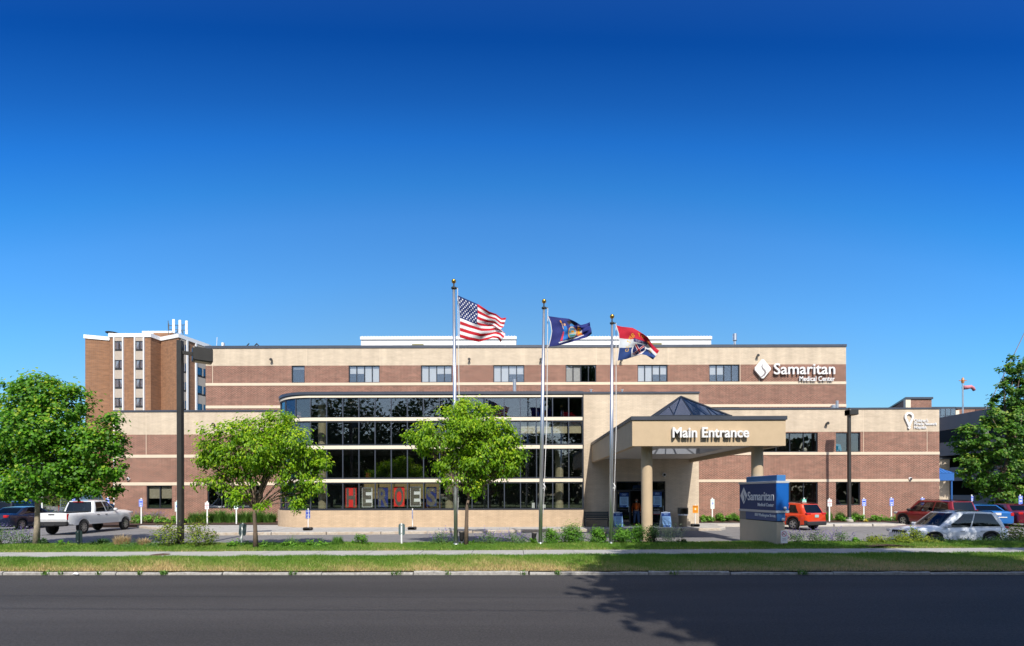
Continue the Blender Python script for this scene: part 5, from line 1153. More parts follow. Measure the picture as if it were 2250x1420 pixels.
dv.rect(44, 28, 90, 38, (34, 40, 100)).text('MOUNTAIN', 67, 33, 5.5, (200, 190, 205)).poly([(46, 40), (88, 40), (92, 62), (86, 84), (48, 84), (42, 62)], (225, 225, 228)).poly([(50, 42), (84, 42), (88, 62), (82, 81), (52, 81), (46, 62)], (30, 40, 105))
for c, wd_ in (((235, 235, 238), 8), ((190, 25, 50), 5)): dv.line(53, 46, 79, 77, wd_, c).line(81, 46, 55, 77, wd_, c)
for c, wd_ in (((235, 235, 238), 5), ((190, 25, 50), 2.5)): dv.line(50, 73, 60, 80, wd_, c).line(74, 80, 84, 73, wd_, c)
for k, ch in enumerate('CLIMB TO GLORY'):
    if ch == ' ': continue
    an = math.pi * (1.05 - .085 * k * 1.0); dv.text(ch, 67 + 40 * math.cos(an), 54 - 42 * math.sin(an), 10.5, (235, 190, 30), rot=math.pi / 2 - an)
dv.rect(0, 0, 2.2, 86, (235, 235, 235))
flag(dv, [(1352.5, 714.5), (1366, 718), (1390, 720.5), (1402, 727), (1414, 734.5), (1424, 742), (1432, 755), (1440, 764), (1448.5, 770.5)], [(1356, 793), (1375, 789.5), (1395, 783), (1409, 778.5), (1420, 780.5), (1428, 786), (1435, 790.5)],
     [(1352.5, 714.5), (1358.5, 732), (1360.5, 752), (1359, 772), (1356, 793)], [(1448.5, 770.5), (1444, 777), (1441, 784), (1435, 790.5)], 20.6, 'red white and blue banner with crossed swords emblem and gold lettering', .15, rip=2.0)
def lamp_post(px, ybase, D, wpx, ytop, lab, z0):
    b = P(px, ybase, D); s = F / D; w_ = wpx / s / 2; t = empty('lamp_post', (b.x, D, z0), label=lab, cat='lamp post'); zt_ = P(px, ytop, D).z - z0; mb = MB(); mb.bbox((-w_, -w_, -.1), (w_, w_, zt_), .012); fix_normals(mb.build('post', M_DARKMET, t, local=True)); return t, zt_, w_
t, h, w_ = lamp_post(397, 1200, 20.5, 10.2, 748.5, 'tall dark square lamp post rising at the left past the tower', .05)
mb = MB(); mx = Matrix.Rotation(math.radians(38), 4, 'Z'); mb.bbox((.42, -.26, h - .78), (1.15, .26, h - .2), .03, mx=mx); fix_normals(mb.build('lamp_head', M_DARKMET, t, local=True)); mb = MB(); mb.box((.5, -.2, h - .795), (1.08, .2, h - .782), mx=mx); mb.build('lens', mat('frosted_lens', (.5, .42, .3), .5), t, local=True)
mb = MB(); mb.box((w_ * .6, -.06, h - .55), (.44, .06, h - .42), mx=mx); mb.build('arm', M_DARKMET, t, local=True)
t, h, w_ = lamp_post(1866.2, 1143, 35.5, 5.6, 901, 'slim dark lamp post standing in the bed before the right wing', .2)
mb = MB(); mb.bbox((-.14, -.3, h - .38), (.5, .3, h + .0), .03); mb.bbox((-.14, -.28, h - .38), (-.06, .28, h + .02), .03); fix_normals(mb.build('lamp_head', M_DARKMET, t, local=True)); mb = MB(); mb.box((-.05, -.22, h - .395), (.42, .22, h - .382)); mb.build('lens', MATS['frosted_lens'], t, local=True); mb = MB(); mb.lathe([(.03, h), (.05, h + .12), (.0, h + .2)], seg=8, caps=False); mb.build('photocell', M_DARKMET, t, local=True)
mb = MB(); mb.lathe([(.27, -.1), (.27, .12), (.24, .15)], seg=16); mb.build('concrete_foot', M_CONC_L, t, local=True); mb = MB(); mb.box((-.12, -.12, .15), (.12, .12, .3)); mb.build('base_cover', M_GALV, t, local=True)
for px, py, D, hh, lab, tilt in ((1014.5, 1197, 20.6, .5, 'black ground floodlight between the tallest flagpole and the small tree', .0), (1171.5, 1194, 21.0, .42, 'black ground floodlight left of the middle flagpole', .1), (1329, 1192, 21.0, .42, 'black ground floodlight among the shrubs left of the shortest flagpole', -.1)):
    b = P(px, py, D); t = empty('ground_floodlight', (b.x, D, .1), label=lab, cat='ground lamp', group='ground floodlights for the flags'); mb = MB(); mb.lathe([(.04, -.05), (.04, hh * .3), (.06, hh * .32)], seg=10); mb.build('stake', M_GALV, t, local=True)
    mb = MB(); mb.lathe([(.05, hh * .3), (.09, hh * .5), (.105, hh), (.115, hh + .03), (.09, hh + .05)], seg=14); o = mb.build('lamp_head', M_BLACK, t, True, True); o.rotation_euler = (0, tilt, 0)
    mb = MB(); mb.lathe([(.085, hh + .052), (.0, hh + .06)], seg=14, caps=False); o2 = mb.build('lens', MATS['frosted_lens'], t, local=True); o2.rotation_euler = (0, tilt, 0)
# overhead cables
M_WIRE = mat('cable_black', (.03, .03, .032), .7)
def cable(a, b, sag, r, lab, grp=None, m=None):
    a, b = Vector(a), Vector(b); pts = [a.lerp(b, t) - Vector((0, 0, sag * 4 * t * (1 - t))) for t in [k / 24 for k in range(25)]]; mb = MB(); mb.tube(pts, r, 5); return tag(mb.build('overhead_cable', m or M_WIRE), lab, 'cable', grp)
cable(P(2275, 680, 62), P(2164, 903, 64), .3, .05, 'single cable slanting down to the garage at the right edge', m=mat('cable_grey', (.25, .25, .27), .7))
for y_, z_, sg, r in ((-1.2, 8.6, .5, .03), (-1.0, 7.7, .45, .022), (-.9, 12.3, .6, .014), (1.6, 10.6, .3, .012)): cable((-38, y_ + 1.0, z_ + .2), (40, y_ - .8, z_), sg, r, 'utility cable strung along the street out of the picture', 'street cables out of the picture')
# ------------------------------------------------------------------ vehicles
M_TYRE = mat('tyre_rubber', (.016, .016, .017), .85); M_RIM = mat('alloy_rim', (.5, .5, .52), .3, .8); M_CLAD = mat('black_cladding', (.022, .022, .024), .6); M_CHROME = mat('chrome_trim', (.6, .6, .62), .2, 1.0)
M_TAIL = mat('red_lamp', (.5, .012, .015), .2, coat=.6); M_HEADL = mat('clear_lamp', (.6, .62, .65), .12, coat=.8); M_PLATE = mat('plate_white', (.7, .7, .68), .5); M_PLATEO = mat('plate_orange', (.7, .28, .06), .5); M_SEAT = mat('car_seat', (.05, .05, .055), .9)
GL_CAR = glass_mat('car_glass', (.34, .37, .38), .06); GL_CARD = glass_mat('dark_car_glass', (.06, .07, .08), .06)
def paint(n, c, met=.15): return mat('paint_' + n, c, .32, met, coat=.9)
def car(nm, lab, cat, loc, rz, L, W, H, wb, r, pm, prof, gh, belt, roofdrop=.06, sill=.28, clad=0.0, wins=None, rear_over=None, group=None, tumble=.17, rails=False, dark_rear=True, handles=(), tail=None, plate=None, plate_z=.85, spokes=5, rim=M_RIM, bed=None, driver=False, head=True, bump=None, chrome=None):
    """x forward, y left, z up. prof: (x,z) of the upper edge of the lower body; gh: base front, roof front, roof rear, base rear x; belt: (x,z) shoulder line"""
    root = empty(nm, loc, rz, label=lab, cat=cat, group=group)
    ro = rear_over if rear_over is not None else (L - wb) / 2
    xr_, xf_ = -L / 2 + ro, -L / 2 + ro + wb; Ra = r * 1.17
    px_, pz_ = zip(*prof); bx_, bz_ = zip(*belt)
    up = lambda x: float(np.interp(x, px_, pz_)); bl = lambda x: min(float(np.interp(x, bx_, bz_)), up(x))
    def hw(x):
        t = x / (L / 2); a = 1.0
        if t > 0.72: a -= .32 * ((t - .72) / .28) ** 2.4
        if t < -0.8: a -= .13 * ((-t - .8) / .2) ** 2
        return W / 2 * a
    def zl(x):
        z = sill + (.06 if x > L / 2 - .35 or x < -L / 2 + .3 else 0)
        for xw in (xr_, xf_):
            if abs(x - xw) < Ra: z = max(z, r + math.sqrt(max(0, Ra * Ra - (x - xw) ** 2)))
        return z
    st = list(np.linspace(-L / 2, L / 2, 60)) + [xw + Ra * k for xw in (xr_, xf_) for k in (-1.0, -.995, -.97, -.9, -.7, -.4, 0, .4, .7, .9, .97, .995, 1.0)]
    st += [-L / 2 + .015, -L / 2 + .05, L / 2 - .02, L / 2 - .06, L / 2 - .12]; st = sorted(st)
    mb = MB(); rings = []
    for x in st:
        w_, z0, zb, zu = hw(x), zl(x), bl(x), up(x)
        zb = max(zb, z0 + .05); e = 0.0
        end = max(0, 1 - (min(x + L / 2, L / 2 - x)) / .06); k = 1 - .06 * end
        half = [(w_ * .9 * k, z0), (w_ * .985 * k, z0 + .025), (w_ * 1.0 * k, z0 + (zb - z0) * .42), (w_ * .995 * k, z0 + (zb - z0) * .72), (w_ * .965 * k, z0 + (zb - z0) * .93), (w_ * .93 * k, zb), (w_ * .86 * k, max(zb, zb + (zu - zb) * .65) - .004), (w_ * .6 * k, zu + .012), (0.001, zu + .02)]
        rings.append([(x, y, z) for y, z in half] + [(x, -y, z) for y, z in reversed(half)])
    for i in range(len(rings) - 1):
        pass
    mb.loft(rings, caps=True)
    if clad or bump:
        k = len(rings[0])
        for fi, f in enumerate(mb.f):
            c = sum((Vector(mb.v[i]) for i in f), Vector()) / len(f)
            near = any(abs(c.x - xw) < Ra * 1.16 and (c.z - r) ** 2 + (c.x - xw) ** 2 < (Ra * 1.17) ** 2 for xw in (xr_, xf_)) and abs(c.y) > W * .3
            if c.z < sill + clad or (clad and near): mb.m[fi] = 1
            if bump and (c.x < -L / 2 + .12 and c.z < bump): mb.m[fi] = 1
    body = mb.build('body', [pm, M_CLAD], root, local=True); fix_normals(body); weld(body, 1e-5, 38)
    # cabin surface: s along 0 front..1 rear, t up 0..1
    xa, xb, xc, xd = gh; zr_ = H
    def sidept(s, t, sg):
        x = (xa + (xb - xa) * t) * (1 - s) + (xd + (xc - xd) * t) * s
        w0 = hw(x) * .93; base = bl(x) + .0; ww = w0 * (1 - t) + (W / 2 * (.93 - tumble)) * t + .025 * math.sin(math.pi * t)
        xm = (xb + xc) / 2; top = zr_ - roofdrop * ((x - xm - .15) / ((xb - xc) / 2 + .2)) ** 2 * (1.0 if x < xm + .15 else .7)
        z = base + (top - base) * t - .02 * 0
        ins = .05 * (1 - min(1, min(s, 1 - s) / .04)) ; return Vector((x, sg * (ww - ins), z))
    def endpt(v, t, front):
        s = 0.0 if front else 1.0; a = sidept(s, t, 1); b = sidept(s, t, -1); p = b.lerp(a, v); bow = (.10 if front else .05) * (1 - (2 * v - 1) ** 2); p.x += bow if front else -bow; return p
    wins = wins or []
    ns, ntt = 44, 12; skin = MB()
    def in_win(s, t):
        for (s0, s1, s2, s3, t0, t1) in wins:
            if t0 < t < t1:
                f = (t - t0) / (t1 - t0)
                if s0 + (s2 - s0) * f < s < s1 + (s3 - s1) * f: return True
        return False
    for sg in (1, -1):
        for i in range(ns):
            for j in range(ntt):
                if in_win((i + .5) / ns, (j + .5) / ntt): continue
                q = [sidept((i + a) / ns, (j + b) / ntt, sg) for a, b in ((0, 0), (1, 0), (1, 1), (0, 1))]
                skin.face(q if sg < 0 else q[::-1])
    for front in (True, False):
        for i in range(10):
            for j in range(ntt):
                v, t = (i + .5) / 10, (j + .5) / ntt
                if .08 < v < .92 and .1 < t < .9: continue
                q = [endpt((i + a) / 10, (j + b) / ntt, front) for a, b in ((0, 0), (1, 0), (1, 1), (0, 1))]; skin.face(q)
    nr = 20
    for i in range(nr):
        for j in range(8):
            def rp(a, b):
                s = (i + a) / nr; v = (j + b) / 8; p = sidept(s, 1, -1).lerp(sidept(s, 1, 1), v); p.z += .035 * (1 - (2 * v - 1) ** 2)
                if s in (0.0, 1.0): p.x += (.10 if s == 0 else -.05) * (1 - (2 * v - 1) ** 2)
                return p
            skin.face([rp(0, 0), rp(1, 0), rp(1, 1), rp(0, 1)])
    cab = skin.build('cabin', pm, root, local=True); weld(cab, 2e-3, 45)
    def wpatch(name, fn, m, off=.006, n=8, k=6):
        pts = [[fn(i / n, j / k) for i in range(n + 1)] for j in range(k + 1)]; mbw = MB()
        for j in range(k):
            for i in range(n): mbw.face([pts[j][i], pts[j][i + 1], pts[j + 1][i + 1], pts[j + 1][i]])
        o = mbw.build(name, m, root, local=True); weld(o, 1e-5, 60); return o
    for wi, (s0, s1, s2, s3, t0, t1) in enumerate(wins):
        for sg in (1, -1):
            m = GL_CARD if (dark_rear and (s0 + s1) / 2 > .5) else GL_CAR
            def fn(a, b, s0=s0, s1=s1, s2=s2, s3=s3, t0=t0, t1=t1, sg=sg):
                t = t0 - .03 + (t1 - t0 + .06) * b; l = s0 + (s2 - s0) * b - .01; rr = s1 + (s3 - s1) * b + .01; p = sidept(l + (rr - l) * a, t, sg); p.y += sg * .006; return p
            wpatch('side_window', fn, m)
            if chrome:
                mbc = MB(); mbc.tube([fn(a, 0) + Vector((0, sg * .008, 0)) for a in (0, .25, .5, .75, 1)], .012, 4); mbc.build('window_trim', M_CHROME, root, local=True)
    def ws(front): return lambda a, b: endpt(.055 + .89 * a, .05 + .89 * b, front) + Vector((.006 if front else -.006, 0, .004))
    wpatch('windshield', ws(True), GL_CAR); wpatch('rear_window', ws(False), GL_CARD if dark_rear else GL_CAR)
    # inside
    for y in (W * .2, -W * .2):
        for xs_ in ([xb - .75] + ([xb - 1.75] if xc < xb - 1.4 else [])):
            z0 = bl(xs_); mb = MB(); mb.bbox((xs_ - .1, y - .24, z0 - .1), (xs_ + .03, y + .24, z0 + (H - z0) * .42), .05); mb.bbox((xs_ - .08, y - .13, z0 + (H - z0) * .45), (xs_ + .0, y + .13, z0 + (H - z0) * .72), .04); mb.build('seat', M_SEAT, root, local=True)
    # wheels
    def wheel(x, sg):
        wr = empty('wheel', (x, sg * (W / 2 - .12), r)); wr.parent = root; t = MB(); w2 = .11; s_ = sg
        t.lathe([(r * .62, -w2), (r * .93, -w2), (r * .985, -w2 * .7), (r, -w2 * .3), (r, w2 * .3), (r * .985, w2 * .7), (r * .93, w2), (r * .66, w2 * 1.0), (r * .62, w2 * .7)], seg=28, axis='Y', caps=False)
        o = t.build('tyre', M_TYRE, wr, True, True); fix_normals(o)
        m = MB(); y0 = sg * w2 * .78; m.lathe([(.001, y0 - sg * .06), (r * .62, y0 - sg * .06)], seg=24, axis='Y', caps=False, mi=1); m.lathe([(r * .55, y0), (r * .62, y0 + sg * .01), (r * .66, y0 + sg * .005)], seg=28, axis='Y', caps=False); m.lathe([(.001, y0 + sg * .012), (r * .13, y0 + sg * .01), (r * .15, y0 - sg * .02)], seg=14, axis='Y', caps=False)
        for k in range(spokes):
            R = Matrix.Rotation(2 * math.pi * k / spokes + .3, 4, 'Y'); a = .62 / spokes * 2.6 * r * .36
            m.box((-a, y0 - .012, r * .1), (a, y0 + .012, r * .6), mx=R)
        o = m.build('rim', [rim, M_BLACK], wr, local=True)
    for x in (xr_, xf_):
        for sg in (1, -1): wheel(x, sg)
    # lamps, mirrors, trim
    if tail:
        for sg in (1, -1):
            (x0_, x1_, y0_, y1_, z0_, z1_) = tail; y1_ = min(y1_, .885); x1_ = min(x1_, .2); mb = MB(); mb.bbox((-L / 2 + x0_, min(sg * y0_ * W / 2, sg * y1_ * W / 2), z0_), (-L / 2 + x1_, max(sg * y0_ * W / 2, sg * y1_ * W / 2), z1_), .03); fix_normals(mb.build('tail_light', M_TAIL, root, local=True))
    if head:
        xh = L / 2 - .28
        for sg in (1, -1): mb = MB(); zh = up(L / 2 - .25) - .14; mb.bbox((xh - .12, sg * hw(xh) * .8 - .2, zh - .06), (L / 2 - .07, sg * hw(xh) * .8 + .19, zh + .08), .04); fix_normals(mb.build('headlight', M_HEADL, root, local=True))
    for sg in (1, -1):
        p = sidept(.02, .06, sg); mb = MB(); mb.bbox((p.x - .28, min(p.y, p.y + sg * .24), p.z + .0), (p.x - .12, max(p.y, p.y + sg * .24), p.z + .17), .05); fix_normals(mb.build('side_mirror', pm if not clad or driver else M_CLAD, root, local=True))
        for hx in handles:
            zh = bl(hx) - .13; y = hw(hx) * .985; mb = MB(); mb.bbox((hx - .1, sg * y - .02, zh - .018), (hx + .1, sg * y + .035, zh + .018), .012); fix_normals(mb.build('door_handle', M_CHROME if chrome else (M_CLAD if nm == 'pickup_truck' else pm), root, local=True))
        if rails:
            mb = MB(); pts = [sidept(s, 1, sg) * 1.0 + Vector((0, -sg * .1, .05 if .03 < s < .97 else .01)) for s in (.02, .08, .3, .5, .7, .92, .98)]; mb.tube(pts, .022, 6); mb.build('roof_rail', M_CLAD, root, local=True)
    if plate: mb = MB(); mb.box((-L / 2 - .022, -.155, plate_z), (-L / 2 - .0, .155, plate_z + .16)); mb.build('licence_plate', plate, root, local=True)
    # door shut lines
    return root, dict(side=sidept, up=up, bl=bl, hw=hw, xr=xr_, xf=xf_, L=L, W=W)
def rzh(dx, dy): return math.atan2(dy, dx)
def lz(x, y): return float(lot_z(np.array(x), np.array(y)))

# white pickup
PT = paint('white', (.72, .74, .76), 0.0)
rt, d = car('pickup_truck', 'white four door pickup with black bumper parked beside the maple', 'pickup truck', (-25.69, 29.88, 0), rzh(-.09, 1), 5.85, 1.98, 1.92, 3.72, .395, PT,
    [(-2.93, 1.24), (.35, 1.26), (1.05, 1.3), (1.35, 1.32), (2.6, 1.27), (2.82, 1.2), (2.93, .98)], (1.18, .42, -.72, -.92), [(-2.93, 1.2), (.3, 1.2), (1.2, 1.23), (2.93, 1.12)], .05, .52, tumble=.16, rear_over=1.15,
    wins=[(.06, .44, .1, .44, .12, .86), (.5, .9, .5, .9, .12, .86)], handles=(.1, -.6), tail=(-.02, .16, .83, 1.005, .84, 1.2), plate=M_PLATEO, plate_z=.62, spokes=9, head=True, dark_rear=True)
rt.scale = (.93, .92, 1.0)
mb = MB(); mb.box((-2.86, -.8, 1.262), (-.98, .8, 1.285)); mb.build('bed_cover', M_BLACK, rt, local=True)
mb = MB(); mb.bbox((-2.95, -.86, .83), (-2.915, .86, 1.22), .02); mb.bbox((-2.965, -.8, .9), (-2.93, .8, .96), .01); fix_normals(mb.build('tailgate', PT, rt, local=True)); mb = MB(); mb.box((-2.972, -.16, 1.14), (-2.95, .16, 1.19)); mb.build('tailgate_handle', M_BLACK, rt, local=True)
mb = MB(); mb.bbox((-3.1, -.95, .52), (-2.88, .95, .78), .05); mb.bbox((-3.12, -.3, .52), (-3.05, .3, .66), .03); fix_normals(mb.build('rear_bumper', M_CLAD, rt, local=True))
mb = MB(); mb.box((-.93, -.3, 1.82), (-.9, .3, 1.86)); mb.build('brake_lamp', M_TAIL, rt, local=True)
for x, sg in ((d['xr'], -1), (d['xr'], 1), (d['xf'], -1), (d['xf'], 1)):
    pass
# orange compact SUV
PO = paint('orange', (.72, .055, .008))
dx_, dy_ = -.34, .94; c0 = Vector((17.45, 30.2, 0)) + Vector((.62 * .94, .62 * .34, 0)) + Vector((dx_, dy_, 0)) * 1.32
rt, d = car('compact_suv', 'bright orange compact SUV parked nose in behind the roadside sign', 'car', (c0.x, c0.y, 0), rzh(dx_, dy_), 4.4, 1.82, 1.64, 2.64, .35, PO,
    [(-2.2, .95), (-2.1, 1.04), (1.0, 1.06), (1.9, .98), (2.1, .86), (2.2, .7)], (1.02, .3, -1.75, -2.08), [(-2.2, .98), (1.0, .96), (2.2, .85)], .07, .26, clad=.16, bump=.52, tumble=.2,
    wins=[(.07, .34, .15, .34, .12, .84), (.38, .6, .38, .6, .12, .84), (.64, .86, .64, .8, .14, .82)], handles=(.05, -.85), tail=(-.015, .14, .5, 1.0, .93, 1.06), plate=mat('plate_teal', (.3, .5, .5), .5), plate_z=.78, rails=True, spokes=5)
mb = MB(); mb.bbox((-2.26, -.8, .3), (-2.05, .8, .54), .05); fix_normals(mb.build('rear_bumper', M_CLAD, rt, local=True))
# dark red SUV
PR = paint('dark_red', (.26, .008, .014))
dx_, dy_ = -.05, 1.0; c0 = Vector((26.75, 33.5, 0)) + Vector((.99, 0, 0)) * .75 - Vector((dx_, dy_, 0)) * 1.31
rt, d = car('large_suv', 'dark red boxy SUV with roof rails parked facing the right wing', 'car', (c0.x, c0.y, lz(c0.x, c0.y)), rzh(dx_, dy_), 4.44, 1.82, 1.74, 2.62, .37, PR,
    [(-2.22, 1.02), (.95, 1.08), (1.1, 1.08), (1.95, 1.02), (2.15, .92), (2.22, .76)], (1.1, .42, -1.98, -2.18), [(-2.22, 1.02), (1.1, 1.0), (2.22, .9)], .04, .34, clad=.06, tumble=.16,
    wins=[(.06, .3, .14, .3, .1, .86), (.33, .57, .33, .57, .1, .86), (.62, .93, .62, .9, .1, .86)], handles=(.1, -.9), tail=(-.015, .12, .8, 1.0, .75, 1.2), plate=M_PLATE, rails=True, spokes=5)
# white mid-size SUV in front
PW = paint('pearl_white', (.74, .78, .83), 0.0)
rt, d = car('white_suv', 'white SUV with a driver facing left behind the low hedge under tree shade', 'car', (21.15, 24.0, -.43), math.radians(181), 4.65, 1.86, 1.76, 2.72, .36, PW,
    [(-2.32, .9), (-2.2, 1.06), (.85, 1.1), (1.85, 1.03), (2.15, .92), (2.32, .72)], (1.05, .1, -1.8, -2.2), [(-2.32, 1.0), (1.0, .98), (2.32, .88)], .07, .28, clad=.13, tumble=.15,
    wins=[(.09, .43, .2, .43, .1, .87), (.47, .9, .47, .85, .14, .87)], handles=(.0, -.95), tail=(-.015, .3, .62, 1.0, .95, 1.06), plate=M_PLATE, rails=True, spokes=6, driver=True)
mb = MB()
for k in range(7): y = (k - 3) * .125; mb.bbox((2.2, y - .04, .66), (2.325, y + .04, .86), .02)
fix_normals(mb.build('grille_slot', M_BLACK, rt, local=True))
# blue sedan
PB = paint('blue', (.02, .15, .46), .2)
dx_, dy_ = .34, .94
rt, d = car('blue_sedan', 'blue four door sedan parked with its boot towards the street', 'car', (32.3, 34.1, 0), rzh(dx_, dy_), 4.83, 1.83, 1.45, 2.73, .33, PB,
    [(-2.41, .9), (-2.3, 1.03), (-1.6, 1.06), (.9, 1.0), (1.1, .98), (2.1, .84), (2.35, .72), (2.41, .58)], (1.2, .35, -.9, -1.75), [(-2.41, .95), (1.2, .92), (2.41, .72)], .05, .2, tumble=.22,
    wins=[(.1, .42, .22, .42, .1, .86), (.46, .8, .46, .7, .12, .86)], handles=(.2, -.7), tail=(-.02, .2, .68, 1.0, .72, .95), plate=M_PLATE, plate_z=.78, spokes=5)
mb = MB(); mb.box((-2.44, -.45, .62), (-2.41, .45, .68)); mb.build('bumper_strip', M_PLATE, rt, local=True)
# maroon sedan at the right edge
PM = paint('maroon', (.15, .008, .025))
car('maroon_sedan', 'maroon sedan cut by the right edge behind the blue sedan', 'car', (34.4, 34.0, 0), rzh(.3, .95), 4.85, 1.86, 1.48, 2.8, .35, PM,
    [(-2.42, .9), (-2.3, 1.04), (-1.6, 1.07), (.9, 1.02), (2.1, .88), (2.42, .6)], (1.25, .35, -1.0, -1.85), [(-2.42, .96), (1.2, .94), (2.42, .75)], .06, .22, tumble=.22, chrome=True, wins=[(.1, .42, .22, .42, .1, .86), (.46, .86, .46, .74, .12, .86)], handles=(.2, -.8), tail=(-.02, .2, .6, 1.0, .8, .98), spokes=10)
# navy sedan at the left edge
PN = paint('navy', (.006, .014, .045), .3)
dx_, dy_ = -.1, 1.0
rt, d = car('navy_sedan', 'dark navy sedan cut by the left edge behind the maple trunk', 'car', (-33.0, 33.35, 0), rzh(dx_, dy_), 4.6, 1.8, 1.47, 2.69, .33, PN,
    [(-2.3, .9), (-2.2, 1.04), (-1.5, 1.07), (.9, 1.0), (2.05, .86), (2.3, .6)], (1.15, .35, -.95, -1.75), [(-2.3, .96), (1.2, .93), (2.3, .72)], .06, .2, tumble=.22, chrome=True,
    wins=[(.1, .42, .22, .42, .1, .86), (.46, .82, .46, .72, .12, .86)], handles=(.2, -.7), tail=(-.02, .25, .6, 1.0, .8, .97), plate=M_PLATE, spokes=7)
# vehicles further back on the left
car('black_suv', 'black SUV behind the navy sedan at the left edge', 'car', (-41.2, 41.5, 0), rzh(-.1, 1), 4.7, 1.88, 1.75, 2.8, .36, paint('black', (.008, .009, .012)),
    [(-2.35, 1.0), (-2.2, 1.1), (1.0, 1.1), (2.1, .98), (2.35, .75)], (1.1, .4, -1.9, -2.25), [(-2.35, 1.03), (1.0, 1.02), (2.35, .9)], .06, .3, clad=.1, tumble=.18, wins=[(.08, .4, .16, .4, .1, .86), (.45, .9, .45, .86, .12, .86)], tail=(-.02, .15, .75, 1.0, .8, 1.1), rails=True)
car('silver_van', 'pale blue grey van showing beyond the black SUV under the maple', 'van', (-42.0, 48.5, 0), rzh(-.25, 1), 5.2, 2.0, 2.35, 3.2, .37, paint('pale_grey', (.16, .2, .27)),
    [(-2.6, 1.15), (1.5, 1.15), (2.3, 1.0), (2.6, .7)], (1.9, .95, -2.45, -2.58), [(-2.6, 1.1), (1.6, 1.05), (2.6, .85)], .04, .3, tumble=.12, wins=[(.06, .25, .12, .25, .1, .8), (.3, .6, .3, .6, .1, .8)], tail=(-.02, .1, .85, 1.0, .8, 1.3))
car('dark_pickup', 'dark car parked deep between the maple trunk and white pickup', 'car', (-33.9, 40.5, 0), rzh(-.1, 1), 4.8, 1.88, 1.55, 2.8, .36, paint('charcoal', (.018, .02, .024)),
    [(-2.4, 1.0), (-2.3, 1.06), (1.0, 1.06), (2.1, .95), (2.4, .7)], (1.1, .4, -1.4, -2.0), [(-2.4, 1.0), (1.0, 1.0), (2.4, .85)], .06, .3, tumble=.2, wins=[(.08, .4, .16, .4, .1, .86), (.45, .88, .45, .8, .12, .86)], tail=(-.02, .15, .75, 1.0, .8, 1.0), plate=M_PLATE)
t = empty('blue_pylon_sign', (X(58, 44), 44, 0), label='tall bright blue pylon sign behind the navy sedan', cat='sign'); mb = MB(); a, b = X(50, 44), X(70, 44); mb.bbox((a, 44, 0), (a + .25, 44.5, Z(1078, 44, 58)), .02); mb.build('post', mat('pylon_blue', (.02, .17, .62), .5), t); mb = MB(); mb.bbox((a + .26, 44.05, .5), (b, 44.45, Z(1084, 44, 58)), .02); mb.build('panel', mat('pylon_navy', (.01, .03, .2), .5), t)

# ------------------------------------------------------------------ people
def skin_mesh(verts, edges, radii, levels=1):
    me = bpy.data.meshes.new('fig'); me.from_pydata(verts, edges, []); o = bpy.data.objects.new('fig', me); COL.objects.link(o)
    o.modifiers.new('s', 'SKIN'); sk = me.skin_vertices[0].data
    for i, r in enumerate(radii): sk[i].radius = (r, r) if not hasattr(r, '__len__') else r
    sk[0].use_root = True
    if levels: sub = o.modifiers.new('d', 'SUBSURF'); sub.levels = sub.render_levels = levels
    dg = bpy.context.evaluated_depsgraph_get(); m2 = bpy.data.meshes.new_from_object(o.evaluated_get(dg)); bpy.data.objects.remove(o); return m2
def chain(defs):
    """defs: name -> (pos, radius, parent)"""
    names = list(defs); idx = {n: i for i, n in enumerate(names)}
    return [defs[n][0] for n in names], [(idx[defs[n][2]], idx[n]) for n in names if defs[n][2]], [defs[n][1] for n in names]
def mesh_obj(name, me, m, parent, smooth=True):
    o = bpy.data.objects.new(name, me); me.materials.clear(); me.materials.append(m)
    if smooth: me.polygons.foreach_set('use_smooth', [True] * len(me.polygons))
    return put(o, parent, True)
M_SKIN = mat('skin', (.42, .24, .16), .6); M_HAIR = mat('dark_hair', (.02, .015, .012), .7); M_JEAN = mat('blue_jeans', (.05, .1, .22), .85, var=.25, scale=12); M_SHOE = mat('tan_shoe', (.25, .12, .06), .7)
M_PLAID = mat('orange_plaid', (.03, .015, .01), .85, var=.1, scale=14, col2=(.62, .12, .01), stretch=(1, 1, 1.4)); M_TEE = mat('orange_shirt', (.85, .15, .01), .8); M_MASK = mat('pale_blue_mask', (.25, .55, .68), .8)
def hand_chains(w, d, sg):
    """five separate fingers on a palm hanging at w"""
    res = []
    for k, (dy, ln) in enumerate(((-.03, .072), (-.01, .082), (.012, .076), (.032, .06))):
        b = Vector(w) + Vector((dy * .3, dy, -.075)); res.append(([b, b + Vector((.004 * sg, 0, -ln * .55)), b + Vector((-.012 * sg, 0, -ln))], .0095))
    b = Vector(w) + Vector((-.012 * sg, -.035, -.03)); res.append(([b, b + Vector((-.01 * sg, -.028, -.035)), b + Vector((-.006 * sg, -.034, -.065))], .0105)); return res
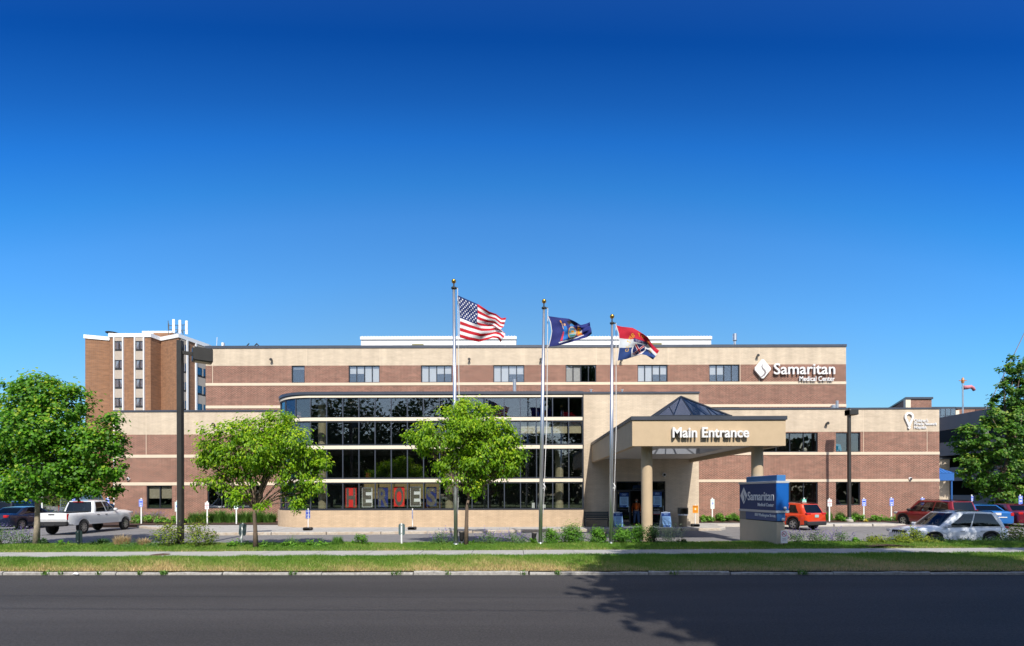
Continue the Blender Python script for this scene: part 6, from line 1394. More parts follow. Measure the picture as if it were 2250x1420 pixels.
def person_standing(loc, rz):
    t = empty('person', loc, rz, label='person in orange plaid jacket and blue face mask standing in the entrance doorway', cat='person')
    D_ = {'pelvis': ((0, 0, .95), .135, None), 'waist': ((0, 0, 1.1), .13, 'pelvis'), 'chest': ((0, 0, 1.3), .15, 'waist'), 'neck0': ((0, .01, 1.46), .075, 'chest'), 'neck': ((0, 0, 1.52), .055, 'neck0'), 'jaw': ((0, -.02, 1.59), .075, 'neck'), 'head': ((0, -.01, 1.67), .092, 'jaw'), 'crown': ((0, 0, 1.75), .062, 'head')}
    for s, n in ((1, 'l'), (-1, 'r')):
        D_.update({n + 'sh': ((s * .19, .01, 1.4), .065, 'chest'), n + 'el': ((s * .27, .03, 1.12), .045, n + 'sh'), n + 'wr': ((s * .27, -.08, .88), .032, n + 'el'), n + 'pa': ((s * .265, -.1, .8), .036, n + 'wr'),
            n + 'hip': ((s * .1, 0, .88), .095, 'pelvis'), n + 'kn': ((s * .13, -.02, .5), .062, n + 'hip'), n + 'an': ((s * .15, .02, .1), .042, n + 'kn'), n + 'toe': ((s * .17, -.14, .045), .04, n + 'an')})
    me = skin_mesh(*chain(D_)); import bmesh; bm = bmesh.new(); bm.from_mesh(me)
    for s in (1, -1):
        for pts, r in hand_chains((s * .265, -.1, .8), 0, s):
            m2 = skin_mesh([tuple(p) for p in pts], [(0, 1), (1, 2)], [r, r * .95, r * .7]); bm.from_mesh(m2); bpy.data.meshes.remove(m2)
    me2 = bpy.data.meshes.new('body'); bm.to_mesh(me2); bm.free(); mesh_obj('body', me2, M_SKIN, t)
    J = {'pelvis': ((0, 0, .97), .16, None), 'waist': ((0, 0, 1.1), .165, 'pelvis'), 'chest': ((0, 0, 1.3), .175, 'waist'), 'coll': ((0, .01, 1.46), .09, 'chest')}
    for s, n in ((1, 'l'), (-1, 'r')): J.update({n + 'sh': ((s * .19, .01, 1.4), .085, 'chest'), n + 'el': ((s * .275, .03, 1.12), .064, n + 'sh'), n + 'wr': ((s * .27, -.075, .9), .05, n + 'el')})
    mesh_obj('jacket', skin_mesh(*chain(J)), M_PLAID, t)
    mesh_obj('shirt', skin_mesh([(0, -.1, 1.02), (0, -.115, 1.25), (0, -.06, 1.47)], [(0, 1), (1, 2)], [(.075, .07), (.085, .075), (.06, .055)]), M_TEE, t)
    T = {'p': ((0, 0, .95), .15, None)}
    for s, n in ((1, 'l'), (-1, 'r')): T.update({n + 'h': ((s * .1, 0, .86), .11, 'p'), n + 'k': ((s * .13, -.02, .5), .08, n + 'h'), n + 'a': ((s * .15, .02, .12), .066, n + 'k')})
    mesh_obj('jeans', skin_mesh(*chain(T)), M_JEAN, t)
    for s in (1, -1): mesh_obj('shoe', skin_mesh([(s * .15, .05, .05), (s * .16, -.06, .045), (s * .175, -.17, .035)], [(0, 1), (1, 2)], [.05, .05, .04]), M_SHOE, t)
    mesh_obj('hair', skin_mesh([(0, .06, 1.62), (0, .035, 1.7), (0, .01, 1.765), (0, -.06, 1.755)], [(0, 1), (1, 2), (2, 3)], [.075, .09, .075, .045]), M_HAIR, t)
    mesh_obj('face_mask', skin_mesh([(0, -.075, 1.61), (0, -.1, 1.585), (0, -.06, 1.55)], [(0, 1), (1, 2)], [(.05, .03), (.055, .035), (.045, .03)]), M_MASK, t)
    for s in (1, -1):
        mb = MB(); mb.lathe([(.011, -.006), (.008, .004), (.001, .007)], (s * .033, -.098, 1.672), 8, caps=False); mb.build('eye', M_HAIR, t, True, True)
        mb = MB(); mb.lathe([(.014, -.03), (.022, 0), (.014, .03), (.001, .036)], (s * .092, .0, 1.655), 7, caps=False); mb.build('ear', M_SKIN, t, True, True)
    return t
q = P(1398.5, 1152, D_EN + .55); person_standing((q.x, D_EN + .55, .15), math.radians(-18))
# driver of the white SUV (seen from the chest up)
t = empty('person', (20.6, 24.35, -.43), math.radians(95), label='driver in a dark green shirt at the wheel of the white SUV', cat='person')
Dv = {'pelvis': ((0, 0, .62), .15, None), 'chest': ((0, .06, .98), .16, 'pelvis'), 'neck': ((0, .06, 1.18), .06, 'chest'), 'jaw': ((0, .03, 1.24), .078, 'neck'), 'head': ((0, .04, 1.33), .095, 'jaw'), 'crown': ((0, .05, 1.4), .065, 'head')}
for s, n in ((1, 'l'), (-1, 'r')): Dv.update({n + 'sh': ((s * .19, .06, 1.06), .07, 'chest'), n + 'el': ((s * .24, -.16, .86), .05, n + 'sh'), n + 'wr': ((s * .15, -.38, .98), .035, n + 'el'), n + 'pa': ((s * .14, -.44, 1.02), .036, n + 'wr')})
mesh_obj('body', skin_mesh(*chain(Dv)), M_SKIN, t)
S = {'pelvis': ((0, 0, .62), .17, None), 'chest': ((0, .06, .98), .18, 'pelvis'), 'coll': ((0, .06, 1.12), .09, 'chest')}
for s, n in ((1, 'l'), (-1, 'r')): S.update({n + 'sh': ((s * .19, .06, 1.06), .088, 'chest'), n + 'el': ((s * .235, -.12, .89), .065, n + 'sh')})
mesh_obj('shirt', skin_mesh(*chain(S)), mat('green_shirt', (.02, .22, .17), .8), t); mesh_obj('hair', skin_mesh([(0, .1, 1.28), (0, .09, 1.36), (0, .04, 1.42)], [(0, 1), (1, 2)], [.075, .085, .06]), M_HAIR, t)
# ------------------------------------------------------------------ trees
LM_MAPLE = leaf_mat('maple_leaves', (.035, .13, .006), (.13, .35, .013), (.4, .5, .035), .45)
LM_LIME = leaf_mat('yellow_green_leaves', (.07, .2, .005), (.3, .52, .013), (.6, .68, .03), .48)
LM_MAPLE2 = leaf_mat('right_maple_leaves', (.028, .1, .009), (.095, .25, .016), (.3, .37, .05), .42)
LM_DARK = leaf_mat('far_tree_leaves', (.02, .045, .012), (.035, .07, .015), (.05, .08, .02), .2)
M_BARK = mat('grey_brown_bark', (.14, .1, .072), .9, var=.35, scale=10, bump=.8, bscale=28, stretch=(1, 1, .25)); M_BARK2 = mat('pale_bark', (.3, .255, .19), .9, var=.4, scale=9, bump=.8, bscale=30, stretch=(1, 1, .3)); M_TWIG = mat('twig_bark', (.075, .05, .035), .9)
def leaf_mesh(name, pts, nrm, size, asp, m, parent, rng, bias=None, axis=None, local=False):
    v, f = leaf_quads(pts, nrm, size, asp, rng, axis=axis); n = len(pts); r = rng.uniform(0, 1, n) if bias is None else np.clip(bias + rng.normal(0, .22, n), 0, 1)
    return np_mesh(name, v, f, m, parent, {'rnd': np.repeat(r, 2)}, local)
def bez(a, b, c, n=6): return [(a * (1 - t) ** 2 + b * 2 * t * (1 - t) + c * t * t) for t in [k / n for k in range(n + 1)]]
def tree(name, lab, D, base_px, trunk_pts, tr, blobs, nleaf, lsize, lm, bark, seed, asp=.72, droop=0.0, dens=1.0, group=None, jit=.9, flat=.85):
    """trunk_pts / blobs in picture positions at depth D: blobs = (px, py, radius px, extra depth m)"""
    rng = np.random.default_rng(seed); s = F / D; b = P(*base_px, D); t = empty(name, tuple(b), label=lab, cat='tree', group=group)
    tp = [P(px, py, D) for px, py in trunk_pts]; tp[0].z -= .15; rad = np.linspace(1, .62, len(tp)) * tr; rad[0] *= 1.25
    mb = MB(); mb.tube(tp, list(rad), 12); fork = tp[-1]; tw = MB(); cl_c, cl_r = [], []
    tot = sum((r / s) ** 2 for _, _, r, _ in blobs)
    P_, N_, B_ = [], [], []; AX = []
    for (px, py, rp, dd) in blobs:
        c = P(px, py, D + dd); R = rp / s; k = Vector((c.x, c.y, c.z)); org = fork if len(tp) < 3 or (c.z > fork.z - .2) else tp[-2]
        mid = org.lerp(k, .45) + Vector((0, 0, .35 * R + .1)); pts = bez(org, mid, k); r0 = min(tr * .5, .035 + .05 * R); mb.tube(pts, [r0 * (1 - .75 * i / 6) for i in range(7)], 7)
        n = max(60, int(nleaf * (R * R) / tot)); ncl = max(8, int(n / 45))
        u = rng.normal(size=(ncl, 3)); u /= np.linalg.norm(u, axis=1, keepdims=True); u[:, 2] += .12; rr = R * (rng.uniform(.15, 1.0, ncl) ** .45) * rng.uniform(.85, 1.18, ncl)
        cc = np.array(k) + u * rr[:, None] * np.array([1, 1, flat]); cc[:, 2] -= droop * (rr / R) ** 2 * R * .5
        for q in cc[::3]:
            st = pts[R_.randint(3, 6)]; v = Vector(q); tw.tube(bez(st, st.lerp(v, .5) + Vector((0, 0, .12)), v, 3), [.018, .013, .009, .004], 4, caps=False)
        m = rng.integers(0, ncl, n); cr = rng.uniform(.1, .24, ncl) * jit * (.6 + .5 * min(R, 1.2))
        off = rng.normal(size=(n, 3)); pp = cc[m] + off * cr[m][:, None] * np.array([1, 1, .75]); pp[:, 2] -= droop * np.abs(rng.normal(0, .1, n))
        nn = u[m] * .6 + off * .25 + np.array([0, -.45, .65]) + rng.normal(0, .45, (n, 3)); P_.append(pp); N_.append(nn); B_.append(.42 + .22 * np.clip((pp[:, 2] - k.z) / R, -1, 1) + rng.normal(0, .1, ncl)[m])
        ax = u[m] * .6 + np.array([0, 0, -.7 * (droop > 0) - .25]); AX.append(ax)
    trk = mb.build('trunk', bark, t, smooth=True); tw.build('twigs', M_TWIG, trk)['kind'] = 'stuff'
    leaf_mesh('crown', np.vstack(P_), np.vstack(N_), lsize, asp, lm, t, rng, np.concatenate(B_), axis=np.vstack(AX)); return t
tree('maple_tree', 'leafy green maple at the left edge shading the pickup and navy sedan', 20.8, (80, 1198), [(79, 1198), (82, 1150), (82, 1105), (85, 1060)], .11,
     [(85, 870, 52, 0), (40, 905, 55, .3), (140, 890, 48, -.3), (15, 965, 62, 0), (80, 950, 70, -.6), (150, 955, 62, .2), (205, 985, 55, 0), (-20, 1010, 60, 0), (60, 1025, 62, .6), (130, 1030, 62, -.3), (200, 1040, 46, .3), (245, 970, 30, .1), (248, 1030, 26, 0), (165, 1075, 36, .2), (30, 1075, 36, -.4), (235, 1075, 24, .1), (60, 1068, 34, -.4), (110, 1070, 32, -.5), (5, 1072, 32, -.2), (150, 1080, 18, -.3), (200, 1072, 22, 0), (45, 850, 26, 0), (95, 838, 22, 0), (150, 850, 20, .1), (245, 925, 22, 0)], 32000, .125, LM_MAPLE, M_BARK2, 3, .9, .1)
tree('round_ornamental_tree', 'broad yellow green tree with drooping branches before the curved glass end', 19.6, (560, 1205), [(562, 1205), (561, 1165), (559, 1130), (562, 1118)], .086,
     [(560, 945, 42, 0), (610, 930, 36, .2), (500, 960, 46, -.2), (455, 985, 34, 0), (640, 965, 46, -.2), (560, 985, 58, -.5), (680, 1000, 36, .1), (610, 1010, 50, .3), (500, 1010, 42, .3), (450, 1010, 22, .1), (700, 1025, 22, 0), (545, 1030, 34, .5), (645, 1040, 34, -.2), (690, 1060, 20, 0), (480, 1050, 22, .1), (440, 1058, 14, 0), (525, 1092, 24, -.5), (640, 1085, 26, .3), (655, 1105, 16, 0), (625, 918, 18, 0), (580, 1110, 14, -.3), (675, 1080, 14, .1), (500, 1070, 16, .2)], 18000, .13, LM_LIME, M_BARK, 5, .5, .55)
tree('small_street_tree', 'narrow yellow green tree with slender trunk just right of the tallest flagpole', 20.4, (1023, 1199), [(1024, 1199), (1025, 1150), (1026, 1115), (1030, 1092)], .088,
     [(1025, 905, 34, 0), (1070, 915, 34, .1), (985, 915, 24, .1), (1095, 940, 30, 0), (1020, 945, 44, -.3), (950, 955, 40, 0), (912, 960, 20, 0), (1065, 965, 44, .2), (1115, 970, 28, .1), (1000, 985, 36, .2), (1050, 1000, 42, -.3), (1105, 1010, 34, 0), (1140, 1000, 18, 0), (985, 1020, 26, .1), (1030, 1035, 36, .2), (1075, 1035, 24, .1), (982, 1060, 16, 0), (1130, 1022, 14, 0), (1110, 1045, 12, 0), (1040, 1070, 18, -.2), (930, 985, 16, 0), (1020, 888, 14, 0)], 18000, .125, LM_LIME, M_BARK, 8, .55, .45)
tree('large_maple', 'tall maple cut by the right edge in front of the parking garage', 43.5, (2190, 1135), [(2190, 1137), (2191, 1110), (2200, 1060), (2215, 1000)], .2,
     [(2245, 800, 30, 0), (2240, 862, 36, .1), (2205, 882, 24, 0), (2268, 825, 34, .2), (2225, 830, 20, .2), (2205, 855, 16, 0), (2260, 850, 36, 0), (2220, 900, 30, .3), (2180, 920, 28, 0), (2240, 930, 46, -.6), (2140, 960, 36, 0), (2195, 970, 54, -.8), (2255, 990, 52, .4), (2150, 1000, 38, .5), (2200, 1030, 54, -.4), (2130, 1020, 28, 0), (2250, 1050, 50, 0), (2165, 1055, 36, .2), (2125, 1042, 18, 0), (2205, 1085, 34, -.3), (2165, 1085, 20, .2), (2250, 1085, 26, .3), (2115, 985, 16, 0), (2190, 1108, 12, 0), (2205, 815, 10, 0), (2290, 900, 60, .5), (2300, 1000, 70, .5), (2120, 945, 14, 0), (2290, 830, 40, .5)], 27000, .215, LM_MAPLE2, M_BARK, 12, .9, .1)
# trees across the street, out of the picture: they shade the road and show in the window glass
def plain_tree(name, lab, x, y, h, r, n, ls, lm, seed, zlow=.35, group='street trees out of the picture', ncl=90):
    rng = np.random.default_rng(seed); t = empty(name, (x, y, 0), label=lab, cat='tree', group=group); mb = MB(); mb.tube([(0, 0, -.3), (.1, 0, h * .3), (0, .1, h * .7)], [r * .07, r * .055, r * .025], 10)
    u = rng.normal(size=(ncl, 3)); u /= np.linalg.norm(u, axis=1, keepdims=True); rr = rng.uniform(.2, 1, ncl) ** (.4 if ncl < 150 else .3); zc, rz_ = h * (1 + zlow) / 2, h * (1 - zlow) / 2
    cc = np.stack([u[:, 0] * rr * r, u[:, 1] * rr * r, zc + u[:, 2] * rr * rz_], 1)
    for q in cc[::6]: mb.tube(bez(Vector((0, 0, h * .3)), Vector((q[0] * .3, q[1] * .3, q[2])), Vector(q), 4), [r * .025, r * .018, r * .012, r * .008, .02], 5, caps=False)
    mb.build('trunk', M_BARK, t, True, True); m = rng.integers(0, ncl, n); pp = cc[m] + rng.normal(size=(n, 3)) * np.array([r, r, rz_]) * (.13 if ncl < 150 else .085)
    leaf_mesh('crown', pp, rng.normal(size=(n, 3)) + [0, 0, .4], ls, .8, lm, t, rng, local=True); return t
plain_tree('street_tree', 'tall tree behind the camera whose shade falls across the road', 12.0, -3.0, 23, 7.0, 64000, .42, LM_DARK, 21, .38, ncl=520)
plain_tree('street_tree', 'second tall tree behind the camera shading the near right of the road', 17.3, -9.5, 21, 5.0, 24000, .45, LM_DARK, 25, .5, ncl=200)
plain_tree('street_tree', 'tree right of the picture whose shade dapples the white SUV', 22.6, 11.3, 15.5, 3.1, 3600, .3, LM_DARK, 22, .5)
src = plain_tree('street_tree', 'tree on the far side of the street mirrored in the glass front', -36, -20, 19.5, 6.5, 5000, .55, LM_DARK, 23, .12)
for x, y, sc, rz_ in ((-27.2, -20, 1.0, 1.2), (-14.5, -21, 1.02, 2.5), (-47, -22, 1.1, .5), (-21, -26, .72, 4.0), (-8, -24, .7, 3.3), (-2, -27, .62, .2), (4, -22, .68, 5.2), (16, -20, 1.0, 1.9), (28, -22, .95, 2.9), (42, -21, 1.05, 4.4), (-33, -27, .75, .9)):
    c = copy_tree(src); c.location = (x, y, 0); c.scale = (sc, sc, sc); c.rotation_euler = (0, 0, rz_)
# far green behind the left car park
rng = np.random.default_rng(77); n = 7000; pp = np.stack([rng.uniform(-150, -46, n), rng.uniform(100, 112, n), rng.uniform(0, 1, n) ** .7 * (4.5 + 1.5 * np.sin(np.linspace(0, 1, n) * 0))], 1); pp[:, 2] *= .75 + .25 * np.sin(pp[:, 0] * .35) ** 2
o = leaf_mesh('treeline', pp, rng.normal(size=(n, 3)) + [0, -.5, .5], 1.1, .8, LM_DARK, None, rng); tag(o, 'low dark treeline far behind the left car park', None, kind='stuff')
n = 24000; pp = np.stack([rng.uniform(-170, 170, n), rng.uniform(-62, -52, n), rng.uniform(0, 1, n) ** .8 * 17], 1); pp[:, 2] *= .66 + .34 * np.sin(pp[:, 0] * .16 + np.sin(pp[:, 0] * .05) * 2) ** 2
o = leaf_mesh('woods', pp, rng.normal(size=(n, 3)) + [0, .5, .5], 1.7, .8, LM_DARK, None, rng); tag(o, 'dark woods across the street mirrored in the windows', None, kind='stuff')

# ------------------------------------------------------------------ plants
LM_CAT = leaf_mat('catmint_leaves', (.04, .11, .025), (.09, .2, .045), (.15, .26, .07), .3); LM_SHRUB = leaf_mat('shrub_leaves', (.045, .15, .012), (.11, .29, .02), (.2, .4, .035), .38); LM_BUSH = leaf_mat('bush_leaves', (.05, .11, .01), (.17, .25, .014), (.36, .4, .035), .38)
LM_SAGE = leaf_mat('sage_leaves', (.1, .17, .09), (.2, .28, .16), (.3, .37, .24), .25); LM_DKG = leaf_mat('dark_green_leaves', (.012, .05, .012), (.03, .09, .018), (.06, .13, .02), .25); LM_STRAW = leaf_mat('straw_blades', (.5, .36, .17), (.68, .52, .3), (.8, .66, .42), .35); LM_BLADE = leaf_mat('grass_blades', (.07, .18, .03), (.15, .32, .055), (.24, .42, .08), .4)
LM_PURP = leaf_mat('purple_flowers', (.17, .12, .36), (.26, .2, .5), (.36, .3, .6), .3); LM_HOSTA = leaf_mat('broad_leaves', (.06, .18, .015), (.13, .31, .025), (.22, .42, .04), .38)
def mound(name, lab, cat, c, rx, ry, h, n, ls, lm, seed, asp=.55, group=None, upright=.4, spikes=0, spk=LM_PURP, spk_h=.3, stems=True, top=.55, ground=.07):
    """a clump of leaves rx x ry x h standing at c, with optional flower spikes"""
    rng = np.random.default_rng(seed); t = empty(name, (c.x, c.y, c.z), label=lab, cat=cat, group=group)
    k = max(6, n // 28); th = rng.uniform(0, 6.283, k); q = rng.uniform(0, 1, k) ** .5; hh = rng.uniform(.12, 1, k); sh = np.sqrt(np.clip(1 - (hh * .9) ** 2.2, .03, 1)) * .95
    cc = np.stack([np.cos(th) * q * rx * sh, np.sin(th) * q * ry * sh, h * hh * rng.uniform(.8, 1.06, k)], 1)
    m = rng.integers(0, k, n); sp = np.array([rx, ry, h]).mean() * .17; pp = cc[m] + rng.normal(size=(n, 3)) * sp; pp[:, 2] = np.abs(pp[:, 2])
    nn = cc[m] / np.array([rx, ry, h]) + rng.normal(0, .5, (n, 3)) + [0, -.2, upright]
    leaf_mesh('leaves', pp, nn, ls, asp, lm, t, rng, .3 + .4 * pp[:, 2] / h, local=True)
    if stems:
        mb = MB()
        for qq in cc[::2]: mb.tube([Vector((qq[0] * .3, qq[1] * .3, 0)), Vector((qq[0] * .7, qq[1] * .7, qq[2] * .6)), Vector(qq)], [.008, .006, .003], 3, caps=False)
        mb.build('stems', M_TWIG, t, local=True)['kind'] = 'stuff'
    if spikes:
        a = rng.uniform(0, 6.283, spikes); q = rng.uniform(0, 1, spikes) ** .5; bx = np.stack([np.cos(a) * q * rx * .95, np.sin(a) * q * ry * .95, h * np.sqrt(np.clip(1 - q * q * .8, .1, 1)) * .85], 1)
        lean = bx * np.array([.45, .45, 0]) + rng.normal(0, .05, (spikes, 3)); nb = 16; P_, N_ = [], []
        for i in range(nb):
            f = i / (nb - 1); P_.append(bx + (lean + np.array([0, 0, spk_h])) * f * rng.uniform(.7, 1.2, (spikes, 1)) + rng.normal(0, .012, (spikes, 3)))
        pp = np.vstack(P_); leaf_mesh('flower_spikes', pp, rng.normal(size=pp.shape), .034, .7, spk, t, rng, local=True)['kind'] = 'stuff'
    return t
def tuft(name, lab, cat, c, r, h, n, lm, seed, wd=.014, group=None, bend=.5, ry=None):
    rng = np.random.default_rng(seed); t = empty(name, (c.x, c.y, c.z), label=lab, cat=cat, group=group); a = rng.uniform(0, 6.283, n); q = rng.uniform(0, 1, n) ** .5; ry = ry or r
    b = np.stack([np.cos(a) * q * r * .55, np.sin(a) * q * ry * .55, np.zeros(n)], 1); L = h * rng.uniform(.4, 1.2, n) * (1.08 - .45 * q * q); a2 = a + rng.normal(0, .7, n); dirv = np.stack([np.cos(a2), np.sin(a2), np.zeros(n)], 1)
    wv = np.stack([-np.sin(a2), np.cos(a2), np.zeros(n)], 1) * wd; out = (bend * rng.uniform(.2, 1, n) * L)[:, None]; m = b + dirv * out * .35 + np.array([0, 0, 1]) * (L * .6)[:, None]; e = b + dirv * out + np.array([0, 0, 1]) * (L * (1 - .25 * bend))[:, None]
    v = np.stack([b - wv, b + wv, m - wv * .8, m + wv * .8, e], 1).reshape(-1, 3); i = np.arange(n) * 5
    f = np.stack([np.stack([i, i + 1, i + 3], 1), np.stack([i, i + 3, i + 2], 1), np.stack([i + 2, i + 3, i + 4], 1)], 1).reshape(-1, 3)
    np_mesh('blades', v, f, lm, t, {'rnd': np.repeat(rng.uniform(0, 1, n), 3)}, True); return t
def at(px, py, D): return P(px, py, D)
def plant(kind, pa, pb, yt, yb, D, lab, seed, **k):
    s = F / D; c = P((pa + pb) / 2, yb, D); rx = (pb - pa) / 2 / s; h = (yb - yt) / s * ((1.0 if pa > 1885 else 1.18) if D < 22 else 1.0); ry = k.pop('ry', min(rx, .55)); g = k.pop('group', None)
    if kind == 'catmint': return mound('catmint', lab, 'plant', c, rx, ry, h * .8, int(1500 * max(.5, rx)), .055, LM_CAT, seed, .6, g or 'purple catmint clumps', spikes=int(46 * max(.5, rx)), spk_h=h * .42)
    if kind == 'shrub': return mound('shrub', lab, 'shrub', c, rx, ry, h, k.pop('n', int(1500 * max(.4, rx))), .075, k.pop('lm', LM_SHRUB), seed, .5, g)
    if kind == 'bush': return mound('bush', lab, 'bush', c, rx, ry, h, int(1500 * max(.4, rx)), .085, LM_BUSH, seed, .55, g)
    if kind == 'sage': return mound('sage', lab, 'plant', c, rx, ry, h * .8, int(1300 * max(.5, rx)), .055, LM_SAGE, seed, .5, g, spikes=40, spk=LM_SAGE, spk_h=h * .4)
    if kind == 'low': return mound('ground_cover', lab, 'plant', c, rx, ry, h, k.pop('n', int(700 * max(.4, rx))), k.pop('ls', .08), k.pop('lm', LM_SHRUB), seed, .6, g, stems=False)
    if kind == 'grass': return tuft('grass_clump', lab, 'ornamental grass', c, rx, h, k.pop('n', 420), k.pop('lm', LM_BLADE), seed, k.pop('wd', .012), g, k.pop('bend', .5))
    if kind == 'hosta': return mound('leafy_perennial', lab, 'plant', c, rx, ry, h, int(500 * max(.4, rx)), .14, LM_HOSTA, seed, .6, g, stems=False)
sd_ = [100]
def PLT(kind, pa, pb, yt, yb, D, lab, **k): sd_[0] += 1; return plant(kind, pa, pb, yt, yb, D, lab, sd_[0], **k)
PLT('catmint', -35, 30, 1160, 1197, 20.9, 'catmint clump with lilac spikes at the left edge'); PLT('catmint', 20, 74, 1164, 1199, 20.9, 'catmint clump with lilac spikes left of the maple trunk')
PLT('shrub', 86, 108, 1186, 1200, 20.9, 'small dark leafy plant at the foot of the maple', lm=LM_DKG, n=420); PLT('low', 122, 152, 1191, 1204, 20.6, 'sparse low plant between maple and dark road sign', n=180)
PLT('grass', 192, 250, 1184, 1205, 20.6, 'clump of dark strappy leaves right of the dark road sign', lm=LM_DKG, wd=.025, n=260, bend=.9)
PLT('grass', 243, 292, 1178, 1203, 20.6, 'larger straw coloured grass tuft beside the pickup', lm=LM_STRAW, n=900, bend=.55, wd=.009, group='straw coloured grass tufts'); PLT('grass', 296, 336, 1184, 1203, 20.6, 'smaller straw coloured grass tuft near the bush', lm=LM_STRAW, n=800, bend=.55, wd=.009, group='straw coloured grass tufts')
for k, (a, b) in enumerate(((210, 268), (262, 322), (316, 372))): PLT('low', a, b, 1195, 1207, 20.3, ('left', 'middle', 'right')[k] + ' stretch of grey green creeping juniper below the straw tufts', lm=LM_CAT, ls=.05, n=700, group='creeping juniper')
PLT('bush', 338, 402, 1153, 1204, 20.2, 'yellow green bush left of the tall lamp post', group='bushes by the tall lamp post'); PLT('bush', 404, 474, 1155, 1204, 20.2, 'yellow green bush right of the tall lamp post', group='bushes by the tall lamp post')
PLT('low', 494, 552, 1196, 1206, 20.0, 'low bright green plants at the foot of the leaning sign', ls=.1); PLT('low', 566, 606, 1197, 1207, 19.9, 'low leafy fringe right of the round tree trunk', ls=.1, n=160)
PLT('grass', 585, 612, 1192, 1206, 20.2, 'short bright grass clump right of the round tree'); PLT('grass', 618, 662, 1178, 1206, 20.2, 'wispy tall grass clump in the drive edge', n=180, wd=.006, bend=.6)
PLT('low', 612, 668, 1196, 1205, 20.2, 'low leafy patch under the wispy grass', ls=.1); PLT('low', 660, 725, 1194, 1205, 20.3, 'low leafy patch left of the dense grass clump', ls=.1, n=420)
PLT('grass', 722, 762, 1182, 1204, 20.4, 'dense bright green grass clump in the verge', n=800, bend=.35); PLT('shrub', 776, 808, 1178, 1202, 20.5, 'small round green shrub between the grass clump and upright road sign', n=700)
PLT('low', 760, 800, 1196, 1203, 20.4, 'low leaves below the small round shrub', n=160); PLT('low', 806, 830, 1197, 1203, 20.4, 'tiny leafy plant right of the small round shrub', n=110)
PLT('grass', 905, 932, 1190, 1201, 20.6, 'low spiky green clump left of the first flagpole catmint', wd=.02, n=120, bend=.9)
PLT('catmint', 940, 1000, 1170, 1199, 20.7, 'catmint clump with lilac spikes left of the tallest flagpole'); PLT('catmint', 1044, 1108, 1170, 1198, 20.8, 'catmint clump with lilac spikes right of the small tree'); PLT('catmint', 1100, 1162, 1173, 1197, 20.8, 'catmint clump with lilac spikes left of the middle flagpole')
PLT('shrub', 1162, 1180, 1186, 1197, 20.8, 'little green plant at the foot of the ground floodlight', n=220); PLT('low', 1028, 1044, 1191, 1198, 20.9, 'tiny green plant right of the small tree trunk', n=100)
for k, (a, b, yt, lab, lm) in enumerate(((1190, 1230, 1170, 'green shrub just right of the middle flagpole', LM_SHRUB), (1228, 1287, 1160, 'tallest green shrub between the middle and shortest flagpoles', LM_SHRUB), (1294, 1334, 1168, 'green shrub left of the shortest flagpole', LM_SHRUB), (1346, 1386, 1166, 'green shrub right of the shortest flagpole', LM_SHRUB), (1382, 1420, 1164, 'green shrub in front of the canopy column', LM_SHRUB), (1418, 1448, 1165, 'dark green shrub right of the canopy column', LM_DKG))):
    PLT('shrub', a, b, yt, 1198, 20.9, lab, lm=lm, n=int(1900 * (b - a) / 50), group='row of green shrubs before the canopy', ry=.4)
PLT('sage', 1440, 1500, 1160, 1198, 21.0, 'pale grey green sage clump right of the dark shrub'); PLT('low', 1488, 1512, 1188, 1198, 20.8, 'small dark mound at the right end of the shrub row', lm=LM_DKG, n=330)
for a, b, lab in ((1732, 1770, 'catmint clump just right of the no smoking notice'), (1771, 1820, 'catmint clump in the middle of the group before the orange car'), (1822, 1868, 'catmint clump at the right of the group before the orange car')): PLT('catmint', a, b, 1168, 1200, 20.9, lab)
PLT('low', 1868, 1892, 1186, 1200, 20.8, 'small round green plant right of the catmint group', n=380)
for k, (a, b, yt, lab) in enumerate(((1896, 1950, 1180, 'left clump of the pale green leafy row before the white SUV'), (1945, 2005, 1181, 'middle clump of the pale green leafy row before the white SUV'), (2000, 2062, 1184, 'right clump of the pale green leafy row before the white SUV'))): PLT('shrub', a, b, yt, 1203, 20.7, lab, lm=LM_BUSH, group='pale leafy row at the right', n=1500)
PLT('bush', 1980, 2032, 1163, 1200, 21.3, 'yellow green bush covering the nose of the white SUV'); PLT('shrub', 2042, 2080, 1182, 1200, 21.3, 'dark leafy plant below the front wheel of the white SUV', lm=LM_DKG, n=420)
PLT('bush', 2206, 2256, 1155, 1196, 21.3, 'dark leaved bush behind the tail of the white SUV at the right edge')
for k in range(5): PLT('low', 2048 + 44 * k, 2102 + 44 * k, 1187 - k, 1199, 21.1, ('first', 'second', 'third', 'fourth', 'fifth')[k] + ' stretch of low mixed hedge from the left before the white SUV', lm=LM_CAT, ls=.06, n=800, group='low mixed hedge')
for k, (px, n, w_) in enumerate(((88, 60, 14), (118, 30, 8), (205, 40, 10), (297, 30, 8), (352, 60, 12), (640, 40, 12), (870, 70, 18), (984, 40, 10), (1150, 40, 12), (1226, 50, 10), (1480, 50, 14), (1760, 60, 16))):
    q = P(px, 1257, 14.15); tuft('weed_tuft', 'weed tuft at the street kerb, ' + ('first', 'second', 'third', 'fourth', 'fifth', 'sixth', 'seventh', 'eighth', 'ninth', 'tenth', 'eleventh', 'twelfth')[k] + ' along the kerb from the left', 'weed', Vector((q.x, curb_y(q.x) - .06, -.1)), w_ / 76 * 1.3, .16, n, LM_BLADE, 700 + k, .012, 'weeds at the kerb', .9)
q = P(146, 1257, 14.0); mb = MB(); mb.tube([(q.x - .09, curb_y(q.x) - .14, -.09), (q.x, curb_y(q.x) - .13, -.06), (q.x + .09, curb_y(q.x) - .15, -.085)], [.01, .045, .02], 6); tag(mb.build('paper_litter', M_WHITE), 'crumpled white paper lying against the street kerb', 'litter')
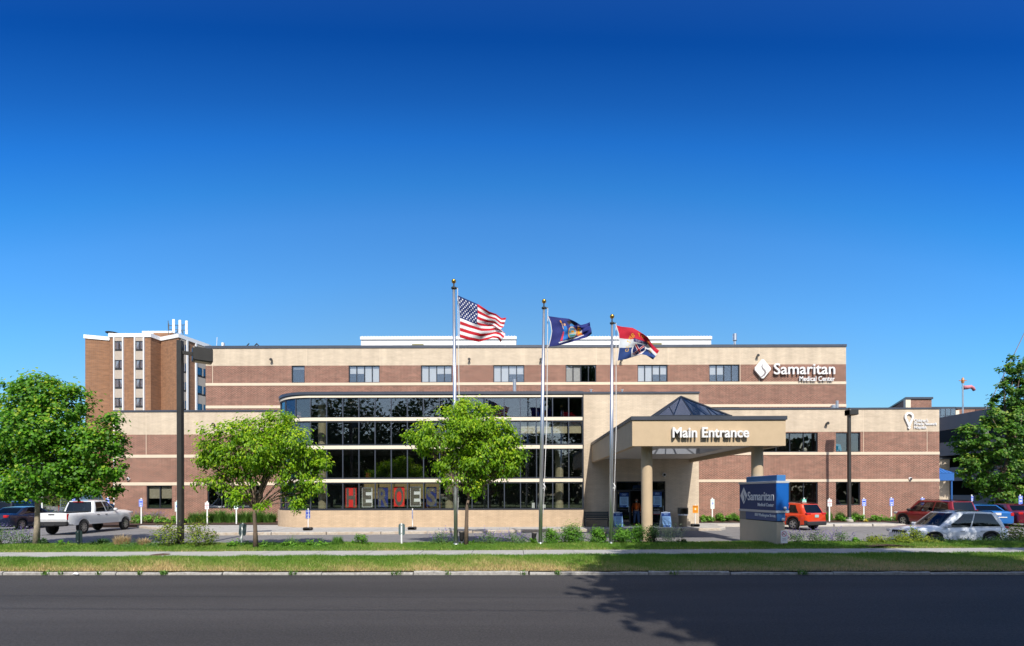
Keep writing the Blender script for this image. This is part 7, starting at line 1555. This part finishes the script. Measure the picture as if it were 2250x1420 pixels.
# beds against the building
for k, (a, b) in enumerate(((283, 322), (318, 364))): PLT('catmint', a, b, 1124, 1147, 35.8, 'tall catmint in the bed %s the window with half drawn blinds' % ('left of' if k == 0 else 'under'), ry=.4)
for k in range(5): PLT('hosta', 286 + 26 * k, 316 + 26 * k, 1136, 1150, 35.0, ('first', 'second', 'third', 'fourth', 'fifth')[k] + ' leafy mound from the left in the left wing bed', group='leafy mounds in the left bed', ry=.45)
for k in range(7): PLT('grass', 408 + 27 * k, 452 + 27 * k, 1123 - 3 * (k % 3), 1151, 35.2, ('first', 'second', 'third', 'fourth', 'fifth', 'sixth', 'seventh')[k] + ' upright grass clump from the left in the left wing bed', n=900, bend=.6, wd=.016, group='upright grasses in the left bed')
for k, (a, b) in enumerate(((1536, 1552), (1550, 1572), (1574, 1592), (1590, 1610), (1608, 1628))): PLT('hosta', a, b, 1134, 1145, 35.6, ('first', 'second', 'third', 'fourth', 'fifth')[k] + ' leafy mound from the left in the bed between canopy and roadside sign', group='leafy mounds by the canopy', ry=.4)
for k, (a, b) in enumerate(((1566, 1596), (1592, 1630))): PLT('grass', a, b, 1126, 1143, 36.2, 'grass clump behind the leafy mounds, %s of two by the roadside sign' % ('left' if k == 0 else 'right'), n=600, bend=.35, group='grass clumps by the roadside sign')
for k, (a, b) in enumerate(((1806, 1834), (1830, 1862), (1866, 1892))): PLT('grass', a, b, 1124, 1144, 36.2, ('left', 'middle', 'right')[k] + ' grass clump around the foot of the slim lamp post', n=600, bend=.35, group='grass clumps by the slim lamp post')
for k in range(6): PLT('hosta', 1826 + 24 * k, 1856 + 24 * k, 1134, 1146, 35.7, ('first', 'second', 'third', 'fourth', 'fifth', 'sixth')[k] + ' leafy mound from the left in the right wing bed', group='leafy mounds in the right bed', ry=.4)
PLT('bush', 104, 154, 1078, 1146, 40.0, 'tall green bush behind the bed of the white pickup', ry=1.0)
for a, b, yt in ((1893, 1906, 1139),): 
    c = P(1900, 1146, 35.3); mound('yellow_flowers', 'small yellow flower clump beside the blue sign right of the slim lamp post', 'plant', c, .2, .2, .2, 120, .06, leaf_mat('yellow_petals', (.6, .5, .03), (.75, .65, .05)), 999, stems=False)

# ------------------------------------------------------------------ lawn blades
def blades(name, n, xr, ya, yb, zf, hgt, lm, seed, lab, dry):
    rng = np.random.default_rng(seed); x = rng.uniform(*xr, n); t = rng.uniform(0, 1, n); y = ya(x) * (1 - t) + yb(x) * t; z = zf(x, t) - .01
    cl = .5 + .25 * np.sin(x * 1.7 + t * 4) * np.sin(x * .53 + 1.3) + .25 * np.sin(x * 4.1 + t * 9 + 2) * np.sin(t * 7 + x * .9)
    d = np.clip(dry(x, t) + .35 * (cl - .5) + rng.normal(0, .16, n), 0, 1); keep = rng.uniform(0, 1, n) > np.clip((d - .72) * 1.9, 0, .8); x, y, z, d, cl = x[keep], y[keep], z[keep], d[keep], cl[keep]; n = len(x)
    L = hgt * rng.uniform(.55, 1.25, n) * (.7 + .6 * cl); a = rng.uniform(0, 6.283, n); wv = np.stack([np.cos(a), np.sin(a), 0 * a], 1) * rng.uniform(.006, .013, n)[:, None]; b = np.stack([x, y, z], 1); lean = np.stack([rng.normal(0, .4, n), rng.normal(0, .4, n), np.ones(n)], 1) * L[:, None]
    v = np.stack([b - wv, b + wv, b + lean], 1).reshape(-1, 3); f = np.arange(n * 3).reshape(-1, 3)
    o = np_mesh(name, v, f, lm, None, {'rnd': d}); return tag(o, lab, None, kind='stuff')
LM_LAWN = leaf_mat('lawn_blades', (.08, .23, .022), (.22, .36, .048), (.68, .52, .25), .38)
blades('verge_grass', 300000, (-24, 24), lambda x: curb_y(x) + .04, walk_near, verge_z, .105, LM_LAWN, 41, 'patchy grass verge between kerb and sidewalk', lambda x, t: .97 - .7 * np.clip(t * 1.1, 0, 1) ** .9 + .12 * np.sin(x * .6 + 2) + .2 * np.exp(-((x - 13.5) / 3.0) ** 2) * (1 - np.abs(t - .4)))
blades('berm_grass', 170000, (-26, 26), walk_far, berm_far, berm_z, .085, LM_LAWN, 42, 'grass strip between sidewalk and the plants', lambda x, t: .38 + .3 * np.exp(-(t / .12) ** 2) + .1 * np.sin(x * .9))
